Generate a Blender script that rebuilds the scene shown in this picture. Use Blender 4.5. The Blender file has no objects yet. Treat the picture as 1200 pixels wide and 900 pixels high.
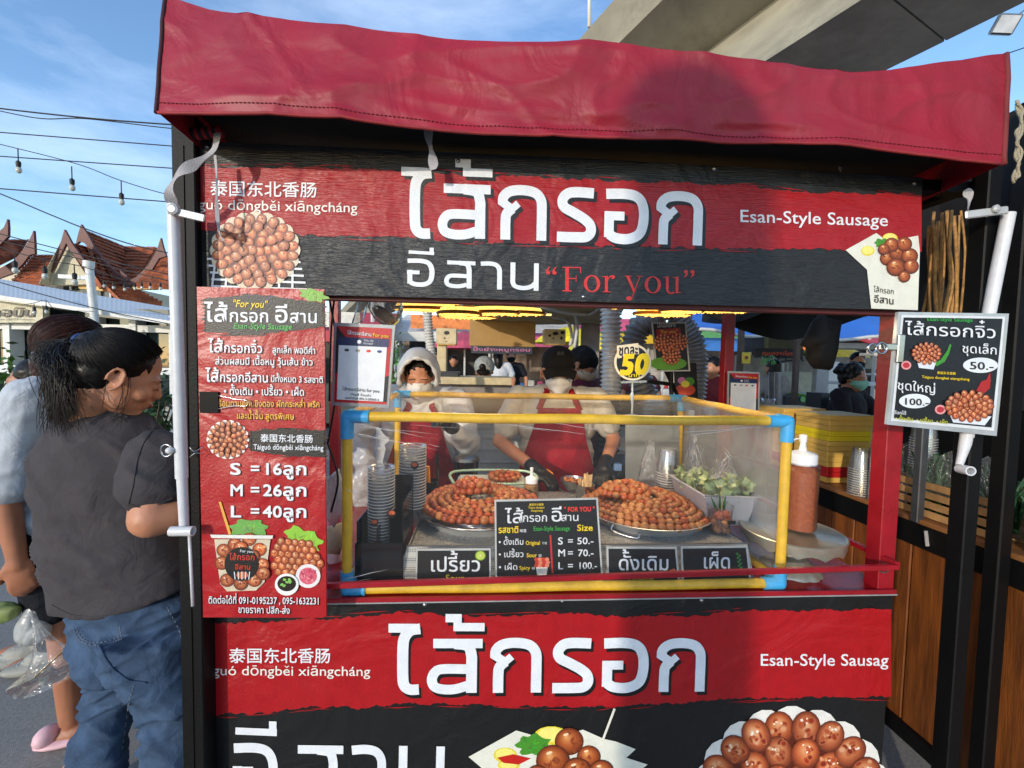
import bpy, bmesh, math, random
from math import pi, sin, cos, radians as rad
from mathutils import Vector as V, Matrix, noise, Quaternion
from mathutils.geometry import tessellate_polygon
SC = bpy.context.scene
COL = SC.collection
rnd = random.Random(7)

# ------------------------------------------------------------------ camera
F_PX, YAW, PITCH, ROLL = 500.88, rad(3.641), rad(2.7795), rad(1.1029)
CAM = V((0, -1.1341, 1.5))
fw = V((sin(YAW) * cos(PITCH), cos(YAW) * cos(PITCH), -sin(PITCH)))
rt = V((cos(YAW), -sin(YAW), 0))
up = rt.cross(fw)
rt, up = rt * cos(ROLL) + up * sin(ROLL), up * cos(ROLL) - rt * sin(ROLL)
cd = bpy.data.cameras.new('camera')
cam = bpy.data.objects.new('camera', cd)
COL.objects.link(cam)
cam.matrix_world = Matrix((( rt.x, up.x, -fw.x, CAM.x), (rt.y, up.y, -fw.y, CAM.y), (rt.z, up.z, -fw.z, CAM.z), (0, 0, 0, 1)))
cd.sensor_width = 36
cd.lens = 36 * F_PX / 1200
cd.clip_start = .02
cd.clip_end = 3000
SC.camera = cam

# ------------------------------------------------------------------ light
SUN_EL, SUN_AZ = rad(13), rad(-33)      # azimuth: 0 = from straight behind the camera, negative = from its left
w = bpy.data.worlds.new('World')
SC.world = w
w.use_nodes = True
nt = w.node_tree
bg = nt.nodes['Background']
sky = nt.nodes.new('ShaderNodeTexSky')
sky.sky_type = 'NISHITA'
sky.sun_disc = False
sky.sun_elevation = SUN_EL
sdir = V((sin(SUN_AZ) * cos(SUN_EL), -cos(SUN_AZ) * cos(SUN_EL), sin(SUN_EL)))   # towards the sun
sky.sun_rotation = math.atan2(sdir.x, sdir.y)
sky.air_density = 1.0
sky.dust_density = .3
sky.ozone_density = 3.2
tc = nt.nodes.new('ShaderNodeTexCoord')
mp = nt.nodes.new('ShaderNodeMapping')
mp.inputs['Scale'].default_value = (.8, 1.2, 3.2)
mp.inputs['Rotation'].default_value = (.25, .35, .3)
nz = nt.nodes.new('ShaderNodeTexNoise')
nz.inputs['Scale'].default_value = 1.6
nz.inputs['Detail'].default_value = 8
nz.inputs['Roughness'].default_value = .62
nz.inputs['Distortion'].default_value = .15
cr = nt.nodes.new('ShaderNodeValToRGB')
cr.color_ramp.elements[0].position = .45
cr.color_ramp.elements[1].position = .8
cr.color_ramp.elements[1].color = (.22, .22, .22, 1)
mx = nt.nodes.new('ShaderNodeMixRGB')
mx.inputs[2].default_value = (7.5, 8.3, 9.6, 1)
L = nt.links.new
L(tc.outputs['Generated'], mp.inputs['Vector'])
L(mp.outputs[0], nz.inputs['Vector'])
L(nz.outputs['Fac'], cr.inputs['Fac'])
L(cr.outputs[0], mx.inputs[0])
L(sky.outputs[0], mx.inputs[1])
L(mx.outputs[0], bg.inputs['Color'])
bg.inputs['Strength'].default_value = .15
sd = bpy.data.lights.new('sun', 'SUN')
sd.energy = 1.25
sd.angle = rad(1.1)
sd.color = (1, .9, .76)
sun = bpy.data.objects.new('sun', sd)
COL.objects.link(sun)
sun.rotation_euler = (-sdir).to_track_quat('-Z', 'Y').to_euler()
sun.location = (0, -5, 6)
SC.view_settings.view_transform = 'Standard'
SC.view_settings.look = 'None'
SC.view_settings.exposure = 1.12
SC.view_settings.gamma = 1
SC.cycles.max_bounces = 10
SC.cycles.transparent_max_bounces = 24
SC.cycles.use_denoising = True

# ------------------------------------------------------------------ measuring helpers (a sight line meets a known plane)
def ray(px, py):
    return fw + rt * ((px - 600) / F_PX) - up * ((py - 450) / F_PX)
def aY(px, py, Y):
    d = ray(px, py); return CAM + d * ((Y - CAM.y) / d.y)
def aZ(px, py, Z):
    d = ray(px, py); return CAM + d * ((Z - CAM.z) / d.z)
def aX(px, py, X):
    d = ray(px, py); return CAM + d * ((X - CAM.x) / d.x)

# ------------------------------------------------------------------ colours and materials
def lin(c):
    c = c / 255
    return c / 12.92 if c < .04045 else ((c + .055) / 1.055) ** 2.4
def S(r, g, b): return (lin(r), lin(g), lin(b))
MATS = {}
def mat(name, col, rough=.6, metal=0, var=.12, scale=12, bump=0, bscale=60, stretch=(1, 1, 1), col2=None,
        emit=0, trans=0, spec=.5, coat=0, dirt=0, dirtcol=(.04, .035, .03), sss=0, wrinkle=0, wstr=.6):
    if name in MATS: return MATS[name]
    m = bpy.data.materials.new(name); MATS[name] = m
    m.use_nodes = True
    n = m.node_tree; b = n.nodes['Principled BSDF']; l = n.links.new
    b.inputs['Roughness'].default_value = rough
    b.inputs['Metallic'].default_value = metal
    b.inputs['Specular IOR Level'].default_value = spec
    if coat: b.inputs['Coat Weight'].default_value = coat; b.inputs['Coat Roughness'].default_value = .15
    if trans: b.inputs['Transmission Weight'].default_value = trans
    if sss: b.inputs['Subsurface Weight'].default_value = sss; b.inputs['Subsurface Radius'].default_value = (.01, .004, .002)
    t = n.nodes.new('ShaderNodeTexCoord'); mpn = n.nodes.new('ShaderNodeMapping')
    mpn.inputs['Scale'].default_value = stretch
    l(t.outputs['Object'], mpn.inputs['Vector'])
    nn = n.nodes.new('ShaderNodeTexNoise'); nn.inputs['Scale'].default_value = scale
    nn.inputs['Detail'].default_value = 6; nn.inputs['Roughness'].default_value = .6
    l(mpn.outputs[0], nn.inputs['Vector'])
    c2 = col2 or tuple(max(0, c * (1 - 2 * var)) for c in col)
    c1 = col if col2 else tuple(min(1, c * (1 + var)) for c in col)
    ramp = n.nodes.new('ShaderNodeValToRGB')
    ramp.color_ramp.elements[0].position = .3; ramp.color_ramp.elements[1].position = .7
    ramp.color_ramp.elements[0].color = (*c2, 1); ramp.color_ramp.elements[1].color = (*c1, 1)
    l(nn.outputs['Fac'], ramp.inputs['Fac'])
    out = ramp.outputs[0]
    if dirt:
        d = n.nodes.new('ShaderNodeTexNoise'); d.inputs['Scale'].default_value = scale * .35; d.inputs['Detail'].default_value = 9
        d.inputs['Roughness'].default_value = .75
        l(mpn.outputs[0], d.inputs['Vector'])
        r2 = n.nodes.new('ShaderNodeValToRGB'); r2.color_ramp.elements[0].position = .5; r2.color_ramp.elements[1].position = .72
        r2.color_ramp.elements[1].color = (dirt, dirt, dirt, 1)
        l(d.outputs['Fac'], r2.inputs['Fac'])
        mm = n.nodes.new('ShaderNodeMixRGB'); mm.inputs[2].default_value = (*dirtcol, 1)
        l(r2.outputs[0], mm.inputs[0]); l(out, mm.inputs[1]); out = mm.outputs[0]
    l(out, b.inputs['Base Color'])
    if emit:
        l(out, b.inputs['Emission Color']); b.inputs['Emission Strength'].default_value = emit
    if bump or wrinkle:
        nb = n.nodes.new('ShaderNodeTexNoise'); nb.inputs['Scale'].default_value = bscale; nb.inputs['Detail'].default_value = 5
        l(mpn.outputs[0], nb.inputs['Vector'])
        bp = n.nodes.new('ShaderNodeBump'); bp.inputs['Strength'].default_value = bump; bp.inputs['Distance'].default_value = .01
        l(nb.outputs['Fac'], bp.inputs['Height'])
        if wrinkle:
            nw = n.nodes.new('ShaderNodeTexNoise'); nw.inputs['Scale'].default_value = wrinkle; nw.inputs['Detail'].default_value = 3
            nw.inputs['Distortion'].default_value = 1.2
            l(t.outputs['Object'], nw.inputs['Vector'])
            bw = n.nodes.new('ShaderNodeBump'); bw.inputs['Strength'].default_value = wstr; bw.inputs['Distance'].default_value = .03
            l(nw.outputs['Fac'], bw.inputs['Height']); l(bw.outputs[0], bp.inputs['Normal'])
        l(bp.outputs[0], b.inputs['Normal'])
    return m
def film(name, tint=(1, 1, 1), gloss=.12, rough=.12, haze=.03, bump=.3, bscale=8):
    """clear plastic sheet: mostly see-through, a weak mirror, a little milky"""
    if name in MATS: return MATS[name]
    m = bpy.data.materials.new(name); MATS[name] = m; m.use_nodes = True
    n = m.node_tree; n.nodes.clear(); l = n.links.new
    o = n.nodes.new('ShaderNodeOutputMaterial'); t = n.nodes.new('ShaderNodeBsdfTransparent'); t.inputs[0].default_value = (*tint, 1)
    g = n.nodes.new('ShaderNodeBsdfGlossy'); g.inputs['Roughness'].default_value = rough
    d = n.nodes.new('ShaderNodeBsdfDiffuse'); d.inputs[0].default_value = (.8, .8, .8, 1)
    lw = n.nodes.new('ShaderNodeLayerWeight'); lw.inputs[0].default_value = .25
    mu = n.nodes.new('ShaderNodeMath'); mu.operation = 'MULTIPLY_ADD'; mu.inputs[1].default_value = gloss * 3; mu.inputs[2].default_value = gloss * .35
    mu.use_clamp = True
    l(lw.outputs['Fresnel'], mu.inputs[0])
    a = n.nodes.new('ShaderNodeMixShader'); c = n.nodes.new('ShaderNodeMixShader')
    l(mu.outputs[0], a.inputs[0]); l(t.outputs[0], a.inputs[1]); l(g.outputs[0], a.inputs[2])
    c.inputs[0].default_value = haze; l(a.outputs[0], c.inputs[1]); l(d.outputs[0], c.inputs[2]); l(c.outputs[0], o.inputs[0])
    tcn = n.nodes.new('ShaderNodeTexCoord'); nb = n.nodes.new('ShaderNodeTexNoise'); nb.inputs['Scale'].default_value = bscale
    l(tcn.outputs['Object'], nb.inputs['Vector'])
    bp = n.nodes.new('ShaderNodeBump'); bp.inputs['Strength'].default_value = bump; bp.inputs['Distance'].default_value = .02
    l(nb.outputs['Fac'], bp.inputs['Height']); l(bp.outputs[0], g.inputs['Normal'])
    return m
def printmat(name, rough=.4, grain=0, bump=.15, bscale=300, stretch=(1, 1, 1), spec=.5, wrinkle=0):
    """ink: colour comes from the mesh's own colour attribute"""
    if name in MATS: return MATS[name]
    m = mat(name, (1, 1, 1), rough=rough, bump=bump, bscale=bscale, stretch=stretch, spec=spec, wrinkle=wrinkle)
    n = m.node_tree; b = n.nodes['Principled BSDF']; l = n.links.new
    a = n.nodes.new('ShaderNodeVertexColor'); a.layer_name = 'Col'
    nn = n.nodes.new('ShaderNodeTexNoise'); nn.inputs['Scale'].default_value = 30; nn.inputs['Detail'].default_value = 8
    t = n.nodes.new('ShaderNodeTexCoord'); l(t.outputs['Object'], nn.inputs['Vector'])
    mr = n.nodes.new('ShaderNodeMapRange'); mr.inputs['To Min'].default_value = .82; mr.inputs['To Max'].default_value = 1.12
    l(nn.outputs['Fac'], mr.inputs['Value'])
    mm = n.nodes.new('ShaderNodeMixRGB'); mm.blend_type = 'MULTIPLY'; mm.inputs[0].default_value = 1
    l(a.outputs[0], mm.inputs[1]); l(mr.outputs[0], mm.inputs[2]); l(mm.outputs[0], b.inputs['Base Color'])
    return m

# ------------------------------------------------------------------ objects
ORG = {}
def tag(o, label=None, cat=None, group=None, kind=None):
    if label: o['label'] = label
    if cat: o['category'] = cat
    if group: o['group'] = group
    if kind: o['kind'] = kind
    return o
def thing(name, label, cat, loc=(0, 0, 0), group=None):
    o = bpy.data.objects.new(name, None); COL.objects.link(o)
    o.empty_display_size = .05
    o.location = loc; ORG[o.name] = V(loc)
    return tag(o, label, cat, group)
def kids(o): return [c for c in bpy.data.objects if c.parent == o]
def copy_tree(o, parent=None, loc=None, rz=None, label=None, scale=None):
    c = o.copy(); COL.objects.link(c); ORG[c.name] = ORG.get(o.name, V((0, 0, 0)))
    if parent is not None: c.parent = parent
    for ch in KID.get(o.name, []):
        KID.setdefault(c.name, []).append(copy_tree(ch, c))
    if loc is not None: c.location = loc
    if rz is not None: c.rotation_euler = (0, 0, rz)
    if label: c['label'] = label
    if scale: c.scale = (scale,) * 3
    return c
KID = {}
def basis(z, x=None):
    z = V(z).normalized()
    if x is None: x = V((1, 0, 0)) if abs(z.x) < .9 else V((0, 1, 0))
    y = z.cross(V(x)).normalized(); x = y.cross(z)
    return x, y, z
class MB:
    def __init__(s): s.v = []; s.f = []; s.c = []; s.col = (.8, .8, .8); s.mi = []; s.m = 0
    def add(s, vs, fs):
        o = len(s.v); s.v += [V(x) for x in vs]; s.c += [s.col] * len(vs)
        s.f += [tuple(i + o for i in f) for f in fs]; s.mi += [s.m] * len(fs); return s
    def box(s, c, d, R=None, taper=1.0, bev=0):
        c = V(c); x, y, z = [q / 2 for q in d]
        if bev:
            b = min(bev, x * .9, y * .9, z * .9); vs = []; ids = {}
            for sx in (-1, 1):
                for sy in (-1, 1):
                    for sz in (-1, 1):
                        for k, p in enumerate(((sx * x, sy * (y - b), sz * (z - b)), (sx * (x - b), sy * y, sz * (z - b)), (sx * (x - b), sy * (y - b), sz * z))):
                            ids[sx, sy, sz, k] = len(vs); vs.append(V(p))
            fs = []
            def q(l): fs.append(tuple(l))
            for sx in (-1, 1): q([ids[sx, a, b_, 0] for a, b_ in ((-1, -1), (1, -1), (1, 1), (-1, 1))][::sx])
            for sy in (-1, 1): q([ids[a, sy, b_, 1] for a, b_ in ((-1, -1), (1, -1), (1, 1), (-1, 1))][::-sy])
            for sz in (-1, 1): q([ids[a, b_, sz, 2] for a, b_ in ((-1, -1), (1, -1), (1, 1), (-1, 1))][::sz])
            for a in (-1, 1):
                for b_ in (-1, 1):
                    q([ids[a, b_, -1, 0], ids[a, b_, 1, 0], ids[a, b_, 1, 1], ids[a, b_, -1, 1]])
                    q([ids[a, -1, b_, 0], ids[a, 1, b_, 0], ids[a, 1, b_, 2], ids[a, -1, b_, 2]])
                    q([ids[-1, a, b_, 1], ids[1, a, b_, 1], ids[1, a, b_, 2], ids[-1, a, b_, 2]])
                    for c_ in (-1, 1): fs.append((ids[a, b_, c_, 0], ids[a, b_, c_, 1], ids[a, b_, c_, 2]))
        else:
            vs = [V((sx * x * (taper if sz > 0 else 1), sy * y * (taper if sz > 0 else 1), sz * z)) for sz in (-1, 1) for sx, sy in ((-1, -1), (1, -1), (1, 1), (-1, 1))]
            fs = [(3, 2, 1, 0), (4, 5, 6, 7), (0, 1, 5, 4), (1, 2, 6, 5), (2, 3, 7, 6), (3, 0, 4, 7)]
        if R is not None: vs = [R @ v for v in vs]
        return s.add([v + c for v in vs], fs)
    def box2(s, a, b, bev=0):
        a = V(a); b = V(b); d = b - a
        return s.box((a + b) / 2, (abs(d.x), abs(d.y), abs(d.z)), bev=bev)
    def bar(s, a, b, w_, h_=None, upv=(0, 0, 1), bev=0):
        a = V(a); b = V(b); z = (b - a); Ln = z.length; x, y, z = basis(z, upv)
        R = Matrix((x, y, z)).transposed()
        return s.box((a + b) / 2, (h_ or w_, w_, Ln), R=R, bev=bev)
    def tube(s, pts, r, n=8, cap=True, closed=False, flat=1.0, x0=None):
        pts = [V(p) for p in pts]; N = len(pts)
        rs = r if hasattr(r, '__len__') else [r] * N
        vs = []; prev = None
        for i, p in enumerate(pts):
            if closed: t = pts[(i + 1) % N] - pts[i - 1]
            else: t = pts[min(i + 1, N - 1)] - pts[max(i - 1, 0)]
            if t.length < 1e-9: t = V((0, 0, 1))
            x, y, z = basis(t, prev if prev is not None else x0); prev = x
            for k in range(n):
                a = 2 * pi * k / n
                vs.append(p + x * (cos(a) * rs[i]) + y * (sin(a) * rs[i] * flat))
        fs = []
        for i in range(N if closed else N - 1):
            j = (i + 1) % N
            for k in range(n):
                fs.append((i * n + k, i * n + (k + 1) % n, j * n + (k + 1) % n, j * n + k))
        if cap and not closed: fs += [tuple(range(n))[::-1], tuple((N - 1) * n + k for k in range(n))]
        return s.add(vs, fs)
    def lathe(s, prof, c=(0, 0, 0), n=24, axis=(0, 0, 1), sx=1, sy=1, wob=None):
        """prof: (r, h) from bottom to top"""
        c = V(c); x, y, z = basis(axis, (1, 0, 0) if abs(V(axis).normalized().x) < .9 else (0, 1, 0)); vs = []
        for i, (r, h) in enumerate(prof):
            for k in range(n):
                a = 2 * pi * k / n; q = wob(a, i) if wob else 1
                vs.append(c + x * (cos(a) * r * sx * q) + y * (sin(a) * r * sy * q) + z * h)
        fs = []
        for i in range(len(prof) - 1):
            for k in range(n):
                fs.append((i * n + k, i * n + (k + 1) % n, (i + 1) * n + (k + 1) % n, (i + 1) * n + k))
        if prof[0][0] > 1e-6: fs.append(tuple(range(n))[::-1])
        if prof[-1][0] > 1e-6: fs.append(tuple((len(prof) - 1) * n + k for k in range(n)))
        return s.add(vs, fs)
    def shell(s, prof, c=(0, 0, 0), n=24, **k):
        """open lathe: no caps"""
        i0 = len(s.f); s.lathe(prof, c, n, **k)
        for q in range(len(s.f) - 1, i0 - 1, -1):
            if len(s.f[q]) == n and n != 4: s.f.pop(q); s.mi.pop(q)
        return s
    def ball(s, c, r, n=10, m=6, R=None):
        c = V(c); r = V(r) if hasattr(r, '__len__') else V((r, r, r)); vs = []
        vs.append(V((0, 0, -r.z)))
        for j in range(1, m):
            b = -pi / 2 + pi * j / m
            for k in range(n):
                a = 2 * pi * k / n; vs.append(V((r.x * cos(b) * cos(a), r.y * cos(b) * sin(a), r.z * sin(b))))
        vs.append(V((0, 0, r.z)))
        fs = [(0, 1 + (k + 1) % n, 1 + k) for k in range(n)]
        for j in range(m - 2):
            for k in range(n): fs.append((1 + j * n + k, 1 + j * n + (k + 1) % n, 1 + (j + 1) * n + (k + 1) % n, 1 + (j + 1) * n + k))
        e = len(vs) - 1; fs += [(e, 1 + (m - 2) * n + k, 1 + (m - 2) * n + (k + 1) % n) for k in range(n)]
        if R is not None: vs = [R @ v for v in vs]
        return s.add([v + c for v in vs], fs)
    def cap(s, a, ra, b, rb, n=12):
        """capsule with two radii"""
        a = V(a); b = V(b); d = b - a; Ln = d.length; prof = []
        for k in range(4): t = pi / 2 * k / 4; prof.append((max(ra * sin(t), 1e-4), -ra * cos(t)))
        prof.append((ra, 0)); prof.append((rb, Ln))
        for k in range(1, 5): t = pi / 2 * k / 4; prof.append((max(rb * cos(t), 1e-4), Ln + rb * sin(t)))
        return s.lathe(prof, a, n, axis=d)
    def limb(s, pts, rs, n=12):
        for i in range(len(pts) - 1): s.cap(pts[i], rs[i], pts[i + 1], rs[i + 1], n)
        return s
    def grid(s, fn, nu, nv):
        vs = [fn(i / nu, j / nv) for j in range(nv + 1) for i in range(nu + 1)]
        fs = [(j * (nu + 1) + i, j * (nu + 1) + i + 1, (j + 1) * (nu + 1) + i + 1, (j + 1) * (nu + 1) + i) for j in range(nv) for i in range(nu)]
        return s.add(vs, fs)
    def poly(s, pts):
        pts = [V(p) for p in pts]
        return s.add(pts, [tuple(t) for t in tessellate_polygon([pts])])
    def prism(s, pts, d):
        """polygon extruded by the vector d"""
        pts = [V(p) for p in pts]; n = len(pts); d = V(d)
        t = [tuple(q) for q in tessellate_polygon([pts])]
        s.add(pts + [p + d for p in pts], t + [tuple(i + n for i in q)[::-1] for q in t] + [(i, (i + 1) % n, (i + 1) % n + n, i + n) for i in range(n)])
        return s
    # ---- print: flat shapes measured on the sheet, laid on the plane y = Y
    def pp(s, pts, Y, c=None):
        if c: s.col = c
        return s.poly([aY(x, y, Y) for x, y in pts])
    def pe(s, x, y, rx, ry, Y, c=None, n=14, rot=0):
        if c: s.col = c
        ps = [(x + rx * cos(a) * cos(rot) - ry * sin(a) * sin(rot), y + rx * cos(a) * sin(rot) + ry * sin(a) * cos(rot)) for a in [2 * pi * k / n for k in range(n)]]
        v = [aY(a, b, Y) for a, b in ps]
        return s.add(v, [tuple(range(n))[::-1]])
    def text(s, t, p0, p1, h, Y, c=None, off=0, shear=0, track=0, ext=0):
        """text from sheet point p0 (left end of baseline) to p1 (right end); h = size in sheet px"""
        if c: s.col = c
        a = aY(*p0, Y); b = aY(*p1, Y); U = aY(p0[0], p0[1] - h, Y) - a
        return s.text3(t, a, b, U, off, shear, track, ext=ext)
    def text3(s, t, a, b, U, off=0, shear=0, track=0, ext=0):
        vs, fs, W = layout(t, off, track)
        if W <= 0: return s
        R = (b - a) / W; U = U.normalized() * U.length; nrm = R.cross(U).normalized()
        out = [a + R * (x + shear * y) + U * y + nrm * (z * .00004) for x, y, z in vs]
        return s.add(out, fs)
    def build(s, name, m, parent=None, smooth=False, col=False, kind=None, label=None):
        me = bpy.data.meshes.new(name)
        o3 = ORG.get(parent.name, V((0, 0, 0))) if parent is not None else V((0, 0, 0))
        me.from_pydata([tuple(v - o3) for v in s.v], [], s.f)
        ms = m if isinstance(m, (list, tuple)) else [m]
        for q in ms: me.materials.append(q)
        if len(ms) > 1: me.polygons.foreach_set('material_index', s.mi)
        if col:
            at = me.color_attributes.new('Col', 'FLOAT_COLOR', 'POINT')
            at.data.foreach_set('color', [x for c in s.c for x in (*c, 1)])
        if smooth: me.shade_smooth() if smooth is True else smooth_angle(me, smooth)
        me.update()
        o = bpy.data.objects.new(name, me); COL.objects.link(o)
        ORG[o.name] = o3
        if parent is not None:
            o.parent = parent; KID.setdefault(parent.name, []).append(o)
        if kind: o['kind'] = kind
        if label: o['label'] = label
        return o
def smooth_angle(me, deg):
    me.shade_smooth()
    bm = bmesh.new(); bm.from_mesh(me)
    for e in bm.edges:
        if len(e.link_faces) == 2 and e.calc_face_angle(0) > rad(deg): e.smooth = False
    bm.to_mesh(me); bm.free()

# ------------------------------------------------------------------ lettering: outlines from Blender's own built-in font
GL = {}
def raw(t, off):
    c = bpy.data.curves.new('g', 'FONT'); c.body = t; c.size = 1; c.offset = off; c.resolution_u = 3
    o = bpy.data.objects.new('g', c); COL.objects.link(o)
    me = bpy.data.meshes.new_from_object(o.evaluated_get(bpy.context.evaluated_depsgraph_get()))
    vs = [tuple(v.co) for v in me.vertices]; fs = [tuple(p.vertices) for p in me.polygons]
    bpy.data.objects.remove(o); bpy.data.curves.remove(c); bpy.data.meshes.remove(me)
    return vs, fs
def glyph(ch, off):
    k = (ch, off)
    if k in GL: return GL[k]
    base = max(v[0] for v in raw('II', 0)[0]) if 'II' not in GL else GL['II']
    GL['II'] = base
    if ch == ' ':
        GL[k] = ([], [], .27); return GL[k]
    adv = max(v[0] for v in raw('I' + ch + 'I', 0)[0]) - base
    vs, fs = raw(ch, off)
    # where contours of one letter overlap, lay the second triangle a hair above the first
    def hit(p, q):
        for P in (p, q):
            for i in range(3):
                a0, b0 = P[i], P[(i + 1) % 3]; nx, ny = b0[1] - a0[1], a0[0] - b0[0]; ln = math.hypot(nx, ny) or 1
                pa = [(v[0] * nx + v[1] * ny) / ln for v in p]; qa = [(v[0] * nx + v[1] * ny) / ln for v in q]
                if max(pa) <= min(qa) + 1e-5 or max(qa) <= min(pa) + 1e-5: return False
        return True
    levels = []; out = []; nf = []; ids = {}
    for f in fs:
        P = [vs[i] for i in f][:3]; lv = 0
        while lv < len(levels) and any(hit(P, Q) for Q in levels[lv]): lv += 1
        if lv == len(levels): levels.append([])
        levels[lv].append(P)
        g = []
        for i in f:
            if (i, lv) not in ids: ids[i, lv] = len(out); out.append((vs[i][0], vs[i][1], lv))
            g.append(ids[i, lv])
        nf.append(tuple(g))
    fs = nf
    GL[k] = (out, fs, adv); return GL[k]
UPPER = set('ัิีึืํำ็'); TONE = set('่้๊๋์')
def layout(t, off=0, track=0):
    if off > .002:      # heavier weight: four copies a hair apart
        vs, fs = [], []; k = off * .9
        for i, (dx, dy) in enumerate(((-k, -k), (k, k), (-k, k), (k, -k))):
            v, f, W = layout(t, 0, track + off * .8); o = len(vs)
            vs += [(x + dx, y + dy, z + 3 * i) for x, y, z in v]; fs += [tuple(q + o for q in p) for p in f]
        return vs, fs, W
    off = 0
    vs, fs = [], []; x = 0; prev = ''; last = ''
    for i, ch in enumerate(t):
        dy = 0; dx = 0; car = False
        if ch == 'ě': ch = 'e'; car = True
        g, f, adv = glyph(ch, off)
        if ch in TONE:
            if prev in UPPER or (i + 1 < len(t) and t[i + 1] == 'ำ'): dy = .21
            if last in 'ปฝฟ': dx = -.1
        if ch in UPPER and last in 'ปฝฟ': dx = -.1
        o = len(vs); vs += [(a + x + dx, b + dy, z) for a, b, z in g]; fs += [tuple(q + o for q in p) for p in f]
        if car:
            g2, f2, a2 = glyph('v', off); o = len(vs)
            vs += [(a * .7 + x + .1, b * .32 + .56, z) for a, b, z in g2]; fs += [tuple(q + o for q in p) for p in f2]
        x += adv + (track if adv > .02 else 0); prev = ch
        if ch not in UPPER and ch not in TONE and ch not in 'ุู': last = ch
    return vs, fs, x
# glyph outlines are read while the scene is still small
for _c in 'ไส้กรอกอีสานดั้งเดิมเปรี้ยวเผ็ดชุลงพอำวนหมูุ้ขื่าทดคู่บชิฎะนตศษโท้จิ๋๊ใญ่ปลึก็บาทัญชรฒแ•':
    glyph(_c, 0)
# ================================================================== ground
ASPH = mat('asphalt', S(146, 143, 138), rough=.9, var=.16, scale=90, bump=.5, bscale=420, dirt=.45, dirtcol=S(96, 93, 88))
M = MB(); M.grid(lambda u, v: V((-300 + 600 * u, -60 + 560 * v, 0)), 12, 12); M.build('ground', ASPH, kind='structure')
tile_m = mat('roof_tile', S(176, 98, 62), rough=.85, var=.3, scale=3, bump=.3, bscale=30, dirt=.6, dirtcol=S(92, 60, 46))
barge_m = mat('bargeboard_paint', S(104, 62, 54), rough=.6)
cream = mat('cream_paint', S(214, 206, 184), rough=.7, var=.05)
wht = mat('white_paint', S(214, 214, 210), rough=.5, var=.05, dirt=.25, dirtcol=S(150, 150, 146))
blk = mat('black_paint', S(10, 10, 11), rough=.55, bump=.12, bscale=120, dirt=.2, dirtcol=S(30, 29, 28), spec=.2)
redp = mat('red_paint', S(150, 18, 30), rough=.38, bump=.12, bscale=60, dirt=.35, dirtcol=S(92, 14, 22))
pvc = mat('white_pvc', S(206, 206, 208), rough=.35, var=.04, scale=30, dirt=.3, dirtcol=S(150, 148, 146))
steel = mat('brushed_steel', S(170, 170, 166), rough=.32, metal=1, bump=.1, bscale=200, stretch=(1, 12, 1))

# ================================================================== the sausage stall
st = thing('food_stall', 'black and red street food stall with a red canopy and serving window', 'food stall', (.23, 0, 0))
M = MB(); M.box2((-.749, -.05, 0), (-.695, .004, 2.07), bev=.003); M.box2((-.722, -.0525, .3), (-.7195, -.05, 2.0)); M.build('front_post', blk, st)
M = MB(); M.box2((1.335, -.05, 0), (1.375, -.005, 2.1), bev=.003); M.build('front_post', blk, st)
M = MB(); M.box2((1.143, .002, .862), (1.192, .05, 2.0), bev=.002); M.build('red_post', redp, st)
pl_ = aY(391, 420, .82); pr_ = aY(857, 420, .82)
M = MB(); M.box2((pl_.x - .02, .82, .3), (pl_.x + .02, .86, 2.0), bev=.002); M.build('rear_post', redp, st)
M = MB(); M.box2((pr_.x - .022, .835, .3), (pr_.x + .022, .88, 2.0), bev=.002); M.build('rear_post', redp, st)
M = MB(); M.box2((-.69, .0, .8555), (1.19, .86, .8655)); M.build('counter_top', mat('red_enamel', S(150, 20, 26), rough=.22, bump=.1, bscale=15, dirt=.3, dirtcol=S(90, 12, 18)), st)
M = MB(); M.box2((-.69, .0035, .04), (1.186, .85, .855)); M.build('cabinet', blk, st)
M = MB(); M.box2((-.69, -.009, .857), (1.192, -.001, .8705), bev=.002); M.build('front_lip', redp, st)
M = MB(); M.box2((-.69, -.0105, .8555), (1.192, -.0092, .859)); M.build('banner_edge_strip', mat('grey_vinyl_edge', S(150, 148, 148), rough=.5), st)
M = MB(); M.bar((-.41, -.045, .925), (1.15, -.045, .957), .014, .014, bev=.002); M.build('front_rail', redp, st)
M = MB(); M.bar((1.155, -.04, .961), (1.155, .82, .955), .014, .014); M.build('side_rail', redp, st)
M = MB(); M.box2((-.70, -.009, 1.652), (1.19, .012, 1.667), bev=.002); M.build('sign_beam', mat('maroon_paint', S(84, 24, 26), rough=.5), st)
M = MB(); M.box2((-.75, -.0, 2.0), (1.36, .04, 2.03)); M.box2((-.74, .82, 2.0), (1.36, .86, 2.03)); M.box2((-.74, .04, 2.0), (-.70, .82, 2.03)); M.box2((1.31, .04, 2.0), (1.35, .82, 2.03)); M.build('roof_frame', blk, st)
for x, y in ((1037, 664), (1036, 668)):
    c = aY(x, y, -.04); M = MB(); M.tube([c + V((cos(a) * .012, 0, sin(a) * .007)) for a in [k * 2 * pi / 14 for k in range(14)]], .0022, 6, closed=True); M.build('wire_tie', steel, st)
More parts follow.
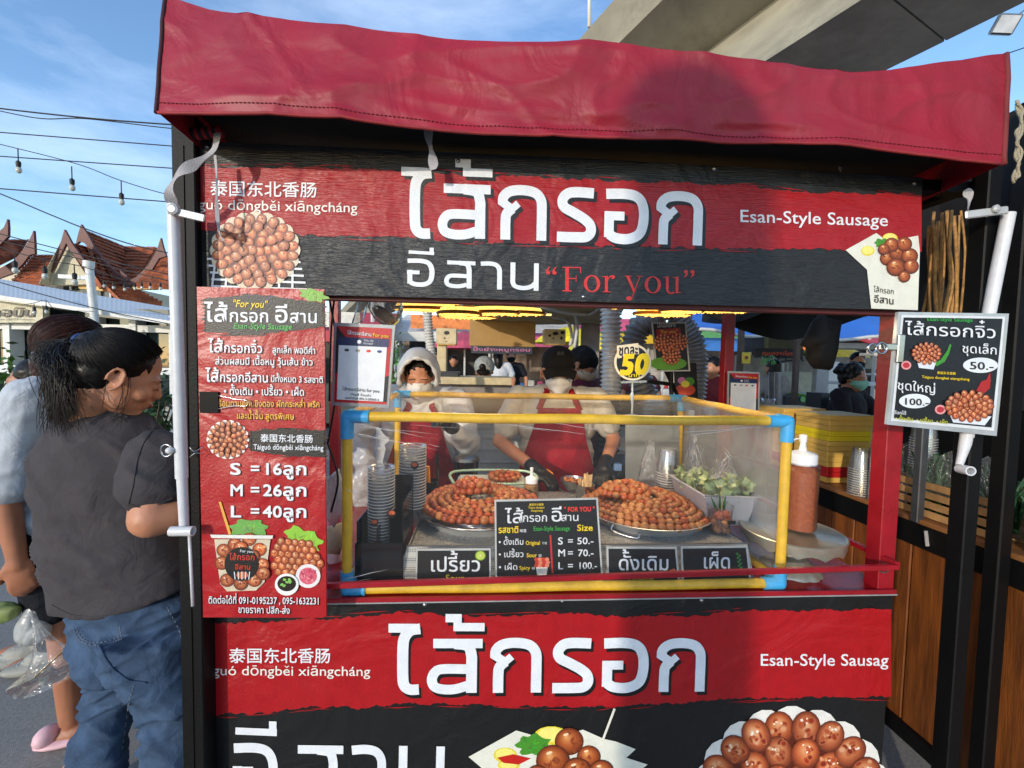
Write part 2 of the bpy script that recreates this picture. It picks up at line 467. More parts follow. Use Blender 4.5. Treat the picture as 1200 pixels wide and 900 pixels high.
# canopy: red valance in front, roof running back, dark lining below
def vn(p, s=1.0, o=0): return noise.fractal(V(p) * s + V((o, o * 1.7, 0)), .9, 2.1, 4)
TOPP = [(189, -13), (240, 3), (300, 13), (400, 28), (500, 40), (600, 48), (700, 51), (800, 64), (900, 75), (1000, 82), (1060, 77), (1100, 72), (1180, 61)]
BOTP = [(190, 136), (260, 139), (400, 143), (500, 148), (600, 153), (700, 155), (800, 158), (900, 163), (1000, 171), (1060, 179), (1110, 186), (1174, 193)]
def pl(P, u):
    x = P[0][0] + (P[-1][0] - P[0][0]) * u
    for a, b in zip(P, P[1:]):
        if x <= b[0]: return x, a[1] + (b[1] - a[1]) * (x - a[0]) / (b[0] - a[0])
    return P[-1]
YV = -.14
def val(u, v, k=1):
    a = aY(*pl(BOTP, u), YV - .02); b = aY(*pl(TOPP, u), YV + .015)
    p = a.lerp(b, v); e = min(1, 8 * u, 8 * (1 - u))
    d = noise.noise(V((p.x * 2.2, p.z * 3.2, 0))) * .045 + .016 * max(0, 1 - 2.2 * abs(noise.noise(V((p.x * 2.2 + p.z * 3.4, p.z * 6 - p.x * 1.6, 4))))) ** 2 * (.3 + .7 * abs(noise.noise(V((p.x * 1.3, 0, 9))))) + .0010 * vn((p.x, p.z * 2, 7), 18) + .007 * max(0, 1 - 5 * abs(noise.noise(V((p.x * 1.1 - p.z * 4.2, p.z * 3 + p.x * 1.2, 11))))) ** 1.5 + .005 * max(0, 1 - 6 * abs(noise.noise(V((p.x * 3.1 + p.z * 5.2, p.z * 4 - p.x * 2.2, 21))))) ** 1.5
    d += .016 * math.exp(-((v - .14) / .12) ** 2) * noise.noise(V((p.x * 7 + p.z * 9, p.z * 10, 2))) + .012 * math.exp(-((u - .97) / .05) ** 2) * noise.noise(V((p.x * 12, p.z * 9, 2)))
    return p + V((0, -d * (.35 + .65 * e) * k + .012 * (.0 + v ** 4), 0))
can = mat('canopy_red', S(150, 18, 38), rough=.5, var=.1, scale=5, bump=.10, bscale=700, stretch=(1, 1, .25), spec=.5, dirt=.5, dirtcol=S(140, 50, 62), wrinkle=7, wstr=.28)
lining = mat('black_lining', S(18, 17, 18), rough=.8, bump=.3, bscale=12)
M = MB(); M.grid(lambda u, v: val(u, v), 260, 46); M.build('canopy_valance', can, st, smooth=True)
M = MB(); M.grid(lambda u, v: val(u, v) + V((0, .006, 0)), 130, 12); M.build('valance_backing', lining, st, smooth=True)
M = MB()
def rooff(u, v):
    f = val(u, 1); x = f.x * (1 - v) + (-.72 + 2.12 * u) * v
    return V((x, f.y + (1.05 - f.y) * v, f.z * (1 - v) + 2.02 * v - .05 * sin(pi * v)))
M.grid(rooff, 60, 20); M.build('canopy_roof', can, st, smooth=True)
def linf(u, v):
    f = val(u, .3) + V((0, .012, 0)); x = f.x * (1 - v) + (-.71 + 2.05 * u) * v
    return V((x, f.y + (1.03 - f.y) * v, f.z * (1 - v) + 2.035 * v - .05 * sin(pi * v) * sin(pi * u) - .015 * abs(vn((u * 3, v * 2, 1), 2)) * sin(pi * v)))
M = MB(); M.grid(linf, 40, 16); M.build('roof_lining', lining, st, smooth=True)
M = MB(); M.tube([val(0, k / 12) + V((-.004, .0, 0)) for k in range(13)], .0045, 6); M.build('canopy_hem', mat('dark_red_binding', S(60, 18, 26), rough=.8), st, smooth=True)
M = MB(); M.tube([val(1, k / 12) + V((.004, 0, 0)) for k in range(13)], .006, 6); M.build('canopy_hem', mat('brown_binding', S(120, 40, 38), rough=.8), st, smooth=True)
M = MB(); M.tube([val(k / 60, 0) + V((0, -.001, 0)) for k in range(61)], .0035, 6); M.build('canopy_hem', mat('red_hem', S(150, 40, 44), rough=.7), st, smooth=True)
M = MB(); P = [val(k / 200, .085) + V((0, -.0012, 0)) for k in range(201)]
for i in range(0, 200): M.tube([P[i], P[i].lerp(P[i + 1], .6)], .0011, 4)
M.build('hem_stitching', mat('dark_thread', S(96, 20, 30), rough=.8), st, kind='stuff')
# canopy side cheeks
M = MB(); M.grid(lambda u, v: val(0, v) * (1 - u) + V((-.72, 1.0, 1.97 + .12 * v)) * u, 10, 6); M.build('canopy_side', can, st, smooth=True)
M = MB(); M.grid(lambda u, v: val(1, v) * (1 - u) + V((1.4, 1.0, 1.97 + .12 * v)) * u, 10, 6); M.build('canopy_side', can, st, smooth=True)
# striped roll of cloth at the left end of the beam
M = MB()
for k in range(9):
    M.m = k % 2; a = aY(222 + k * 4.2, 158 - k * .4, -.06); b = aY(222 + (k + 1) * 4.2, 158 - (k + 1) * .4, -.06); M.tube([a, b], .013, 10)
M.build('rolled_cloth_end', [mat('cloth_red', S(150, 24, 34), rough=.8), lining], st, smooth=True)
# grey webbing straps hanging over the sign
web = mat('grey_webbing', S(172, 168, 170), rough=.8, bump=.3, bscale=400)
def strap(pts, Y, w0, name='strap', m=None):
    M = MB(); vs = []
    P = catmull_([aY(x, y, Y + dy) for x, y, dy in pts])
    for i, p in enumerate(P):
        t = (P[min(i + 1, len(P) - 1)] - P[max(i - 1, 0)]).normalized(); s_ = t.cross(V((0, 1, .15))).normalized() * w0 / 2
        k_ = .8 + .35 * sin(i * .55); s_ = (s_ * k_); n2 = t.cross(s_).normalized() * .0008; tw = n2.normalized() * (s_.length * .5 * sin(i * .4)); vs += [p + s_ + tw + n2, p - s_ - tw + n2, p - s_ - tw - n2, p + s_ + tw - n2]
    n = len(P); M.add(vs, [(4 * i + k, 4 * i + (k + 1) % 4, 4 * i + 4 + (k + 1) % 4, 4 * i + 4 + k) for i in range(n - 1) for k in range(4)] + [(3, 2, 1, 0), (4 * n - 4, 4 * n - 3, 4 * n - 2, 4 * n - 1)])
    return M.build(name, m or web, st, smooth=30)
def catmull_(P, n=6):
    out = []; P = [V(p) for p in P]
    for i in range(len(P) - 1):
        a, b, c, d = P[max(i - 1, 0)], P[i], P[i + 1], P[min(i + 2, len(P) - 1)]
        for k in range(n):
            t = k / n; out.append(.5 * ((2 * b) + (c - a) * t + (2 * a - 5 * b + 4 * c - d) * t * t + (3 * b - a - 3 * c + d) * t ** 3))
    return out + [P[-1]]
strap([(255, 156, 0), (250, 176, -.02), (228, 192, -.03), (208, 205, -.04), (199, 225, -.03), (204, 243, -.01)], -.09, .019)
strap([(252, 182, 0), (254, 205, 0), (254, 240, -.01), (257, 272, 0), (262, 282, 0)], -.075, .007)
strap([(502, 147, 0), (503, 165, -.01), (507, 184, -.01), (508, 199, -.015)], -.07, .02)
strap([(998, 168, 0), (992, 182, 0), (984, 199, 0)], .03, .02)
strap([(1132, 222, 0), (1136, 232, 0), (1134, 246, -.01)], -.07, .016)
# white PVC awning arms
def arm(label, top, bot, Y, r):
    t = thing('awning_arm', label, 'pipe', aY(*bot, Y)); return t
a1 = arm('long white plastic pipe hanging along the left black post', (203, 245), (215, 622), -.1, .013)
M = MB(); M.tube([aY(203, 240, -.1), aY(213, 560, -.1)], [.0125, .0130], 16); M.build('upper_pipe', pvc, a1, smooth=40)
M = MB(); M.tube([aY(213, 558, -.1), aY(216, 622, -.1)], [.0108, .0100], 16); M.build('lower_pipe', pvc, a1, smooth=40)
M = MB(); M.shell([(.0085, 0), (.0085, .05), (.0112, .05), (.0112, 0), (.0085, 0)], aY(200, 622.5, -.115), 18, axis=(1, 0, 0)); M.build('tee_end', pvc, a1, smooth=40)
M = MB(); M.bar(aY(197, 246, -.118), aY(240, 256, -.112), .005, .017, bev=.002); M.lathe([(.012, 0), (.012, .006), (.007, .009)], aY(204, 246, -.118), 14, axis=(0, -1, 0)); M.build('clamp', mat('clamp_white', S(190, 190, 188), rough=.35, metal=.2, dirt=.5, dirtcol=S(120, 116, 110)), a1)
M = MB(); M.tube([aY(222, 628, -.1), aY(224, 668, -.1), aY(226, 710, -.1)], .0035, 8); M.build('thin_rod', pvc, a1, smooth=True)
a2 = arm('white plastic pipe with open round end behind the price sign', (1172, 250), (1124, 548), -.07, .014)
M = MB(); M.tube([aY(1182, 250, -.07), aY(1166, 330, -.07), aY(1158, 372, -.07), aY(1134, 512, -.08)], [.0145, .0145, .0140, .0125], 16); M.build('upper_pipe', pvc, a2, smooth=40)
M = MB(); M.tube([aY(1133, 508, -.08), aY(1131, 520, -.08), aY(1127, 535, -.08), aY(1124, 545, -.085)], [.0135, .013, .0095, .008], 14); M.build('elbow', pvc, a2, smooth=40)
M = MB(); M.shell([(.0085, 0), (.009, .036), (.0125, .036), (.012, 0), (.0085, 0)], aY(1124, 549, -.075), 20, axis=(-.25, -1, .05)); M.build('open_end', pvc, a2, smooth=40)
M = MB(); M.bar(aY(1131, 252, -.092), aY(1181, 246, -.09), .006, .02, bev=.003); M.lathe([(.01, 0), (.01, .005), (.005, .008)], aY(1166, 245, -.095), 12, axis=(0, -1, 0)); M.build('clamp', mat('clamp_white', S(190, 190, 188), rough=.35, metal=.2, dirt=.5, dirtcol=S(120, 116, 110)), a2)
# binder clips on the menu poster
def clip(label, x, y, Y, s=1):
    t = thing('binder_clip', label, 'clip', aY(x, y, Y)); M = MB(); c = aY(x, y, Y)
    M.prism([c + V(q) * s for q in ((-.012, 0, .02), (.03, 0, .02), (.03, 0, -.03), (-.012, 0, -.03))], (0, .01, 0)); M.build('clip_body', mat('clip_black', S(6, 6, 6), rough=.5, spec=.15), t)
    M = MB(); M.tube(catmull_([c + V(q) * s for q in ((.03, -.003, .012), (.075, -.006, .004), (.098, -.008, .002), (.102, -.008, -.006), (.096, -.008, -.012), (.07, -.006, -.012), (.03, -.003, -.02))], 4), .0012, 6); M.build('wire_handle', CHR0, t, smooth=True)
    return t
CHR0 = mat('chrome_wire', S(190, 190, 192), rough=.2, metal=1)
clip('black binder clip holding the menu poster edge', 240, 469, -.09)
t = thing('hook', 'small white hook and wire loop on the left pipe', 'hook', aY(200, 528, -.1))
M = MB(); c = aY(195, 528, -.11); M.tube([c + V((cos(a) * .012, 0, sin(a) * .014)) for a in [k * pi / 8 for k in range(16)]], .0022, 6, closed=True); M.build('ring', CHR0, t, smooth=True)
M = MB(); M.ball(aY(199, 528, -.115), (.009, .009, .008)); M.build('knob', pvc, t, smooth=True)
M = MB(); M.tube(catmull_([aY(222, 524, -.11), aY(228, 529, -.11), aY(238, 523, -.1)], 4), .001, 5); M.tube(catmull_([aY(222, 536, -.11), aY(229, 531, -.11), aY(238, 532, -.1)], 4), .001, 5); M.build('wire', CHR0, t, smooth=True)

# ================================================================== wooden neighbour stall on the right
WX = 1.74
ws = thing('wooden_stall', 'dark wooden stall with varnished vertical planks on the right', 'food stall', (WX + .3, .8, 0))
plank_m = mat('varnished_plank', S(124, 68, 24), rough=.46, var=.3, scale=7, stretch=(6, 6, .5), bump=.25, bscale=30, dirt=.55, dirtcol=S(66, 34, 14), spec=.6)
plank2 = mat('raw_plank', S(170, 128, 80), rough=.75, var=.25, scale=8, stretch=(6, 1, 1), bump=.3, bscale=40, dirt=.5, dirtcol=S(90, 62, 36))
yy = -.62; k = 0
while yy < 2.2:
    w_ = .135; M = MB(); M.box2((WX, yy + .003, .06), (WX + .018, yy + w_ - .003, .8), bev=.003); o = M.build('plank', plank_m, ws); yy += w_; k += 1
M = MB(); M.box2((WX - .012, -.62, .8), (WX + .05, 2.2, .895), bev=.004); M.build('black_rail', blk, ws)
M = MB(); M.box2((WX - .02, -.62, 0), (WX + .05, 2.2, .06)); M.build('base_rail', blk, ws)
M = MB(); M.box2((WX + .02, -.6, .06), (WX + .7, 2.2, .885)); M.build('cabinet', blk, ws)
M = MB(); M.box2((WX - .018, .0, .895), (WX + .72, 2.2, .915), bev=.003); M.build('counter_top', mat('worn_wood_top', S(140, 92, 50), rough=.5, var=.2, scale=5, stretch=(4, 1, 1), bump=.15, dirt=.4), ws)
for i, (x, y, s_) in enumerate(((1.672, .12, .045),)):
    M = MB(); M.box2((x, y, 0), (x + s_, y + s_, 2.35), bev=.004); M.build('post', blk, ws)
q = aY(1082, 560, .3)
M = MB(); M.box2((WX - .03, .42, .9), (WX, .45, 1.5), bev=.003); M.build('thin_post', mat('scratched_steel', S(80, 82, 86), rough=.5, metal=.5, dirt=.6, dirtcol=S(30, 28, 28)), ws)
M = MB(); M.box2((2.45, -.3, .0), (2.5, .05, 2.4)); M.box2((2.44, -.3, .885), (2.5, 1.25, 2.2)); M.build('inner_wall_dark_panel', blk, ws)  # second box: dark panel added to darken the view behind the price sign
M = MB(); M.box2((WX + .0, -.66, 2.2), (3.2, 2.1, 2.24)); M.build('roof_panel', lining, ws)
M = MB(); M.grid(lambda u, v: V((WX - .02 + .01 * vn((u * 3, v * 3, 0), 2), -.4 + 2.6 * u, 1.86 + .5 * v - .05 * sin(pi * u * 3) * (1 - v))), 40, 8); M.build('black_tarp', lining, ws, smooth=True)
M = MB(); M.box2((1.72, -.2, .82), (1.79, -.06, .93), bev=.006); M.build('corner_bracket', blk, ws)
M = MB(); M.bar(aX(1086, 622, WX - .014), aX(1088, 640, WX - .014), .02, .004); M.build('grey_tape', web, ws)
# rope tie
t = thing('rope_tie', 'frayed pale rope tied round the black tarp at top right', 'rope', aY(1192, 180, 0.1))
M = MB(); P = catmull_([aY(x, y, .06) for x, y in ((1192, 118), (1197, 140), (1192, 165), (1194, 190), (1189, 212))], 6)
for s_ in (-.006, 0, .006): M.tube([p + V((s_ * cos(i), s_ * .5, s_ * sin(i * .7))) for i, p in enumerate(P)], .0038, 6)
o = M.build('strand', mat('rope', S(170, 160, 135), rough=.9, bump=.5, bscale=300), t, smooth=True)
# slatted crates
def crate(label, y0, y1, x0, z0, h, n, m=None):
    t = thing('wooden_crate', label, 'crate', (x0 + .1, (y0 + y1) / 2, z0))
    hh = h / n
    for k in range(n):
        M = MB(); M.box2((x0, y0, z0 + k * hh + .004), (x0 + .008, y1, z0 + (k + 1) * hh - .006), bev=.0015); M.build('slat', plank2, t)
    M = MB(); M.box2((x0 + .008, y0 + .01, z0), (x0 + .02, y0 + .03, z0 + h)); M.build('corner_batten', plank2, t)
    M = MB(); M.box2((x0 + .008, y1 - .03, z0), (x0 + .02, y1 - .01, z0 + h)); M.build('corner_batten', plank2, t)
    M = MB(); M.box2((x0 + .02, y0 + .005, z0), (x0 + .28, y1 - .005, z0 + .01)); M.build('bottom_board', plank2, t)
    M = MB(); M.box2((x0 + .27, y0, z0), (x0 + .28, y1, z0 + h)); M.build('back_board', plank2, t); return t
crate('slatted wooden crate of dark green vegetables behind the thin grey post', .2, .60, WX + .02, .915, .15, 4)
crate('short wooden crate between the two black posts', -.06, .12, WX + .03, .915, .15, 4)
crate('pale wooden crate at the right edge beyond the posts', -.42, -.16, WX + .03, .93, .2, 4)
# bundles of green vegetables in clear bags standing in the crates
grn = mat('long_bean_green', S(30, 74, 38), rough=.5, var=.3, scale=30)
t = tag(MB().build('vegetable_bundle', grn), 'dark green long beans in clear bags standing in the slatted crate', 'vegetables'); bpy.data.objects.remove(t)
for n_, (ya, yb_, lab) in enumerate(((.24, .57, 'dark green long vegetables in clear bags standing in the slatted crate'), (-.04, .1, 'green vegetables in the short crate between the posts'))):
    r_ = random.Random(n_); t = thing('vegetable_bundle', lab, 'vegetables', (WX + .12, (ya + yb_) / 2, .93)); M = MB()
    for k in range(150 if n_ == 0 else 50):
        y = r_.uniform(ya, yb_); x = WX + r_.uniform(.05, .2); M.tube([(x, y, .93), (x + r_.uniform(-.01, .01), y + r_.uniform(-.02, .02), 1.05), (x + r_.uniform(-.03, .02), y + r_.uniform(-.04, .04), 1.05 + r_.uniform(.05, .12))], [.006, .0075, .003], 5)
    M.build('stems', grn, t, smooth=True, kind='stuff')
    M = MB(); M.grid(lambda u, v: V((WX + .03 + .02 * sin(u * 9) * v, ya - .01 + (yb_ - ya + .02) * u, 1.02 + .17 * v + .015 * sin(u * 23) * v)), 24, 6); M.build('clear_bag', film('bag_film', haze=.05, gloss=.12, rough=.2, bump=1, bscale=60), t, smooth=True)
# foam box stacks
ybox = mat('kraft_box', S(222, 178, 88), rough=.6, var=.05); ybnd = mat('yellow_label', S(232, 205, 30), rough=.5, var=.04); rbnd = mat('red_label', S(190, 30, 34), rough=.5, var=.04)
def boxstack(label, y0, y1, x0, x1, n=13, z0=.917):
    t = thing('takeaway_box_stack', label, 'boxes', ((x0 + x1) / 2, (y0 + y1) / 2, z0)); h = .0268
    for k in range(n):
        dx = rnd.uniform(-.002, .002); dy = rnd.uniform(-.002, .002); z = z0 + k * h
        M = MB(); M.box2((x0 + dx, y0 + dy, z + .0005), (x1 + dx, y1 + dy, z + h - .0005), bev=.0018)
        M.build('takeaway_box', rbnd if k in (1, 2) else ybnd if k in (8, 9) else ybox, t)
    return t
boxstack('stack of tan takeaway boxes with yellow and red bands, nearer the camera', .93, 1.17, WX + .02, WX + .28)
boxstack('stack of tan takeaway boxes with yellow and red bands, farther from the camera', 1.27, 1.5, WX + .02, WX + .28)
# clear cups on the neighbour's counter
clearp = film('clear_cup', gloss=.3, rough=.08, haze=.07, bump=.1); rimm = mat('cup_rim', S(206, 206, 204), rough=.3)
def cupstack(t, c, n, r0=.043, r1=.03, h=.09, step=.011, dome=True, upside=False, m=None):
    for k in range(n):
        M = MB(); z = c[2] + k * step
        M.shell([(r1, 0), (r0, h), (r0 + .003, h + .002), (r0 + .003, h + .004), (r0 - .001, h + .004)] if not upside else [(r0 + .003, 0), (r0 + .003, .003), (r0, .004), (r1 + .004, h - .012), (r1, h), (.0005, h)], (c[0], c[1], z), 20); M.m = 1; M.tube([(c[0] + (r0 + .002) * cos(a), c[1] + (r0 + .002) * sin(a), z + (h if not upside else .002)) for a in [2 * pi * j / 20 for j in range(20)]], .0014, 5, closed=True); M.build('cup', [m or clearp, rimm], t, smooth=50)
t = thing('cup_stack', 'short stack of domed clear plastic lids beside the box stacks', 'cups', (WX + .05, .58, .916)); c = (WX + .03, .745, .916)
cupstack(t, c, 12, upside=True, r0=.047, r1=.034, h=.1)
t = thing('cup_stack', 'tall stack of clear plastic cups just left of the red post', 'cups', (WX + .06, .44, .916)); cupstack(t, (WX + .038, .645, .916), 30, upside=True, r0=.045, r1=.033, h=.09)
t = thing('cup_stack', 'tall stack of clear plastic cups just right of the red post', 'cups', (WX + .1, .3, .916)); cupstack(t, (WX + .13, .56, .916), 28, upside=True, r0=.043, r1=.033, h=.09)
# dry sticks hanging in the gap by the sign
t = thing('dried_stalks', 'bundle of dry tan stalks hanging behind the sign end', 'stalks', aY(1105, 300, .25)); r_ = random.Random(5); stk = mat('dry_stalk', S(178, 132, 74), rough=.8, var=.3, scale=40)
for k in range(13):
    x = 1086 + k * 3.5 + r_.uniform(-2, 2); y = .2 + r_.uniform(0, .12)
    M = MB(); M.tube(catmull_([aY(x + r_.uniform(-4, 4), 246 + r_.uniform(0, 20), y), aY(x + r_.uniform(-2, 2), 290, y), aY(x + r_.uniform(-3, 3), 330, y), aY(x - 3 + r_.uniform(-4, 4), 372, y)], 4), r_.uniform(.003, .006), 6); M.build('stalk', stk, t, smooth=True)
t = tag(MB().box2(aY(1078, 190, .42), aY(1150, 480, .43) + V((.3, 0, 0))).build('black_cloth', lining), 'black cloth screen behind the dry stalks', 'cloth')

# ================================================================== elevated concrete roadway
dirv = V((sin(rad(-23)), cos(rad(-23)), 0)); nrmv = V((cos(rad(-23)), sin(rad(-23)) * -1 * -1, 0)); nrmv = V((dirv.y, -dirv.x, 0))
def off(px, py, z): return (aZ(px, py, z) - V((0, 0, z))).dot(nrmv)
zA, zB, zC, zD = 13.4, 12.4, 11.9, 9.6
prof = [(off(700, 22, zA), zA), (off(752, 24, zB), zB), (off(867, 31, zC), zC), (off(954, 35, zD), zD), (off(1116, 44, zD), zD), (off(1116, 44, zD) + .6, zC), (off(1116, 44, zD) + .4, zA)]
conc = mat('overpass_concrete', S(160, 155, 138), rough=.9, var=.14, scale=.5, bump=.4, bscale=4, dirt=.8, dirtcol=S(96, 92, 80), stretch=(1, 1, 2))
ov = thing('overpass', 'raised concrete roadway crossing the sky at the upper right', 'overpass', dirv * 30 + V((0, 0, 0)))
L0 = -20
segs = [L0 + 12 * k for k in range(14)]
for a, b in zip(segs, segs[1:]):
    M = MB(); P = [nrmv * o_ + V((0, 0, z)) + dirv * (a + .02) for o_, z in prof]; M.prism(P, dirv * (b - a - .04)); M.build('deck_segment', conc, ov)
for k in (70, 130):
    M = MB(); c = nrmv * ((prof[3][0] + prof[4][0]) / 2) + dirv * k; M.box(c + V((0, 0, zD / 2)), (1.6, 1.6, zD - .05), bev=.2); M.build('pier', conc, ov)
t = thing('lamp_mast', 'thin pale lamp mast standing on the overpass edge', 'lamp post', aY(691, 30, 34)); M = MB(); M.tube([aY(690.5, 32, 34), aY(690.5, -60, 34)], [.16, .1], 8); M.build('mast', wht, t, smooth=True)
# floodlight at the top right corner
t = thing('floodlight', 'grey square floodlight on a bracket at the top right corner', 'floodlight', aY(1178, 30, 1.6)); fl = mat('grey_metal', S(120, 124, 128), rough=.4, metal=.6)
c = aY(1178, 29, 1.6); R = Matrix.Rotation(rad(20), 3, 'Y') @ Matrix.Rotation(rad(-25), 3, 'Z') @ Matrix.Rotation(rad(35), 3, 'X')
M = MB(); M.box(c, (.12, .05, .11), R=R, bev=.008); M.build('housing', fl, t); M = MB(); M.box(c + R @ V((0, -.027, -.0)), (.1, .004, .09), R=R); M.build('lens', mat('lens', S(190, 195, 200), rough=.15), t)
M = MB(); M.tube([aY(1190, 20, 1.62), aY(1203, 10, 1.62), aY(1215, 40, 1.62)], .007, 8); M.build('bracket', fl, t, smooth=True)

# ================================================================== temple-style roofs beyond the street, left
def slab(name, pts, th, m, parent):
    P = [aY(x, y, Y) for x, y, Y in pts]; n_ = (P[1] - P[0]).cross(P[2] - P[0]).normalized()
    if n_.z > 0: n_ = -n_
    return MB().prism(P, n_ * th).build(name, m, parent)
def tiles(pts, nu, nv, parent):
    """one roof slope: courses of tiles, each course a stepped strip"""
    P = [aY(x, y, Y) for x, y, Y in pts]   # ridge L, ridge R, eave R, eave L
    slab('roof_slope', [(x, y, Y) for x, y, Y in pts], .12, tile_m, parent)
    nn = (P[1] - P[0]).cross(P[2] - P[0]).normalized()
    if nn.z < 0: nn = -nn
    M = MB()
    for j in range(nv):
        for i in range(nu):
            u0, u1 = i / nu, (i + .93) / nu; v0, v1 = j / nv, (j + 1.0) / nv
            def q(u, v, h): a = P[0].lerp(P[1], u); b = P[3].lerp(P[2], u); return a.lerp(b, v) + nn * h
            h = rnd.uniform(0, .02)
            M.add([q(u0, v0, .02 + h), q(u1, v0, .02 + h), q(u1, v1, .09 + h), q(u0, v1, .09 + h), q(u1, v1, .0), q(u0, v1, .0)], [(0, 1, 2, 3), (3, 2, 4, 5)])
    M.build('roof_tiles', tile_m, parent, kind='stuff')
def barge(pts, Y, w0, parent, spike=0):
    w0 *= .8
    """curved board that sweeps up to a pointed finial"""
    P = catmull_([aY(x, y, Y) for x, y in pts], 6); n_ = len(P); M = MB(); vs = []
    for i, p in enumerate(P):
        t = (P[min(i + 1, n_ - 1)] - P[max(i - 1, 0)]).normalized(); s_ = t.cross(V((0, 1, 0))).normalized(); k = i / (n_ - 1); wd = w0 * min(1, .02 + k * 1.9)
        vs += [p + s_ * wd / 2, p - s_ * wd / 2, p - s_ * wd / 2 + V((0, .25, 0)), p + s_ * wd / 2 + V((0, .25, 0))]
    M.add(vs, [(4 * i + k, 4 * i + (k + 1) % 4, 4 * i + 4 + (k + 1) % 4, 4 * i + 4 + k) for i in range(n_ - 1) for k in range(4)] + [(3, 2, 1, 0), (4 * n_ - 4, 4 * n_ - 3, 4 * n_ - 2, 4 * n_ - 1)])
    M.build('bargeboard', barge_m, parent, smooth=30)
th = thing('thai_house', 'gabled building with curved finials and orange tiled roof behind the awning', 'building', aZ(100, 430, 0) * .0 + V((-14.5, 18, 0)))
tiles([(100, 270, 16.5), (146, 289, 19.5), (146, 334, 17), (120, 330, 15.2)], 12, 14, th)
tiles([(103, 275, 16.6), (144, 290, 19), (143, 338, 16.4), (132, 334, 15.5)], 10, 12, th)
tiles([(144, 289, 19.5), (184, 290, 19.5), (157, 335, 16.2), (146, 334, 16.2)], 12, 12, th)
tiles([(186, 300, 17), (200, 302, 17), (200, 336, 15), (160, 334, 15)], 10, 8, th)
tiles([(86, 285, 15.6), (104, 290, 17), (146, 340, 16), (120, 336, 14.6)], 12, 12, th)
tiles([(40, 299, 17.5), (68, 299, 17.5), (48, 334, 15), (12, 334, 15)], 12, 10, th)
tiles([(125, 335, 14.6), (160, 340, 15.6), (190, 356, 14.6), (140, 350, 13.6)], 12, 6, th)
slab('gable_wall', [(75, 283, 15.5), (108, 333, 15.4), (60, 334, 15.4)], .2, mat('cream_gable', S(200, 190, 160), rough=.7), th)
slab('soffit', [(75, 276, 15.3), (76, 290, 15.4), (58, 334, 15.4), (45, 333, 14.9)], .05, mat('soffit_green', S(196, 190, 160), rough=.7), th)
def horn(z, Y, parent, dep=.09): MB().prism([aY(x / 4.09, 240 + y / 4.09, Y) for x, y in z], (0, dep, 0)).build('bargeboard', barge_m, parent)
horn([(308, 118), (292, 175), (262, 238), (222, 312), (186, 376), (204, 372), (240, 322), (278, 262), (306, 205), (318, 178)], 15.2, th); horn([(308, 118), (344, 185), (398, 258), (450, 305), (490, 330), (490, 372), (452, 345), (386, 282), (338, 222), (316, 180)], 15.15, th)
horn([(388, 93), (374, 140), (362, 190), (380, 176), (400, 182)], 16.0, th); horn([(388, 93), (424, 150), (450, 200), (500, 268), (560, 328), (610, 352), (614, 392), (588, 386), (528, 330), (456, 258), (424, 204), (398, 178)], 15.95, th)
horn([(770, 158), (780, 200), (796, 246), (762, 256), (722, 320), (672, 362), (616, 392), (612, 366), (652, 346), (708, 292), (742, 236), (758, 196)], 15.9, th)
horn([(572, 310), (586, 352), (612, 366), (606, 340)], 15.85, th)
M = MB(); M.box2(aY(66, 334, 15.8), aY(200, 352, 18) + V((0, 0, -4))); M.build('wall', cream, th)
M = MB(); M.prism([aY(x, y, 15.6) for x, y in ((92, 333), (120, 336), (120, 341), (92, 338))], (0, .2, 0)); M.prism([aY(x, y, 15.6) for x, y in ((155, 336), (181, 336), (181, 339), (155, 339))], (0, .2, 0)); M.build('eave_trim', mat('yellow_trim', S(220, 180, 110), rough=.6), th)
for k, (x0, x1, y0, y1) in enumerate(((74, 90, 326, 340), (97, 118, 338, 352), (123, 135, 342, 354))):
    M = MB(); M.prism([aY(x, y, 15.7 - k * .02) for x, y in ((x0, y0), (x1, y0), (x1, y1), (x0, y1))], (0, .08, 0)); w_ = M.build('window', mat('window_glass', S(60, 66, 66), rough=.1), th)
    M = MB(); xm = (x0 + x1) / 2; M.prism([aY(x, y, 15.6) for x, y in ((xm - .8, y0), (xm + .8, y0), (xm + .8, y1), (xm - .8, y1))], (0, .05, 0)); M.build('mullion', wht, w_)
th2 = thing('thai_house', 'second tiled roof with dark upswept boards at the left edge', 'building', (-19.5, 17, 0))
tiles([(0, 281, 16), (33, 281, 17.5), (22, 300, 16.2), (-40, 330, 14)], 12, 10, th2); tiles([(-30, 275, 16.4), (8, 281, 16.6), (0, 305, 15.6), (-60, 320, 15)], 8, 8, th2)
horn([(160, 123), (164, 180), (166, 234), (140, 240), (104, 288), (60, 328), (-60, 372), (-60, 330), (0, 304), (70, 264), (118, 204), (144, 160)], 15.6, th2)
horn([(35, 68), (38, 110), (37, 152), (0, 190), (-60, 210), (-60, 165), (-20, 140), (18, 108)], 15.6, th2)
M = MB(); M.box2((-24, 17, 0), (-17.5, 20, 4.9)); M.build('wall', cream, th2)

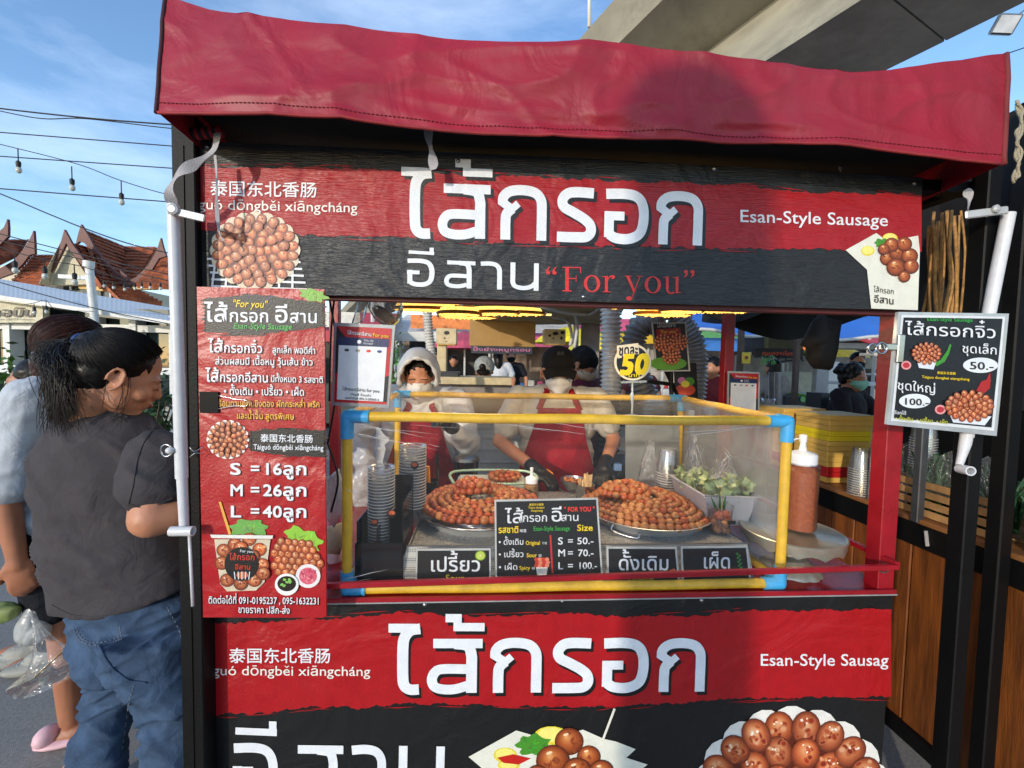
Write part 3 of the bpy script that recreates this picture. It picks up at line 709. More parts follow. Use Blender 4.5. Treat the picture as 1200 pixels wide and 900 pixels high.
# ================================================================== white shop with a long awning, left
sh = thing('shop', 'cream shop front with a long white metal awning and glass doors behind the customers', 'shop', (-6.5, 6.2, 0))
YA = 5.2
Pa = [aY(-60, 316, 6.4), aY(210, 363, 6.4), aY(210, 381, YA - .2), aY(141, 371, YA - .2), aY(-60, 336, YA - .2)]
M = MB(); 
def awn(u, v):
    a = aY(-60 + 280 * u, 317 + 47 * u, 6.6); b = aY(-60 + 280 * u, 337 + 42 * u, 5.0); p = a.lerp(b, v); return p + V((0, 0, .0018 * abs(sin(u * 160))))
M.grid(awn, 240, 4); M.build('awning_sheet', mat('white_metal_sheet', S(214, 216, 216), rough=.5, var=.04, scale=1.5), sh, smooth=True)
M = MB(); M.prism([aY(x, y, 5.0) for x, y in ((-60, 337), (220, 379), (220, 383), (139, 372), (60, 359.5), (-60, 341.5))], (0, .05, 0)); M.build('awning_fascia', wht, sh)
M = MB(); M.prism([aY(x, y, 5.3) for x, y in ((-60, 345), (50, 359), (50, 378), (-60, 378))], (0, .1, 0)); M.build('sign_board', mat('cream_board', S(208, 200, 172), rough=.6), sh)
M = MB(); M.text('กอบิน', (-14, 371), (41, 371), 15, 5.28, S(70, 58, 48), .02, .1); M.text('ก', (-14, 375.5), (19, 375.5), .1, 5.28, S(70, 58, 48)); M.pp([(-20, 373.6), (6, 373.9), (6, 374.4), (-20, 374.1)], 5.27); M.pp([(20, 373.7), (38, 374), (38, 374.5), (20, 374.2)], 5.27); M.text('SINCE', (7, 375), (19, 375), 3.6, 5.28, S(70, 58, 48)); M.build('lettering', printmat('ink', rough=.42), sh, col=True)
M = MB(); M.box2((-11, 5.5, 0), (-3.0, 5.6, .75)); M.build('low_wall', cream, sh)
M = MB(); M.box2((-11, 5.62, .0), (-3.0, 5.68, 2.2)); M.build('glass', mat('dark_glass', S(26, 44, 42), rough=.06, var=.5, scale=2, spec=.8), sh)
for x in (-40, 11, 62, 110, 158, 204):
    a = aY(x, 379, 5.45); M = MB(); M.box2((a.x - .045, 5.4, 0), (a.x + .045, 5.6, a.z + .1)); M.build('mullion', wht, sh)
for a_, b_ in ((380, 377), (431, 427)):
    M = MB(); p, q = aY(-60, a_, 5.45), aY(212, b_, 5.45); M.box2((p.x, 5.42, p.z - .05), (q.x, 5.59, p.z + .05)); M.build('transom', wht, sh)
M = MB(); r_ = random.Random(8)
for k in range(26):
    x, z = r_.uniform(-8, -4), r_.uniform(1.1, 2.0); M.ball((x, 5.9 + r_.uniform(0, .5), z), r_.uniform(.015, .04), 6, 4)
M.build('interior_lamps', mat('warm_lamp', S(255, 225, 170), emit=3), sh, kind='stuff')
M = MB(); M.tube([aY(104, 308, 4.9), aY(112, 385, 4.9)], .045, 10); M.tube([aY(104, 306, 4.9), aY(104, 313, 4.9)], .06, 10); M.bar(aY(70, 324, 4.9), aY(106, 326, 4.9), .05); M.build('vent_pipe', wht, sh, smooth=40)
# ================================================================== bushes
leaf = mat('leaf', S(70, 104, 36), rough=.5, var=.45, scale=4)
stemm = mat('stem_wood', S(80, 62, 44), rough=.9)
def bush(label, c, r, n, seed, m=None, name='bush'):
    t = thing(name, label, 'bush', c); q = random.Random(seed); M = MB()
    for k in range(n):
        a = q.uniform(0, 2 * pi); b = math.acos(q.uniform(-.3, 1)); d = q.uniform(.55, 1.0) * (1 + .18 * sin(3 * a + seed) + .12 * sin(7 * b))
        p = V(c) + V((r[0] * sin(b) * cos(a) * d, r[1] * sin(b) * sin(a) * d, r[2] * max(0, cos(b)) * d)); s_ = q.uniform(.03, .06)
        u_ = V((q.gauss(0, 1), q.gauss(0, 1), q.gauss(0, 1))).normalized(); v_ = u_.orthogonal().normalized(); M.add([p - u_ * s_, p + v_ * s_ * .45, p + u_ * s_, p - v_ * s_ * .45], [(0, 1, 2, 3)])
    M.build('leaves', m or leaf, t, kind='stuff'); M = MB()
    for k in range(7):
        a = q.uniform(0, 6.28); M.tube([V(c), V(c) + V((r[0] * .3 * cos(a), r[1] * .3 * sin(a), r[2] * .5)), V(c) + V((r[0] * .6 * cos(a), r[1] * .6 * sin(a), r[2] * .8))], [.02, .012, .005], 5)
    M.build('stems', stemm, t); return t
b0 = aY(20, 445, 4.2); bush('sunlit green bush in front of the shop window at the left edge', (b0.x, 4.2, .0), (.75, .5, 1.42), 2600, 1)
b1 = aY(170, 500, 3.2); bush('dark green shrub behind the woman in grey, beside the white pipe', (b1.x, 3.2, 0), (.55, .4, 1.35), 2200, 2, mat('dark_leaf', S(48, 74, 30), rough=.5, var=.5, scale=4))

# ================================================================== overhead wires and bulbs
wire_m = mat('black_cable', S(14, 14, 16), rough=.6); bulb_m = mat('clear_bulb', S(190, 190, 180), rough=.1, var=.02)
def wire(label, pts, Y, r=.006, name='overhead_wire', grp='cables crossing the sky'):
    M = MB(); M.tube(catmull_([aY(x, y, Y) for x, y in pts], 6), r * .8, 5); o = M.build(name, wire_m, None, smooth=True); return tag(o, label, 'cable', grp)
wire('top cable crossing the sky at the left, sagging double line', [(-60, 118), (0, 127), (100, 138), (187, 145), (240, 148)], 4, .010)
wire('thin cable just under the top one, joining it', [(-60, 116), (0, 130), (50, 139), (100, 139), (187, 149), (240, 154)], 4.1, .007)
wire('second straight cable across the left sky', [(-60, 150), (0, 155), (200, 171), (260, 176)], 4.2, .008)
wire('third straight cable across the left sky', [(-60, 179), (0, 183), (200, 197), (260, 201)], 4.2, .008)
wire('fourth straight cable across the left sky, lowest level one', [(-60, 216), (0, 221), (192, 236), (260, 241)], 4.3, .009)
wire('slanting cable sinking behind the tiled roofs', [(-60, 205), (0, 227), (60, 252), (100, 268), (160, 288), (240, 305)], 6, .012)
wire('lower cable in front of the tiled roofs', [(-40, 262), (0, 274), (110, 302), (200, 322)], 6.2, .01)
wire('second lower cable in front of the tiled roofs', [(-40, 270), (0, 282), (100, 305), (200, 330)], 6.4, .01)
wire('cable running over the white awning', [(-40, 318), (0, 331), (110, 361), (200, 380)], 4.7, .008)
wire('short cable at the right edge below the floodlight', [(1150, 73), (1200, 56), (1260, 35)], 5, .01)
def festoon(label, pts, bulbs, Y, s=1.0, grp='strings of bulbs'):
    t = thing('string_lights', label, 'string lights', aY(*pts[0], Y), grp); M = MB(); M.tube(catmull_([aY(x, y, Y) for x, y in pts], 6), .0035 * s, 5); M.build('cord', wire_m, t, smooth=True)
    for x, y, L_ in bulbs:
        a = aY(x, y, Y); M = MB(); M.tube([a, a + V((0, 0, -.10 * s * L_))], .004 * s, 5); M.lathe([(.012 * s, 0), (.016 * s, .02 * s), (.016 * s, .045 * s), (.006 * s, .055 * s)], a + V((0, 0, -(.10 * L_ + .05) * s)), 10); sk = M.build('socket', wire_m, t, smooth=40)
        M = MB(); M.ball(a + V((0, 0, -(.10 * L_ + .07) * s)), (.02 * s, .02 * s, .027 * s), 10, 7); M.build('bulb', bulb_m, sk, smooth=True)
festoon('string of three clear bulbs hanging in the sky at the left', [(-60, 155), (0, 169), (90, 192), (140, 211), (193, 227), (230, 232)], [(21, 174, 1), (84, 195, 1), (142, 212, 1)], 3.2, 1.15)
festoon('second string of bulbs in front of the tiled roofs', [(-20, 282), (20, 296), (60, 306), (95, 312), (150, 330)], [(17, 296, .7), (52, 303, .7), (87, 310, .7)], 4.4, 1.5)
festoon('string of small bulbs looping under the awning', [(28, 357), (40, 355), (54, 352), (66, 362), (110, 365)], [(40, 356, .4), (54, 353, .6)], 4.6, 1.0)
festoon('string of small bulbs along the roof eaves', [(118, 328), (150, 332), (175, 330), (200, 334)], [(122, 328, .2), (133, 330, .2), (146, 332, .2), (158, 331, .2), (166, 330, .2), (176, 330, .2), (188, 331, .2)], 7, 1.2)
# ================================================================== signs
RED = S(160, 22, 28); BLK = S(22, 22, 22); WHT = S(224, 226, 230); YEL = S(240, 205, 30); GRN = S(60, 170, 70)
INK = printmat('ink', rough=.42, bump=.08)
VINYL = printmat('vinyl', rough=.33, bump=.35, bscale=70, stretch=(.25, 1, 5), wrinkle=5)
VINYL2 = printmat('vinyl_smooth', rough=.36, bump=.12, bscale=160, wrinkle=4)
LY = .0009
def sheet(M, pts, Y, th, c):
    """a thin rigid panel with its front face on y = Y"""
    M.col = c
    return M.prism([aY(x, y, Y) for x, y in pts], (0, th, 0))
def brush(M, top, bot, Y, c, seed=0, amp=1.6, step=3.0, ends=0):
    """paint stroke with dry ragged edges; top/bot are polylines in sheet px"""
    r = random.Random(seed)
    def ev(pl, x):
        for a, b in zip(pl, pl[1:]):
            if x <= b[0]: return a[1] + (b[1] - a[1]) * (x - a[0]) / (b[0] - a[0])
        return pl[-1][1]
    x0, x1 = top[0][0], top[-1][0]; n = max(4, int((x1 - x0) / step)); M.col = c
    T, B = [], []
    jt = jb = 0
    for i in range(n + 1):
        x = x0 + (x1 - x0) * i / n
        jt = jt * .6 + r.uniform(-1, 1) * amp; jb = jb * .6 + r.uniform(-1, 1) * amp
        T.append((x, ev(top, x) + jt)); B.append((x, ev(bot, x) + jb))
    vs = [aY(x, y, Y) for x, y in T + B]
    M.add(vs, [(i, n + 1 + i, n + 2 + i, i + 1) for i in range(n)])
    for k in range(int((x1 - x0) / 26)):
        e, sg = (top, -1) if r.random() < .5 else (bot, 1)
        a = r.uniform(x0, x1 - 20); ln = min(r.uniform(12, 60), x1 - a); y = ev(e, a) + sg * r.uniform(1.5, 5) * amp / 1.6; y2 = ev(e, a + ln) + sg * r.uniform(1.5, 4) * amp / 1.6
        M.pp([(a, y), (a + ln * .5, (y + y2) / 2 - .5), (a + ln, y2), (a + ln * .45, (y + y2) / 2 + .7)], Y - .0001 * (k % 7), c)
    if ends:
        for k in range(9):
            yy = ev(top, x0) + (ev(bot, x0) - ev(top, x0)) * (k + .5) / 9; l_ = r.uniform(.2, 1) * ends
            M.pp([(x0 + 1, yy - 2.2), (x0 + 1, yy + 2.2), (x0 - l_, yy)], Y, c)
            yy = ev(top, x1) + (ev(bot, x1) - ev(top, x1)) * (k + .5) / 9; l_ = r.uniform(.2, 1) * ends
            M.pp([(x1 - 1, yy - 2.2), (x1 + l_, yy), (x1 - 1, yy + 2.2)], Y, c)
def pgrad(M, x, y, rx, ry, Y, cols, rot=0, ox=-.12, oy=-.25, n=16, bow=.0):
    """printed disc whose ink runs from the middle (cols[0]) to the rim (cols[-1])"""
    vs = [aY(x + ox * rx, y + oy * ry, Y)]; cc = [cols[0]]; m_ = len(cols) - 1
    for j in range(1, m_ + 1):
        f = j / m_; dx, dy = ox * rx * (1 - f), oy * ry * (1 - f)
        for k in range(n):
            a = 2 * pi * k / n; u, v = rx * f * cos(a), ry * f * sin(a); vs.append(aY(x + dx + u * cos(rot) - v * sin(rot), y + dy + u * sin(rot) + v * cos(rot), Y)); cc.append(cols[j])
    o = len(M.v); fs = [(0, 1 + (k + 1) % n, 1 + k) for k in range(n)]
    for j in range(m_ - 1): fs += [(1 + j * n + k, 1 + j * n + (k + 1) % n, 1 + (j + 1) * n + (k + 1) % n, 1 + (j + 1) * n + k) for k in range(n)]
    M.add(vs, fs); M.c[o:] = cc
def pball(M, x, y, rx, ry, Y, r, rot=0, big=False):
    """printed picture of one grilled sausage ball (rx across, ry along the radius)"""
    t = r.uniform(.86, 1.12); w_ = r.uniform(-.1, .14)
    def q(c): return (c[0] * t * (1 + w_), c[1] * t, c[2] * t * (1 - w_))
    def at(u, v): return x + rx * u * cos(rot) - ry * v * sin(rot), y + rx * u * sin(rot) + ry * v * cos(rot)
    pgrad(M, x, y, rx, ry, Y, [q(S(226, 176, 138)), q(S(214, 146, 100)), q(S(196, 112, 66)), q(S(160, 76, 42)), q(S(92, 38, 20))], rot, r.uniform(-.3, .1), r.uniform(-.35, -.1), 18 if big else 12)
    for k in range(11 if big else 2):
        u, v = r.gauss(0, .33), r.gauss(.05, .33)
        if u * u + v * v > .55: continue
        cx, cy = at(u, v); c = (S(150, 50, 26), S(128, 38, 20), S(172, 78, 44), S(216, 156, 116))[k % 4]
        pgrad(M, cx, cy, rx * r.uniform(.12, .36), ry * r.uniform(.08, .24), Y - .0000107 * (k + 1), [q(c), q(c), q(S(190, 108, 66))], r.uniform(0, 3), 0, 0, 8)
    if big:
        for k in range(3): cx, cy = at(r.uniform(-.4, .2), r.uniform(-.6, -.1)); M.pe(cx, cy, rx * r.uniform(.05, .12), ry * r.uniform(.04, .09), Y - .00013 - .000011 * k, q(S(248, 226, 204)), n=7, rot=r.uniform(0, 3))
    else: M.pe(x - rx * .25, y - ry * .45, rx * .22, ry * .1, Y - .000041, q(S(240, 206, 178)), n=7, rot=.3)
def rosette(M, cx, cy, R, Y, seed=0, sq=.86, rings=((1.0, 20), (.77, 15), (.55, 11), (.33, 6), (.1, 2)), br=.14, outline=None, big=False, order=1):
    r = random.Random(seed)
    if outline:
        for k in range(rings[0][1]):
            a = 2 * pi * k / rings[0][1]; M.pe(cx + R * cos(a), cy + R * sq * sin(a), R * br * 1.45, R * br * 1.45, Y + .0003 - (k % 5) * .00004, outline)
        M.pe(cx, cy, R, R * sq, Y + .00005, outline, n=24)
    M.pe(cx, cy, R * .98, R * sq * .98, Y, S(90, 34, 18), n=24)
    j = 0
    for q, n in rings:
        for k in range(n):
            a = 2 * pi * k / n + q * 3
            if R * q * br == 0: continue
            j += 1
            pball(M, cx + R * q * cos(a) + r.uniform(-.01, .01) * R, cy + R * sq * q * sin(a) + r.uniform(-.01, .01) * R, R * br * r.uniform(.92, 1.02), R * br * r.uniform(1.05, 1.2), Y - .0002 - ((j * 37) % 101) * .000023, r, rot=math.atan2(sq * sin(a), cos(a)) + pi / 2, big=big)
def leafy(M, cx, cy, rx, ry, Y, c, seed=0, n=26, rot=0):
    r = random.Random(seed); pts = []
    for k in range(n):
        a = 2 * pi * k / n; q = 1 + .17 * sin(a * 7 + seed) + r.uniform(-.1, .1)
        X_, Y_ = rx * q * cos(a), ry * q * sin(a); pts.append((cx + X_ * cos(rot) - Y_ * sin(rot), cy + X_ * sin(rot) + Y_ * cos(rot)))
    M.pp(pts, Y, c)
    for k in range(12):
        a = r.uniform(0, 6.28); q = r.uniform(.1, .7)
        M.pe(cx + rx * q * cos(a), cy + ry * q * sin(a), rx * .2, ry * .07, Y - .0001 * (k % 4 + 1), tuple(v * r.choice((.6, .75, 1.35, 1.5)) for v in c), n=6, rot=r.uniform(0, 3))
TH, LA, CJ = .56, .68, .86
def lettering(parent, t, p0, p1, xh, Y, c, k=TH, off=0, shear=0, shadow=None, name='lettering', **kw):
    M = MB()
    if shadow:
        sx, sy, sc = shadow
        M.text(t, (p0[0] + sx, p0[1] + sy), (p1[0] + sx, p1[1] + sy), xh / k, Y + LY * .5, sc, off, shear, **kw)
    M.text(t, p0, p1, xh / k, Y, c, off, shear, **kw)
    return M.build(name, INK, parent, col=True)
def serif(M, t, x0, y0, x1, y1, h, Y, c):
    """thick-and-thin roman letters for the two quoted words"""
    M.col = c
    W = {'F': .60, 'o': .53, 'r': .38, ' ': .26, 'y': .52, 'u': .55, '“': .46, '”': .46}
    tot = sum(W[q] for q in t); k = (x1 - x0) / tot; x = x0
    def P(pts, z=0): M.pp([(x + a * k, y0 + (x + a * k - x0) / (x1 - x0) * (y1 - y0) - b * h) for a, b in pts], Y - z * .00012)
    def ring(cx, cy, rx, ry, ix, iy, a0=0, a1=2 * pi, z=0, tilt=0):
        n = 22
        for i in range(n):
            a, b = a0 + (a1 - a0) * i / n, a0 + (a1 - a0) * (i + 1) / n
            P([(cx + rx * cos(a), cy + ry * sin(a)), (cx + rx * cos(b), cy + ry * sin(b)), (cx + ix * cos(b), cy + iy * sin(b)), (cx + ix * cos(a), cy + iy * sin(a))], z)
    for ch in t:
        if ch == 'F':
            P([(.12, .03), (.22, .03), (.22, .64), (.12, .64)]); P([(.04, 0), (.3, 0), (.3, .03), (.04, .03)], 1); P([(.04, .64), (.55, .64), (.55, .67), (.04, .67)], 1)
            P([(.52, .67), (.55, .67), (.56, .5), (.54, .5)], 2); P([(.22, .34), (.42, .34), (.42, .37), (.22, .37)], 1); P([(.41, .44), (.43, .44), (.43, .26), (.41, .26)], 2)
        elif ch == 'o': ring(.26, .225, .23, .235, .135, .205)
        elif ch == 'r':
            P([(.09, .02), (.17, .02), (.17, .45), (.09, .43)]); P([(.03, 0), (.24, 0), (.24, .02), (.03, .02)], 1); P([(.02, .4), (.1, .42), (.1, .445), (.02, .425)], 1)
            ring(.28, .3, .12, .16, .1, .12, pi * .45, pi, 2); P([(.27, .36), (.36, .38), (.37, .45), (.29, .47)], 3)
        elif ch == 'u':
            P([(.09, .12), (.17, .12), (.17, .45), (.09, .43)]); P([(.02, .42), (.17, .45), (.17, .46), (.02, .44)], 1)
            ring(.24, .13, .15, .15, .08, .11, pi, pi * 1.75, 2); P([(.36, .03), (.44, .03), (.44, .45), (.36, .43)]); P([(.29, .42), (.44, .45), (.44, .46), (.29, .44)], 1); P([(.36, 0), (.52, .03), (.52, .045), (.36, .03)], 1)
        elif ch == 'y':
            P([(.04, .44), (.13, .44), (.3, .04), (.25, -.02)]); P([(.4, .44), (.43, .44), (.22, -.12), (.18, -.16)], 1); P([(.0, .44), (.2, .44), (.2, .46), (.0, .46)], 2); P([(.33, .44), (.5, .44), (.5, .46), (.33, .46)], 2)
            ring(.12, -.16, .085, .06, 0, 0, z=3)
        elif ch in '“”':
            for q in (.06, .24):
                d = -1 if ch == '“' else 1
                ring(q + .04, .55 + .05 * d, .06, .05, 0, 0); P([(q + .04 + d * .06, .56 + d * .04), (q + .04 + d * .0, .55 + d * .0), (q + .04 - d * .05, .55 - d * .10), (q + .04 - d * .04, .55 - d * .12), (q + .04 + d * .05, .55 - d * .03)], 1)
        x += W[ch] * k
BIG = {   # heavy loopless Thai letters drawn as pen strokes: (curve?, width, points), 196 units = x-height, y down from the x-height line at 440
 'ไ': (106, [(0, 31, [(0, -32), (90, -32)]), (1, 37, [(106, -30), (74, -24), (54, 0), (48, 40), (48, 140), (54, 170), (72, 183), (102, 183)])]),
 'ส': (191, [(0, 33, [(23, 21), (191, 21)]), (1, 37, [(95, 22), (140, 30), (153, 62), (154, 100), (154, 196)]), (1, 34, [(154, 112), (58, 111), (30, 122), (19, 148), (28, 173), (58, 183), (100, 182), (140, 170)])]),
 '้': (133, [(0, 29, [(0, -68), (55, -68)]), (0, 28, [(41, -80), (41, -24)]), (0, 29, [(28, -37), (133, -37)])]),
 'ี': (150, [(0, 27, [(0, -40), (150, -36)]), (0, 30, [(135, -75), (135, -28)])]),
 'ก': (180, [(1, 36, [(18, 70), (20, 44), (44, 24), (88, 18), (134, 26), (157, 52), (160, 92), (160, 140), (160, 196)]), (0, 30, [(8, 58), (44, 82)]), (0, 26, [(74, 66), (38, 98)]), (1, 36, [(52, 84), (32, 104), (28, 132), (28, 196)])]),
 'ร': (143, [(1, 37, [(134, 20), (72, 18), (38, 24), (19, 46), (25, 72), (58, 90), (98, 112), (122, 134), (125, 160), (108, 177), (72, 180), (0, 180)])]),
 'อ': (168, [(1, 37, [(6, 20), (83, 18), (126, 30), (146, 64), (148, 116), (134, 160), (94, 180), (45, 178), (20, 164)]), (0, 36, [(19, 82), (19, 176)]), (0, 32, [(2, 98), (76, 98)])]),
 'า': (130, [(1, 36, [(0, 22), (50, 18), (90, 26), (110, 52), (113, 92), (113, 140), (113, 196)])]),
 'น': (178, [(0, 36, [(18, 4), (18, 110)]), (1, 36, [(18, 100), (18, 140), (30, 166), (60, 178), (100, 178), (135, 164), (158, 138)]), (0, 36, [(160, 4), (160, 196)])]),
}
def catmull(P, n=5):
    P = [V((*p, 0)) for p in P]; out = []
    for i in range(len(P) - 1):
        a, b, c, d = P[max(i - 1, 0)], P[i], P[i + 1], P[min(i + 2, len(P) - 1)]
        for k in range(n):
            t = k / n; out.append(.5 * ((2 * b) + (c - a) * t + (2 * a - 5 * b + 4 * c - d) * t * t + (3 * b - a - 3 * c + d) * t ** 3))
    return out + [P[-1]]
def bigletters(parent, spec, p0, p1, W, xh, Y, c, shadow=None, wk=1.0):
    """spec: (letter, x in units); p0..p1 = baseline in sheet px across W units"""
    M = MB(); a = aY(*p0, Y)
    def put(dx, dy, Y, c):
        a = aY(p0[0] + dx, p0[1] + dy, Y); b = aY(p1[0] + dx, p1[1] + dy, Y); R = (b - a) / W; U = (a - aY(p0[0] + dx, p0[1] + dy - xh, Y)) / 196; lv = 0; M.col = c
        for ch, x0 in spec:
            for cv, w_, P in BIG[ch][1]:
                pts = catmull(P) if cv else [V((*p, 0)) for p in P]; n = len(pts); vs = []
                for i, p in enumerate(pts):
                    t = (pts[min(i + 1, n - 1)] - pts[max(i - 1, 0)]).normalized(); nn = V((-t.y, t.x, 0)) * w_ / 2 * wk
                    for q in (p + nn, p - nn): vs.append(a + R * (x0 + q.x) + U * (q.y - 196) + V((0, -.00009 * lv, 0)))
                M.add(vs, [(2 * i, 2 * i + 1, 2 * i + 3, 2 * i + 2) for i in range(n - 1)]); lv += 1
    if shadow: put(shadow[0], shadow[1], Y + LY * .6, shadow[2])
    put(0, 0, Y, c); return M.build('lettering', INK, parent, col=True)
TITLE = [('ไ', 0), ('ส', 127), ('้', 191), ('ก', 345), ('ร', 562), ('อ', 736), ('ก', 932)]
ESAN = [('อ', 0), ('ี', 12), ('ส', 216), ('า', 439), ('น', 614)]
BOLT = mat('bolt_steel', S(150, 150, 150), rough=.3, metal=1)
def screw(parent, px, py, Y, r=.005):
    M = MB(); M.lathe([(r * 1.3, 0), (r * 1.2, r * .5), (r * .6, r), (.0001, r * 1.1)], aY(px, py, Y), 10, axis=(0, -1, 0)); return M.build('screw', BOLT, parent, smooth=35)

# ---- top sign over the serving window
YS = -.03
sg = thing('stall_name_sign', 'wide red and black sign with big white Thai letters above the serving window', 'sign', aY(655, 270, YS))
M = MB(); sheet(M, [(231, 165), (655, 184), (1081, 208), (1075.5, 364), (655, 352.5), (233, 342)], YS, .02, S(38, 38, 38)); M.build('panel', VINYL, sg, col=True)
M = MB()
brush(M, [(231.6, 196), (345, 195), (400, 197), (470, 200), (560, 205), (700, 211), (880, 218), (950, 226), (1080, 226.5)],
      [(232.5, 270), (330, 275), (480, 279), (620, 286), (800, 290), (1000, 293), (1077.5, 294)], YS - LY, RED, 3)
M.build('red_band', printmat('vinyl_red', rough=.36, bump=.3, bscale=70, stretch=(.25, 1, 5), wrinkle=5), sg, col=True)
YL = YS - 2 * LY
bigletters(sg, TITLE, (470.3, 277), (822.5, 288), 1111, 65.6, YL, WHT, (3.6, 4.2, S(14, 14, 14)))
bigletters(sg, ESAN, (476.5, 335.5), (632, 341), 794, 33.5, YL, WHT, wk=.82)
M = MB(); serif(M, '“For you”', 638, 341, 819, 344.5, 43, YL, S(205, 42, 40)); M.build('lettering', INK, sg, col=True)
lettering(sg, '泰国东北香肠', (246, 228), (372, 230), 17, YL, WHT, CJ, off=.01)
lettering(sg, 'guó dōngběi xiāngcháng', (232.5, 245), (419, 249), 11.5, YL, S(230, 225, 215), .68, off=.004)
lettering(sg, 'Esan-Style Sausage', (866, 260), (1041, 265), 14, YL, WHT, LA, off=.006)
M = MB()
for k in range(5): M.pp([(243 + k * 1.5, 302 + 8 * k), (352 + k * 2, 306 + 8 * k), (352 + k * 2, 308.4 + 8 * k), (243 + k * 1.5, 304.4 + 8 * k)], YL, WHT)
for k in range(7): M.pp([(252 + 15 * k, 300), (254.4 + 15 * k, 300), (249 + 15.8 * k, 341.5 if k < 6 else 340), (246.5 + 15.8 * k, 341.5 if k < 6 else 340)], YL - .0001, WHT)
M.build('grill_picture', INK, sg, col=True)
M = MB(); rosette(M, 299, 293.5, 44, YL - LY, 5, sq=.84, br=.145, outline=S(214, 196, 170)); M.build('sausage_picture', INK, sg, col=True)
def traypic(sg, pts, balls, Y, seed, herbs, lemon, r):
    M = MB(); q = random.Random(seed); M.pp(pts, Y, S(222, 220, 205))
    if lemon:
        for x, y, a, b in lemon: M.pe(x, y, a, b, Y - .0003, S(225, 205, 60)); M.pe(x, y - b * .1, a * .8, b * .8, Y - .0004, S(238, 226, 120))
    for x, y, a in herbs: leafy(M, x, y, a, a * .6, Y - .0005, S(70, 140, 40), seed)
    for i, (x, y, s_) in enumerate(balls):
        j = q.uniform(.9, 1.1); c = lambda *k: tuple(v * j for v in S(*k)); z = Y - .0009 - .00041 * i
        pgrad(M, x, y, s_, s_ * .95, z, [c(226, 164, 100), c(196, 118, 62), c(170, 86, 40), c(140, 64, 28), c(78, 30, 12)], 0, -.22, -.36, 24)
        for k in range(9):
            u, v = q.gauss(0, .38), q.gauss(.1, .38)
            if u * u + v * v < .7: pgrad(M, x + s_ * u, y + s_ * v, s_ * q.uniform(.08, .26), s_ * q.uniform(.05, .16), z - .0000107 * (k + 1), [c(120, 52, 22), c(132, 60, 26), c(160, 80, 38)], q.uniform(0, 3), 0, 0, 8)
        M.pe(x - s_ * .22, y - s_ * .48, s_ * .2, s_ * .09, z - .00013, c(240, 206, 164), n=9, rot=-.3)
    return M
M = traypic(sg, [(991, 293), (1027, 273), (1040, 283), (1076, 276), (1078, 294), (1075.6, 363.5), (1021, 361.5), (1016, 316)],
            [(1040, 303, 9), (1052, 296, 10), (1066, 300, 10), (1045, 287, 9), (1060, 286, 9), (1050, 313, 11), (1068, 312, 9), (1036, 292, 7), (1060, 324, 7)], YL, 4, [(1034, 285, 9)], [(1017, 294, 8, 6), (1043, 279, 9, 6)], 0)
M.build('food_tray_picture', INK, sg, col=True)
lettering(sg, 'ไส้กรอก', (1024, 342), (1048, 345), 5, YL - 2 * LY, BLK)
lettering(sg, 'อีสาน', (1024, 354), (1048, 357), 6.5, YL - 2 * LY, BLK, off=.01)
for x, y in ((537, 189), (837, 198), (1071, 215), (684, 348), (243, 172)): screw(sg, x, y, YS)

# ---- tall menu poster on the left
YM = -.085
mp_ = thing('menu_poster', 'tall narrow red poster with white Thai menu text and size list', 'poster', aY(306, 530, YM))
M = MB(); sheet(M, [(230.5, 336), (380, 339), (382.5, 722), (378, 724), (238, 723.5)], YM, .006, S(166, 24, 30)); M.build('panel', VINYL2, mp_, col=True)
YN = YM - LY
M = MB(); brush(M, [(240, 350), (300, 345), (379, 355)], [(240, 389), (300, 393), (379, 383)], YN, S(26, 24, 24), 9, amp=.9, ends=6); M.build('black_brush_patch', INK, mp_, col=True)
M = MB(); brush(M, [(294, 505), (330, 502), (381, 504)], [(294, 528), (330, 534), (381, 536)], YN, S(26, 24, 24), 11, amp=.7, ends=5); M.build('black_brush_patch', INK, mp_, col=True)
Yn = YN - LY
def mt(t, x0, x1, y, xh, c=WHT, k=TH, off=.012, sh=0, dy=1.2, sd=True):
    return lettering(mp_, t, (x0, y), (x1, y + dy), xh, Yn, c, k, off, sh, shadow=(1, 1.1, S(70, 8, 10)) if sd else None)
mt('"For you"', 272, 313, 359.5, 8, YEL, LA, sh=.2, sd=False)
mt('ไส้', 240, 268, 376.5, 15.5, sd=False, dy=.5); mt('กรอก', 268, 316, 377, 11.5, sd=False, dy=.6); mt('อี', 321, 339, 377.6, 15, sd=False, dy=.3); mt('สาน', 339, 373, 378, 11.5, sd=False, dy=.5)
mt('Esan-Style Sausage', 273, 342, 385, 6.5, GRN, LA, sh=.2, sd=False)
mt('ไส้', 244, 262, 412.5, 11, dy=.3); mt('กรอกจิ๋ว', 262, 308, 413, 8.5, dy=.8); mt('ลูกเล็ก พอดีคำ', 319, 370, 413.5, 6)
mt('ส่วนผสมมี เนื้อหมู วุ้นเส้น ข้าว', 252, 367, 427, 6.2)
mt('ไส้', 241, 257, 447, 11, dy=.3); mt('กรอกอีสาน', 257, 315, 447.3, 8.5, dy=.8); mt('มีทั้งหมด 3 รสชาติ', 317, 379, 447.5, 5.8)
mt('• ดั้งเดิม • เปรี้ยว • เผ็ด', 262, 357, 462.5, 6.8)
mt('พร้อมทานคู่กับขิงดอง ผักกระหล่ำ พริก', 250, 375, 476, 5.8, S(235, 170, 50)); mt('และน้ำจิ้ม สูตรพิเศษ', 277, 345, 490.5, 5.8, S(235, 170, 50))
mt('泰国东北香肠', 305, 367, 517, 8.8, k=CJ, sd=False); mt('Tàiguó dōngběi xiāngcháng', 297, 379, 526.5, 5.8, k=LA, sd=False)
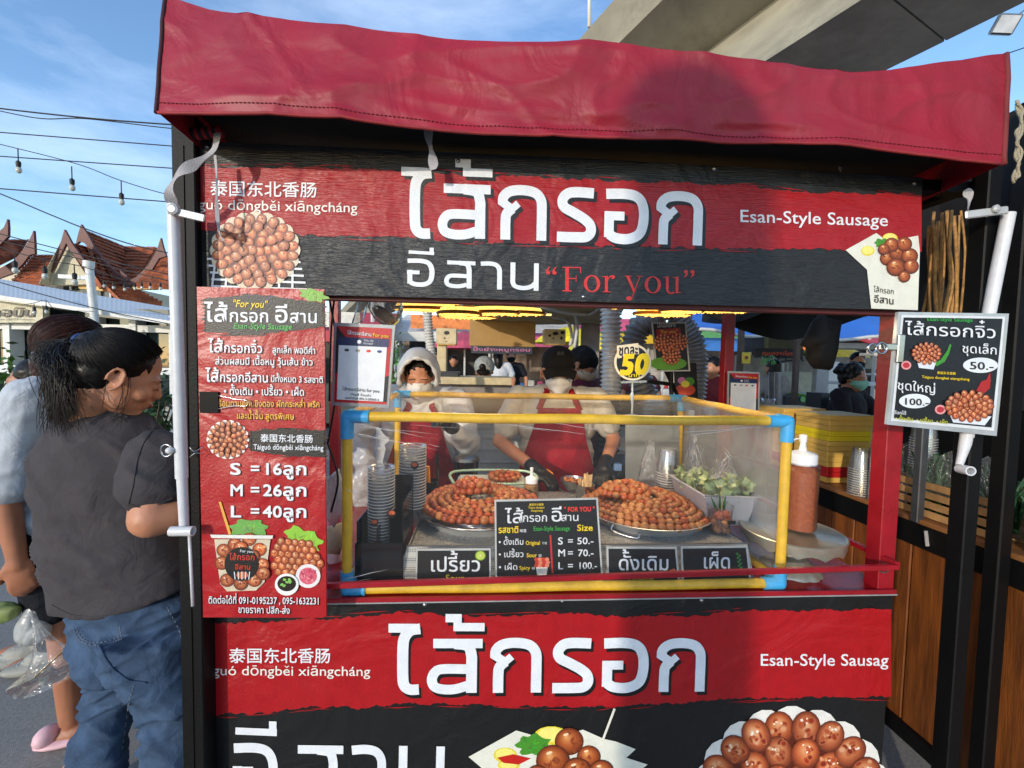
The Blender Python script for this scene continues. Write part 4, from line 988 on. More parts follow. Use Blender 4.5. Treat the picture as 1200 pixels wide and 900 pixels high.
for l_, n_, y in (('S', '16', 556), ('M', '26', 581), ('L', '40', 606)):
    mt(l_, 269, 283 if l_ != 'M' else 286, y, 13, k=LA, off=.02, dy=0); mt('=', 293, 305, y - .5, 13, k=LA, off=.02, dy=0)
    mt(n_, 308, 331, y, 13, k=LA, off=.022, dy=.3); mt('ลูก', 331, 361, y + .2, 11, off=.02, dy=.4)
mt('ติดต่อได้ที่ 091-0195237 , 095-1632231', 244, 375, 707, 6.8, k=.6); mt('ขายราคา ปลีก-ส่ง', 279, 340, 718, 6.2)
M = MB(); leafy(M, 367, 346, 16, 7, Yn, S(120, 170, 60), 2, rot=.2); M.build('lettuce_picture', INK, mp_, col=True)
M = MB(); rosette(M, 267, 515, 20.5, Yn, 8, sq=.9, outline=S(232, 225, 215), rings=((1, 18), (.7, 12), (.4, 7), (.12, 3)), br=.155); M.build('sausage_picture', INK, mp_, col=True)
M = MB()
leafy(M, 292, 619, 22, 10, Yn, S(105, 160, 75), 3); leafy(M, 355, 632, 23, 12, Yn, S(140, 190, 60), 4, rot=.35)
M.build('lettuce_picture', INK, mp_, col=True)
M = MB(); r_ = random.Random(4); i = 0
for row in range(8):
    for c_ in range(7):
        x = 321 + c_ * 8.2 + (row % 2) * 4 + row * .2; y = 634 + row * 7.2 + c_ * .8
        if ((x - 344) / 31) ** 2 + ((y - 656) / 27) ** 2 < 1.05: i += 1; pball(M, x, y, 5, 5.4, Yn - .0003 - ((i * 37) % 53) * .000023, r_)
M.build('sausage_pile_picture', INK, mp_, col=True)
M = MB(); z = Yn - .0015
M.pp([(256, 588), (259, 588), (271, 626), (268, 627)], Yn - .0006, S(225, 165, 70))
M.pp([(251, 632), (317, 632), (310, 682), (300, 692), (266, 693), (258, 684)], z, S(205, 190, 165))
r_ = random.Random(9)
for k, (x, y) in enumerate([(262, 645), (275, 638), (292, 632), (304, 644), (260, 660), (307, 662), (266, 680), (282, 684), (298, 680), (308, 672), (282, 642), (296, 652)]): pball(M, x, y, 8.5, 8, z - .0002 - k * .00021, r_, big=True)
M.pe(283, 661, 20, 20, z - .003, S(18, 16, 16), n=28); M.pp([(246, 626.5), (320, 627.5), (319, 631.5), (248, 630.5)], z - .0032, S(225, 222, 215))
M.pe(284, 674, 7, 4, z - .0032, S(190, 100, 60))
for k in range(5): M.pp([(274 + k * 4.5, 670), (275 + k * 4.5, 670), (276 + k * 4, 679), (275 + k * 4, 679)], z - .0034, WHT)
M.build('cup_picture', INK, mp_, col=True)
lettering(mp_, 'ไส้กรอก', (269, 656), (299, 656.5), 5.5, z - .0036, S(200, 60, 40), off=.01); lettering(mp_, 'อีสาน', (275, 667), (294, 667.4), 4.5, z - .0036, S(200, 60, 40), off=.01)
lettering(mp_, 'For you', (281, 647), (297, 648), 3, z - .0036, WHT, LA)
M = MB()
M.pe(361, 675, 14.5, 14, z, S(226, 220, 218), n=24); M.pe(361, 675, 10.5, 10, z - .0002, S(208, 90, 110), n=20)
for k in range(22): M.pe(361 + r_.uniform(-8, 8), 675 + r_.uniform(-7, 7), 2.6, .8, z - .0004 - .00005 * k, (S(232, 140, 150), S(190, 60, 90))[k % 2], n=6, rot=r_.uniform(0, 3))
M.pe(336, 685, 14, 13, z - .002, S(230, 228, 224), n=24); M.pe(336, 684, 11, 9, z - .0022, S(30, 18, 12), n=20)
for k in range(7): M.pe(336 + r_.uniform(-6, 6), 684 + r_.uniform(-5, 5), 2.2, 1.5, z - .0024 - .00005 * k, S(130, 190, 90), n=6, rot=r_.uniform(0, 3))
M.build('sauce_dish_picture', INK, mp_, col=True)

# ---- banner on the stall front below the counter
YB = 0.0
bn = thing('front_banner', 'red and black vinyl banner with white Thai letters covering the stall front below the counter', 'banner', aY(640, 800, YB))
zb = .12
cTL, cTR = aY(245.5, 705, YB), aY(1048.5, 694, YB)
M = MB(); M.col = S(24, 24, 24)
xl, xr = aY(246, 800, YB).x, 1.19
M.prism([(xl, YB, .857), (xr, YB, .857), (xr - .004, YB, zb), (xl, YB, zb)], (0, .003, 0)); M.build('vinyl_sheet', VINYL2, bn, col=True)
M = MB()
brush(M, [(246.5, 731), (330, 727), (400, 724), (467, 718), (560, 723), (650, 719), (733, 723), (800, 721), (883, 715), (1044.5, 715)],
      [(247.5, 838), (310, 836), (367, 827), (420, 830), (467, 825), (530, 825), (620, 828), (730, 828), (800, 823), (880, 818), (1037.5, 817)], YB - LY, S(164, 18, 24), 21)
M.build('red_band', VINYL2, bn, col=True)
YL = YB - 2 * LY
bigletters(bn, TITLE, (455.3, 812.5), (825.5, 810), 1111, 65.6, YL, WHT, (2.8, 4, S(14, 14, 14)))
bigletters(bn, ESAN, (272, 936), (521, 937), 794, 66, YL, WHT, wk=.9)
lettering(bn, '泰国东北香肠', (268, 775.5), (388, 775.5), 16.5, YL, WHT, CJ, off=.01)
lettering(bn, 'guó dōngběi xiāngcháng', (249, 791), (434, 792), 11, YL, S(230, 225, 215), .68, off=.004)
lettering(bn, 'Esan-Style Sausag', (890, 780), (1041, 780), 13.5, YL, WHT, LA, off=.006)
M = MB(); rosette(M, 928, 946, 96, YL, 31, sq=.98, rings=((1, 20), (.69, 13), (.38, 8), (.08, 1)), br=.18, outline=S(226, 222, 214), big=True); M.build('sausage_picture', INK, bn, col=True)
M = traypic(bn, [(549, 887), (605, 856), (622, 861), (640, 872), (662, 862), (683, 855), (708, 866), (722, 869), (745, 878), (734, 888), (759, 896), (715, 930), (600, 930)],
            [(667, 869, 17), (690, 887, 14), (648, 892, 20), (676, 905, 18), (705, 905, 15), (630, 910, 14)], YL, 5, [(625, 873, 20)], [(646, 862, 20, 11), (592, 885, 14, 9), (596, 897, 13, 7)], 0)
M.pp([(583, 888), (601, 884), (622, 889), (608, 896), (590, 894)], YL - .0012, S(190, 30, 20)); M.pp([(719, 830), (721.5, 831), (706, 872), (703.5, 871)], YL - .004, S(225, 220, 205))
M.build('food_tray_picture', INK, bn, col=True)
for x, y in ((498, 708.5), (822, 703.5), (659, 704)): screw(bn, x, y, YB)

# ---- payment cards (the code itself is left out)
def paycard(label, TL, TR, BR, BL, Y, texts):
    t = thing('payment_card', label, 'payment sign', aY((TL[0] + TR[0]) / 2, (TL[1] + BL[1]) / 2, Y))
    def q(u, v):
        a = V((*TL, 0)).lerp(V((*TR, 0)), u); b = V((*BL, 0)).lerp(V((*BR, 0)), u); c = a.lerp(b, v); return (c.x, c.y)
    M = MB(); sheet(M, [q(-.05, -.045), q(1.05, -.045), q(1.05, 1.045), q(-.05, 1.045)], Y, .008, (0, 0, 0)); M.build('frame', mat('clear_acrylic_edge', S(170, 172, 174), rough=.25, metal=.4), t)
    def R(u0, v0, u1, v1, c, k): M_.pp([q(u0, v0), q(u1, v0), q(u1, v1), q(u0, v1)], Y - LY * k, c)
    M_ = MB(); R(0, 0, 1, 1, S(186, 22, 30), 1); M_.pp([q(0, 0), q(.16, .13), q(.16, .6), q(0, .62)], Y - LY * 1.3, S(24, 24, 30)); M_.pp([q(1, .62), q(.86, .66), q(.86, .97), q(1, .97)], Y - LY * 1.3, S(24, 24, 30))
    R(.03, .14, .96, .25, S(24, 40, 86), 1.6); R(.05, .25, .93, .965, S(224, 226, 228), 2); M_.build('printed_sheet', INK, t, col=True)
    M_ = MB()
    for k, c in enumerate((S(60, 60, 60), S(150, 140, 120), S(210, 50, 40), S(30, 50, 110))): M_.pe(*q(.2 + k * .2, .31), (TR[0] - TL[0]) * .045, (TR[0] - TL[0]) * .025, Y - LY * 3, c, n=10)
    M_.pe(*q(.42, .195), (TR[0] - TL[0]) * .04, (TR[0] - TL[0]) * .035, Y - LY * 3, S(225, 228, 230), n=10)
    M_.build('logo_marks', INK, t, col=True)
    w_ = TR[0] - TL[0]
    lettering(t, 'ไส้กรอกอีสาน', q(.2, .1), q(.64, .115), w_ * .05, Y - LY * 3, WHT, off=.01); lettering(t, 'For you', q(.66, .115), q(.95, .125), w_ * .06, Y - LY * 3, YEL, LA, off=.01)
    lettering(t, 'THAI QR', q(.5, .185), q(.68, .188), w_ * .035, Y - LY * 3, WHT, LA); lettering(t, 'PAYMENT', q(.5, .225), q(.68, .228), w_ * .035, Y - LY * 3, WHT, LA)
    for s_, u0, u1, v, h in texts: lettering(t, s_, q(u0, v), q(u1, v + .01), w_ * h, Y - LY * 3, S(40, 40, 44), off=.006)
    return t, q
pc1, q1 = paycard('white payment card in a red frame hanging beside the menu poster', (394.5, 382), (459.5, 385), (453, 474), (391.5, 471), .0,
       [('ไส้กรอกอีสาน for you', .15, .85, .84, .045), ('บัญชี ร้านค้า', .3, .7, .9, .03), ('เลขที่บัญชี 846-3-20260-4', .2, .85, .95, .032)])
pc2, q2 = paycard('small payment card clamped to the rear red post', (855, 437), (889, 438), (888, 484), (854, 482), .80, [('For you', .3, .7, .94, .04)])

# ---- black price sign clipped on the right
YR = -.1
rs = thing('price_sign', 'black price sign in a clear frame right of the red post, prices 50 and 100', 'sign', aY(1110, 440, YR))
M = MB(); sheet(M, [(1053, 365.5), (1182.5, 367.5), (1168, 511), (1040, 497.5)], YR, .009, (0, 0, 0)); M.build('clear_frame', mat('frosted_acrylic', S(180, 184, 186), rough=.2, metal=.2), rs)
M = MB(); M.pp([(1056.5, 369), (1178, 371), (1165, 505), (1044, 493)], YR - LY, S(216, 218, 220)); M.pp([(1059, 372), (1175, 373.5), (1162, 501), (1047.5, 490)], YR - 2 * LY, S(20, 20, 22)); M.build('printed_sheet', INK, rs, col=True)
Yr = YR - 3 * LY
def rl(t, a, b, xh, c=WHT, k=TH, off=.004): return lettering(rs, t, a, b, xh, Yr - LY, c, k, off)
rl('Esan-Style Sausage', (1086, 376), (1140, 377), 4, GRN, LA); rl('ไส้กรอกจิ๋ว', (1061, 392), (1168, 396.5), 11)
rl('ชุดเล็ก', (1127, 413), (1169, 415.5), 8); rl('ชุดใหญ่', (1051, 456), (1097, 461), 8)
MB().pe(1149, 428, 20.5, 9, Yr, S(222, 226, 230), n=26).build('price_oval', INK, rs, col=True); MB().pe(1072, 470, 18.5, 8.5, Yr, S(222, 226, 230), n=26).build('price_oval', INK, rs, col=True)
rl('50.-', (1136, 432.5), (1165, 433.5), 8.5, BLK, LA, off=.012); rl('100.-', (1058, 474), (1089, 475.5), 7.5, BLK, LA, off=.012)
rl('泰国东北香肠', (1098, 438), (1120, 439), 3, YEL, CJ); rl('Taiguo dongbei xiangchang', (1080, 443), (1136, 446), 3, YEL, LA); rl('เลือกได้', (1046, 485), (1062, 486), 3); rl('• ดั้งเดิม  • เปรี้ยว  • เผ็ด', (1049, 492), (1111, 497), 3.4, S(200, 200, 60))
M = MB(); M.pp([(1074, 421), (1098, 422), (1094, 433), (1077, 431)], Yr, S(215, 220, 228)); M.build('cup_picture', INK, rs, col=True); M = MB(); M.pp([(1112, 484), (1162, 488), (1154, 498.5), (1117, 495)], Yr, S(215, 220, 228)); M.build('cup_picture', INK, rs, col=True)
M = MB(); M.pp([(1090, 427), (1102, 422), (1110, 411), (1113, 403), (1115, 404), (1112, 415), (1107, 424), (1098, 429)], Yr + .0002, S(60, 140, 40)); M.build('green_chilli_picture', INK, rs, col=True)
M = MB(); M.pp([(1144, 458), (1150, 447), (1156, 445), (1160, 436), (1161, 446), (1160, 455), (1152, 462)], Yr + .0002, S(170, 25, 25)); M.build('red_chilli_picture', INK, rs, col=True)
for x, y, r in ((1102, 480, 6.5), (1062, 428, 6)): M = MB(); M.pe(x, y, r, r * .86, Yr, S(222, 150, 150)); M.pe(x, y, r * .66, r * .55, Yr - .0003, S(180, 40, 50)); M.build('sauce_dish_picture', INK, rs, col=True)
M = MB(); rosette(M, 1086, 414, 15, Yr - .0005, 41, sq=.72, rings=((1, 15), (.7, 11), (.4, 6), (.1, 2)), br=.17); M.build('small_sausage_picture', INK, rs, col=True)
M = MB(); rosette(M, 1136, 476, 25, Yr - .0005, 42, sq=.6, rings=((1, 17), (.74, 13), (.48, 9), (.2, 4)), br=.16); M.build('large_sausage_picture', INK, rs, col=True)
CHR = mat('chrome', S(190, 190, 192), rough=.18, metal=1)
M = MB(); M.bar(aY(1057, 392, YR - .006), aY(1054, 425, YR - .006), .005, .018, upv=(1, 0, 0), bev=.002); M.bar(aY(1055, 407, YR - .004), aY(1030, 406, YR - .004), .005, .017, bev=.002); M.build('bulldog_clip', CHR, rs)
M = MB()
for x, r in ((1033, .014), (1022, .011)):
    c = aY(x, 408, YR - .012); M.tube([c + V((cos(a) * r, 0, sin(a) * r)) for a in [2 * pi * k / 16 for k in range(16)]], .003, 6, closed=True)
M.build('clip_ring', CHR, rs, smooth=True)

# ---- price board and flavour cards inside the case
def card(label, name, pts, Y, frame=S(190, 192, 190), fw_=2.0, tiltlabel=None, cat='price card', c=S(20, 20, 22)):
    cx = sum(p[0] for p in pts) / 4; cy = sum(p[1] for p in pts) / 4
    t = thing(name, label, cat, aY(cx, cy, Y))
    M = MB(); sheet(M, pts, Y, .004, (0, 0, 0)); M.build('frame', mat('card_frame', frame, rough=.35), t)
    M = MB(); M.pp([(x + (fw_ if x < cx else -fw_), y + (fw_ if y < cy else -fw_)) for x, y in pts], Y - LY, c); M.build('printed_sheet', INK, t, col=True)
    return t
YC = .045
pb = card('black price board with S, M and L prices between the two sausage platters', 'price_board', [(579.5, 586), (700.5, 583.5), (706.5, 678), (580.5, 681)], YC)
def bl(t, x0, x1, y, xh, c=WHT, k=TH, off=.006, sl=-.012, P=None, Y=None): return lettering(P or pb, t, (x0, y), (x1, y + (x1 - x0) * sl), xh, (Y or YC) - 2 * LY, c, k, off)
bl('ไส้', 592, 614, 613, 12); bl('กรอก', 612, 642, 611.5, 7.5); bl('อี', 645, 660, 611, 12.5); bl('สาน', 657, 679, 610.5, 7)
bl('" FOR YOU "', 661, 697, 599.5, 5.2, S(225, 50, 40), LA, .03); bl('泰国东北香肠', 620, 637, 592.5, 2.6, YEL, CJ); bl('Taiguo dongbei', 619, 638, 596, 2.3, YEL, LA); bl('xiangchang', 622, 636, 599.5, 2.3, YEL, LA)
bl('รสชาติ', 584, 608, 624.5, 6, YEL, off=.02); bl('味道', 609, 617, 623.5, 3.6, WHT, CJ); bl('Esan-Style Sausage', 625, 668, 622, 5, GRN, LA); bl('Size', 676, 695, 622, 7, YEL, LA, .016)
for th, en, zh, y, xe in (('• ดั้งเดิม', 'Original', '不辣', 638.5, 633), ('• เปรี้ยว', 'Sour', '酸', 653, 629), ('• เผ็ด', 'Spicy', '辣', 668, 621)):
    x1 = {638.5: 614, 653: 614, 668: 607}[y]; x0 = {638.5: 616, 653: 617, 668: 608.5}[y]
    bl(th, 584, x1, y, 5.4); bl(en, x0, xe, y, 4.6, YEL, LA, .012); bl(zh, xe + 2, xe + (8 if len(zh) > 1 else 6), y - .5, 3.2, S(190, 190, 190), CJ)
for l_, p_, y, x0 in (('S', '50.-', 638, 676), ('M', '70.-', 652, 677), ('L', '100.-', 667, 677)):
    bl(l_, 653.5, 660 if l_ != 'M' else 663, y, 8, k=LA, off=.014); bl('=', 665, 672, y, 8, k=LA, off=.01); bl(p_, x0, 696 if l_ != 'L' else 700, y - .3, 7.6, k=LA, off=.012)
M = MB(); M.pp([(644, 627), (646, 627), (648.5, 671.5), (646.5, 671.6)], YC - 2 * LY, S(200, 40, 36))
M.pp([(628, 664), (642, 664), (640, 676.5), (630, 676.5)], YC - 2 * LY, S(214, 210, 205)); r_ = random.Random(3)
for k in range(12): M.pe(628.5 + (k % 4) * 4.2 + (k // 4 % 2) * 1, 655.5 + (k // 4) * 3.6, 2.6, 2.4, YC - 2.4 * LY - .0001 * (k % 4), (S(200, 60, 40), S(226, 130, 100))[k % 2], n=8)
M.build('cup_picture', INK, pb, col=True)
fc1 = card('black flavour card reading sour with a lime slice, on the left', 'flavour_card', [(487.5, 643.5), (575, 643), (575.5, 690), (486.5, 690)], .04); bl('เปรี้ยว', 503, 564, 669.5, 13, P=fc1, Y=.04, off=.01, sl=0); bl('Sour', 522, 544, 681, 7.5, YEL, LA, P=fc1, Y=.04, sl=0)
M = MB(); M.pe(563, 651, 6.4, 6, .04 - 3 * LY, S(110, 150, 30), n=16); M.pe(563, 651, 5.2, 4.9, .04 - 3.3 * LY, S(190, 205, 90), n=16); M.pe(563, 651, 1, 1, .04 - 3.6 * LY, S(225, 230, 170), n=8); M.build('lime_picture', INK, fc1, col=True)
fc2 = card('black flavour card reading original, right of the price board', 'flavour_card', [(711, 641), (793, 641.5), (797, 690), (712, 690)], .04); bl('ดั้งเดิม', 724, 785, 668, 13, P=fc2, Y=.04, off=.01, sl=0); bl('Original', 736, 766, 681, 7, YEL, LA, P=fc2, Y=.04, sl=0)
M = MB(); M.pp([(776, 672), (790, 666), (792, 669), (780, 675)], .04 - 3 * LY, S(190, 90, 60)); M.build('sausage_picture', INK, fc2, col=True)
fc3 = card('black flavour card reading spicy with green peppercorns, at the right end', 'flavour_card', [(798, 641), (876, 640), (881, 688), (800, 690)], .04); bl('เผ็ด', 823, 857, 666, 13, P=fc3, Y=.04, off=.01, sl=0)
M = MB()
for k in range(9): M.pe(864 + (k % 2) * 2.2 + k * .35, 649 + k * 2.3, 1.5, 1.4, .04 - 3 * LY, S(60, 130, 60), n=7)
M.build('peppercorn_picture', INK, fc3, col=True)

# ---- round 50 badge on a clear stand on top of the case
YQ = .12
bd = thing('price_badge', 'round black and yellow badge reading 50 on a clear stand', 'badge', aY(742, 487, YQ))
M = MB()
def disc(M, x, y, r, Y, th, c, n=36):
    M.col = c; M.prism([aY(x + r * cos(2 * pi * k / n), y + r * sin(2 * pi * k / n), Y) for k in range(n)], (0, th, 0))
disc(M, 741.5, 424.5, 21.5, YQ, .004, S(235, 215, 180)); M.prism([aY(*p, YQ - 1.6 * LY) for p in [(723, 405), (748, 402), (749, 415), (738, 415), (730, 419), (724, 420)]], (0, .0032, 0)); M.build('badge_board', INK, bd, col=True)
M = MB(); disc(M, 741.5, 424.5, 19, YQ - LY, .0005, S(18, 18, 18)); M.build('black_disc', INK, bd, col=True)
lettering(bd, 'ชุดละ', (725, 416.5), (748, 415), 9, YQ - 2 * LY, BLK, off=.03); lettering(bd, '50', (726, 438.5), (760, 437.5), 22, YQ - 2.6 * LY, S(245, 205, 10), LA, off=.05, shear=.15); lettering(bd, 'บาท', (736, 442), (750, 441.6), 3.2, YQ - 2.6 * LY, YEL, off=.02)
M = MB(); M.bar(aY(728, 448, YQ), aY(757, 447, YQ), .01, .006); M.tube([aY(741, 447, YQ), aY(741, 459, YQ), aY(740.5, 462, YQ), aY(741, 475, YQ), aY(740.5, 487, YQ)], [.003, .003, .006, .003, .003], 8); M.lathe([(.022, 0), (.022, .004), (.004, .008)], aY(740.5, 488, YQ), 20)
M.build('clear_stand', mat('milky_plastic', S(210, 212, 205), rough=.2, trans=.5), bd, smooth=40)

# ---- two small posters on a dark tripod behind the case
YP = .98
ps = thing('sausage_poster', 'small black poster with three pictured sausage coils beside the duct', 'poster', aY(787, 406, YP))
M = MB(); sheet(M, [(764, 378), (804, 377.5), (809, 435), (769, 435.5)], YP, .008, S(180, 180, 176)); sheet(M, [(765.5, 379.5), (802.5, 379), (807, 433.5), (770.5, 434)], YP - .001, .001, S(18, 18, 18)); M.build('frame', INK, ps, col=True)
M = MB(); M.pp([(769, 386), (797, 384), (798, 392), (770, 394)], YP - 2.2 * LY, RED); M.pe(783, 426, 22, 8, YP - 2.2 * LY, S(90, 150, 40)); M.build('printed_art', INK, ps, col=True)
M = MB()
for i, (x, y) in enumerate(((777, 402), (795, 401), (787, 417))): rosette(M, x, y, 9.5, YP - (3 + i * 1.2) * LY, 50 + i, sq=.95, rings=((1, 13), (.62, 8), (.25, 4)), br=.2)
M.build('sausage_picture', INK, ps, col=True); lettering(ps, 'ไส้กรอกอีสาน', (770, 384), (792, 383), 3.5, YP - 3 * LY, WHT); lettering(ps, '"For you"', (773, 391), (794, 390), 4, YP - 3 * LY, YEL, LA)
ps2 = thing('food_poster', 'lower food poster half hidden behind the case', 'poster', aY(806, 450, YP + .05))
M = MB(); sheet(M, [(790, 426), (816, 425), (818, 468), (792, 468)], YP + .05, .008, S(30, 30, 30)); M.pe(803, 457, 12, 7, YP + .05 - LY, S(180, 70, 50)); M.pe(799, 446, 5, 4, YP + .05 - LY, S(180, 110, 160)); M.pe(808, 447, 6, 5, YP + .05 - LY, S(70, 130, 50)); M.pe(803, 450, 5, 4, YP + .05 - 2 * LY, S(200, 190, 70)); M.build('printed_sheet', INK, ps2, col=True)
# ================================================================== display case of yellow pipes and clear sheet
ypipe = mat('yellow_pvc', S(222, 178, 50), rough=.38, var=.1, scale=25, bump=.1, bscale=90, dirt=.5, dirtcol=S(168, 122, 40))
bpipe = mat('blue_pvc', S(60, 160, 214), rough=.4, var=.08, scale=30, dirt=.35, dirtcol=S(150, 190, 210))
YF, YK = .022, .82
TLf, TRf, BLf, BRf = aY(407, 487, YF), aY(912, 495, YF), aY(406, 694, YF), aY(914, 683, YF)
BLf.z = BRf.z = .8795; TLf.z = TRf.z = 1.35; BLf.x = TLf.x; BRf.x = TRf.x = .86
TLb, TRb = V((aY(466, 462, YK).x, YK, 1.35)), V((aY(797, 500, YK).x, YK, 1.35)); BLb, BRb = V((TLb.x, YK, .88)), V((TRb.x, YK, .88))
cs = thing('display_case', 'food display case of yellow pipes with blue elbows and clear plastic sheets', 'display case', (.25, .4, .866))
for a, b in ((TLf, TRf), (BLf, BRf), (TLf, BLf), (TRf, BRf), (TLb, TRb), (TLb, BLb), (TRb, BRb), (TLf, TLb), (TRf, TRb), (BLf, BLb), (BRf, BRb)):
    M = MB(); d = (b - a).normalized() * .03; n_ = 14
    P = [(a + d).lerp(b - d, k / n_) for k in range(n_ + 1)]; M.tube([p + V((0, .0, .0012 * sin(i * 1.1))) for i, p in enumerate(P)], .0135, 14); M.build('yellow_pipe', ypipe, cs, smooth=40)
for c, dx, dy, dz in ((TLf, 1, 1, -1), (TRf, -1, 1, -1), (BLf, 1, 1, 1), (BRf, -1, 1, 1), (TLb, 1, -1, -1), (TRb, -1, -1, -1), (BLb, 1, -1, 1), (BRb, -1, -1, 1)):
    M = MB(); L_ = .058 if dz < 0 else .05
    M.tube([c, c + V((dx * L_, 0, 0))], .0175, 16); M.tube([c, c + V((0, 0, dz * L_))], .0175, 16); M.tube([c, c + V((0, dy * .04, 0))], .0175, 16); M.ball(c, .0178, 16, 10)
    M.build('blue_elbow', bpipe, cs, smooth=40)
cfilm = film('case_film', gloss=.08, rough=.18, haze=.014, bump=.5, bscale=5)
def sag(A, B, C, D, k, off_):
    """slightly slack sheet between four corners"""
    nn = (B - A).cross(D - A).normalized()
    def f(u, v): return A.lerp(B, u).lerp(D.lerp(C, u), v) + nn * (off_ + k * sin(pi * u) * sin(pi * v) + .002 * vn((u * 4, v * 4, off_ * 90), 2))
    return f
M = MB(); M.grid(sag(BLf, BRf, TRf, TLf, .004, .015), 40, 14); M.build('front_sheet', cfilm, cs, smooth=True)
M = MB(); M.grid(sag(TLf, TRf, TRb, TLb, -.006, .014), 40, 20); M.build('top_sheet', film('case_film_top', gloss=.08, rough=.15, haze=.04, bump=.6, bscale=4), cs, smooth=True)
M = MB(); M.grid(sag(BLf, BLb, TLb, TLf, .004, -.015), 20, 14); M.build('side_sheet', cfilm, cs, smooth=True)
M = MB(); M.grid(sag(BRf, BRb, TRb, TRf, .004, .015), 20, 14); M.build('side_sheet', film('case_film_grey', tint=(.8, .81, .83), gloss=.12, rough=.25, haze=.22, bump=1, bscale=7), cs, smooth=True)
fold = film('film_fold', gloss=.5, rough=.15, haze=.6, bump=.2)
M = MB()
for (x0, y0), (x1, y1), w_ in (((409, 499), (517, 509), 1.2), ((411, 495), (505, 514), 1.5), ((407, 506), (518, 528), 1.6), ((410, 508), (470, 520), .8), ((404, 574), (430, 579), 1.3), ((590, 497), (696, 510), 1.7), ((600, 500), (650, 506), .8), ((650, 496), (726, 507), 1.2),
                           ((796, 507), (900, 500), 1.2), ((806, 511), (905, 497), 1.4), ((398, 680), (455, 667), 1.6), ((402, 684), (440, 677), 1.0), ((516, 524), (500, 520), .8), ((745, 500), (800, 505), .6), ((480, 498), (560, 503), .6)):
    a, b = aY(x0, y0, YF - .019), aY(x1, y1, YF - .019); r0 = w_ * .0011; M.tube([a.lerp(b, k / 6) + V((0, 0, .0008 * sin(k * 2))) for k in range(7)], [r0 * q for q in (.2, .9, 1, .8, .6, .35, .05)], 5, flat=.4)
M.build('sheet_creases', fold, cs, smooth=True, kind='stuff')
# grey splash plate behind the right end
t = thing('splash_plate', 'dull grey metal splash plate standing at the back right of the case', 'metal plate', aY(770, 560, .8)); M = MB(); M.prism([aY(x, y, .79) for x, y in ((733, 497), (796, 497), (797, 612), (733, 612))], (0, .006, 0)); M.build('plate', mat('dull_steel', S(150, 152, 148), rough=.5, metal=.5, dirt=.5, dirtcol=S(110, 112, 104), scale=6), t)

# ================================================================== perforated steel warming box
perf = mat('perforated_steel', S(176, 176, 172), rough=.35, metal=.4)
n = perf.node_tree; b_ = n.nodes['Principled BSDF']; vt = n.nodes.new('ShaderNodeTexVoronoi'); vt.inputs['Scale'].default_value = 210; vt.inputs['Randomness'].default_value = 0
tcn = n.nodes.new('ShaderNodeTexCoord'); n.links.new(tcn.outputs['Object'], vt.inputs['Vector']); rp = n.nodes.new('ShaderNodeValToRGB'); rp.color_ramp.elements[0].position = .30; rp.color_ramp.elements[1].position = .36
rp.color_ramp.elements[0].color = (.03, .03, .03, 1); rp.color_ramp.elements[1].color = (*S(184, 184, 180), 1); n.links.new(vt.outputs['Distance'], rp.inputs['Fac']); n.links.new(rp.outputs[0], b_.inputs['Base Color'])
wb = thing('warming_box', 'low perforated steel warming box carrying the sausage platters', 'warming box', (.3, .35, .864))
M = MB(); zt = .967
M.prism([(-.215, .085, zt), (.80, .085, zt), (.815, .066, .866), (-.245, .066, .866)], (0, .004, 0)); M.build('front_panel', perf, wb)
M = MB(); M.box2((-.215, .09, zt - .006), (.80, .62, zt), bev=.001); M.build('top_panel', mat('speckled_steel', S(160, 160, 156), rough=.36, metal=.35, bump=.6, bscale=260, var=.3, scale=160), wb)
M = MB(); M.box2((-.218, .087, zt - .002), (.803, .093, zt + .003)); M.build('edge_trim', steel, wb)
M = MB(); M.box2((-.21, .09, .866), (-.206, .62, zt)); M.box2((.795, .09, .866), (.799, .62, zt)); M.box2((-.21, .616, .866), (.8, .62, zt)); M.build('side_panel', steel, wb)

# ================================================================== platters and linked sausages
sm_ = []
for i, (c, c2) in enumerate(((S(190, 88, 26), S(138, 54, 12)), (S(190, 116, 54), S(140, 74, 28)), (S(164, 68, 18), S(104, 38, 8)), (S(200, 138, 76), S(152, 90, 42)))):
    sm_.append(mat('grilled_sausage_%d' % i if 0 else ('grilled_sausage' + 'abcd'[i]), c, rough=.34, col2=c2, scale=70, bump=.3, bscale=160, coat=.12, dirt=.55, dirtcol=S(110, 52, 22)))
LINK = []
for i in range(4):
    M = MB(); q = random.Random(i); M.ball((0, 0, 0), (.0142, .0128, .0128), 12, 8)
    for v in M.v: v += v.normalized() * .0011 * noise.noise(v * 120 + V((i * 9, 0, 0)))
    M.tube([(.012, 0, 0), (.0162, 0, .001)], .003, 6)
    me_o = M.build('link_mesh', sm_[i], None, smooth=True); LINK.append(me_o.data); bpy.data.objects.remove(me_o)
def coil(label, c, rings, seed, squash=1.0, pick=None, s=1.0):
    t = thing('sausage_coil', label, 'sausages', c, 'coils of grilled sausage'); q = random.Random(seed); cnt = 0
    for r, z in rings:
        n_ = max(3, int(2 * pi * r / (.0252 * s))); ph = q.uniform(0, 6)
        for k in range(n_):
            a = ph + 2 * pi * k / n_; rr = r * (1 + .02 * sin(3 * a + seed)) + q.uniform(-.0015, .0015)
            o = bpy.data.objects.new('sausage_link', q.choice(LINK[:3]) if not pick else LINK[pick(r, q)]); COL.objects.link(o); o.parent = t
            o.location = (rr * cos(a), rr * sin(a) * squash, z + q.uniform(-.002, .002) + .003 * sin(a * 2 + seed)); o.rotation_euler = (q.uniform(0, 6), q.uniform(-.15, .15), a + pi / 2); e = q.uniform(.94, 1.08) * s; o.scale = (e, e, e)
    return t
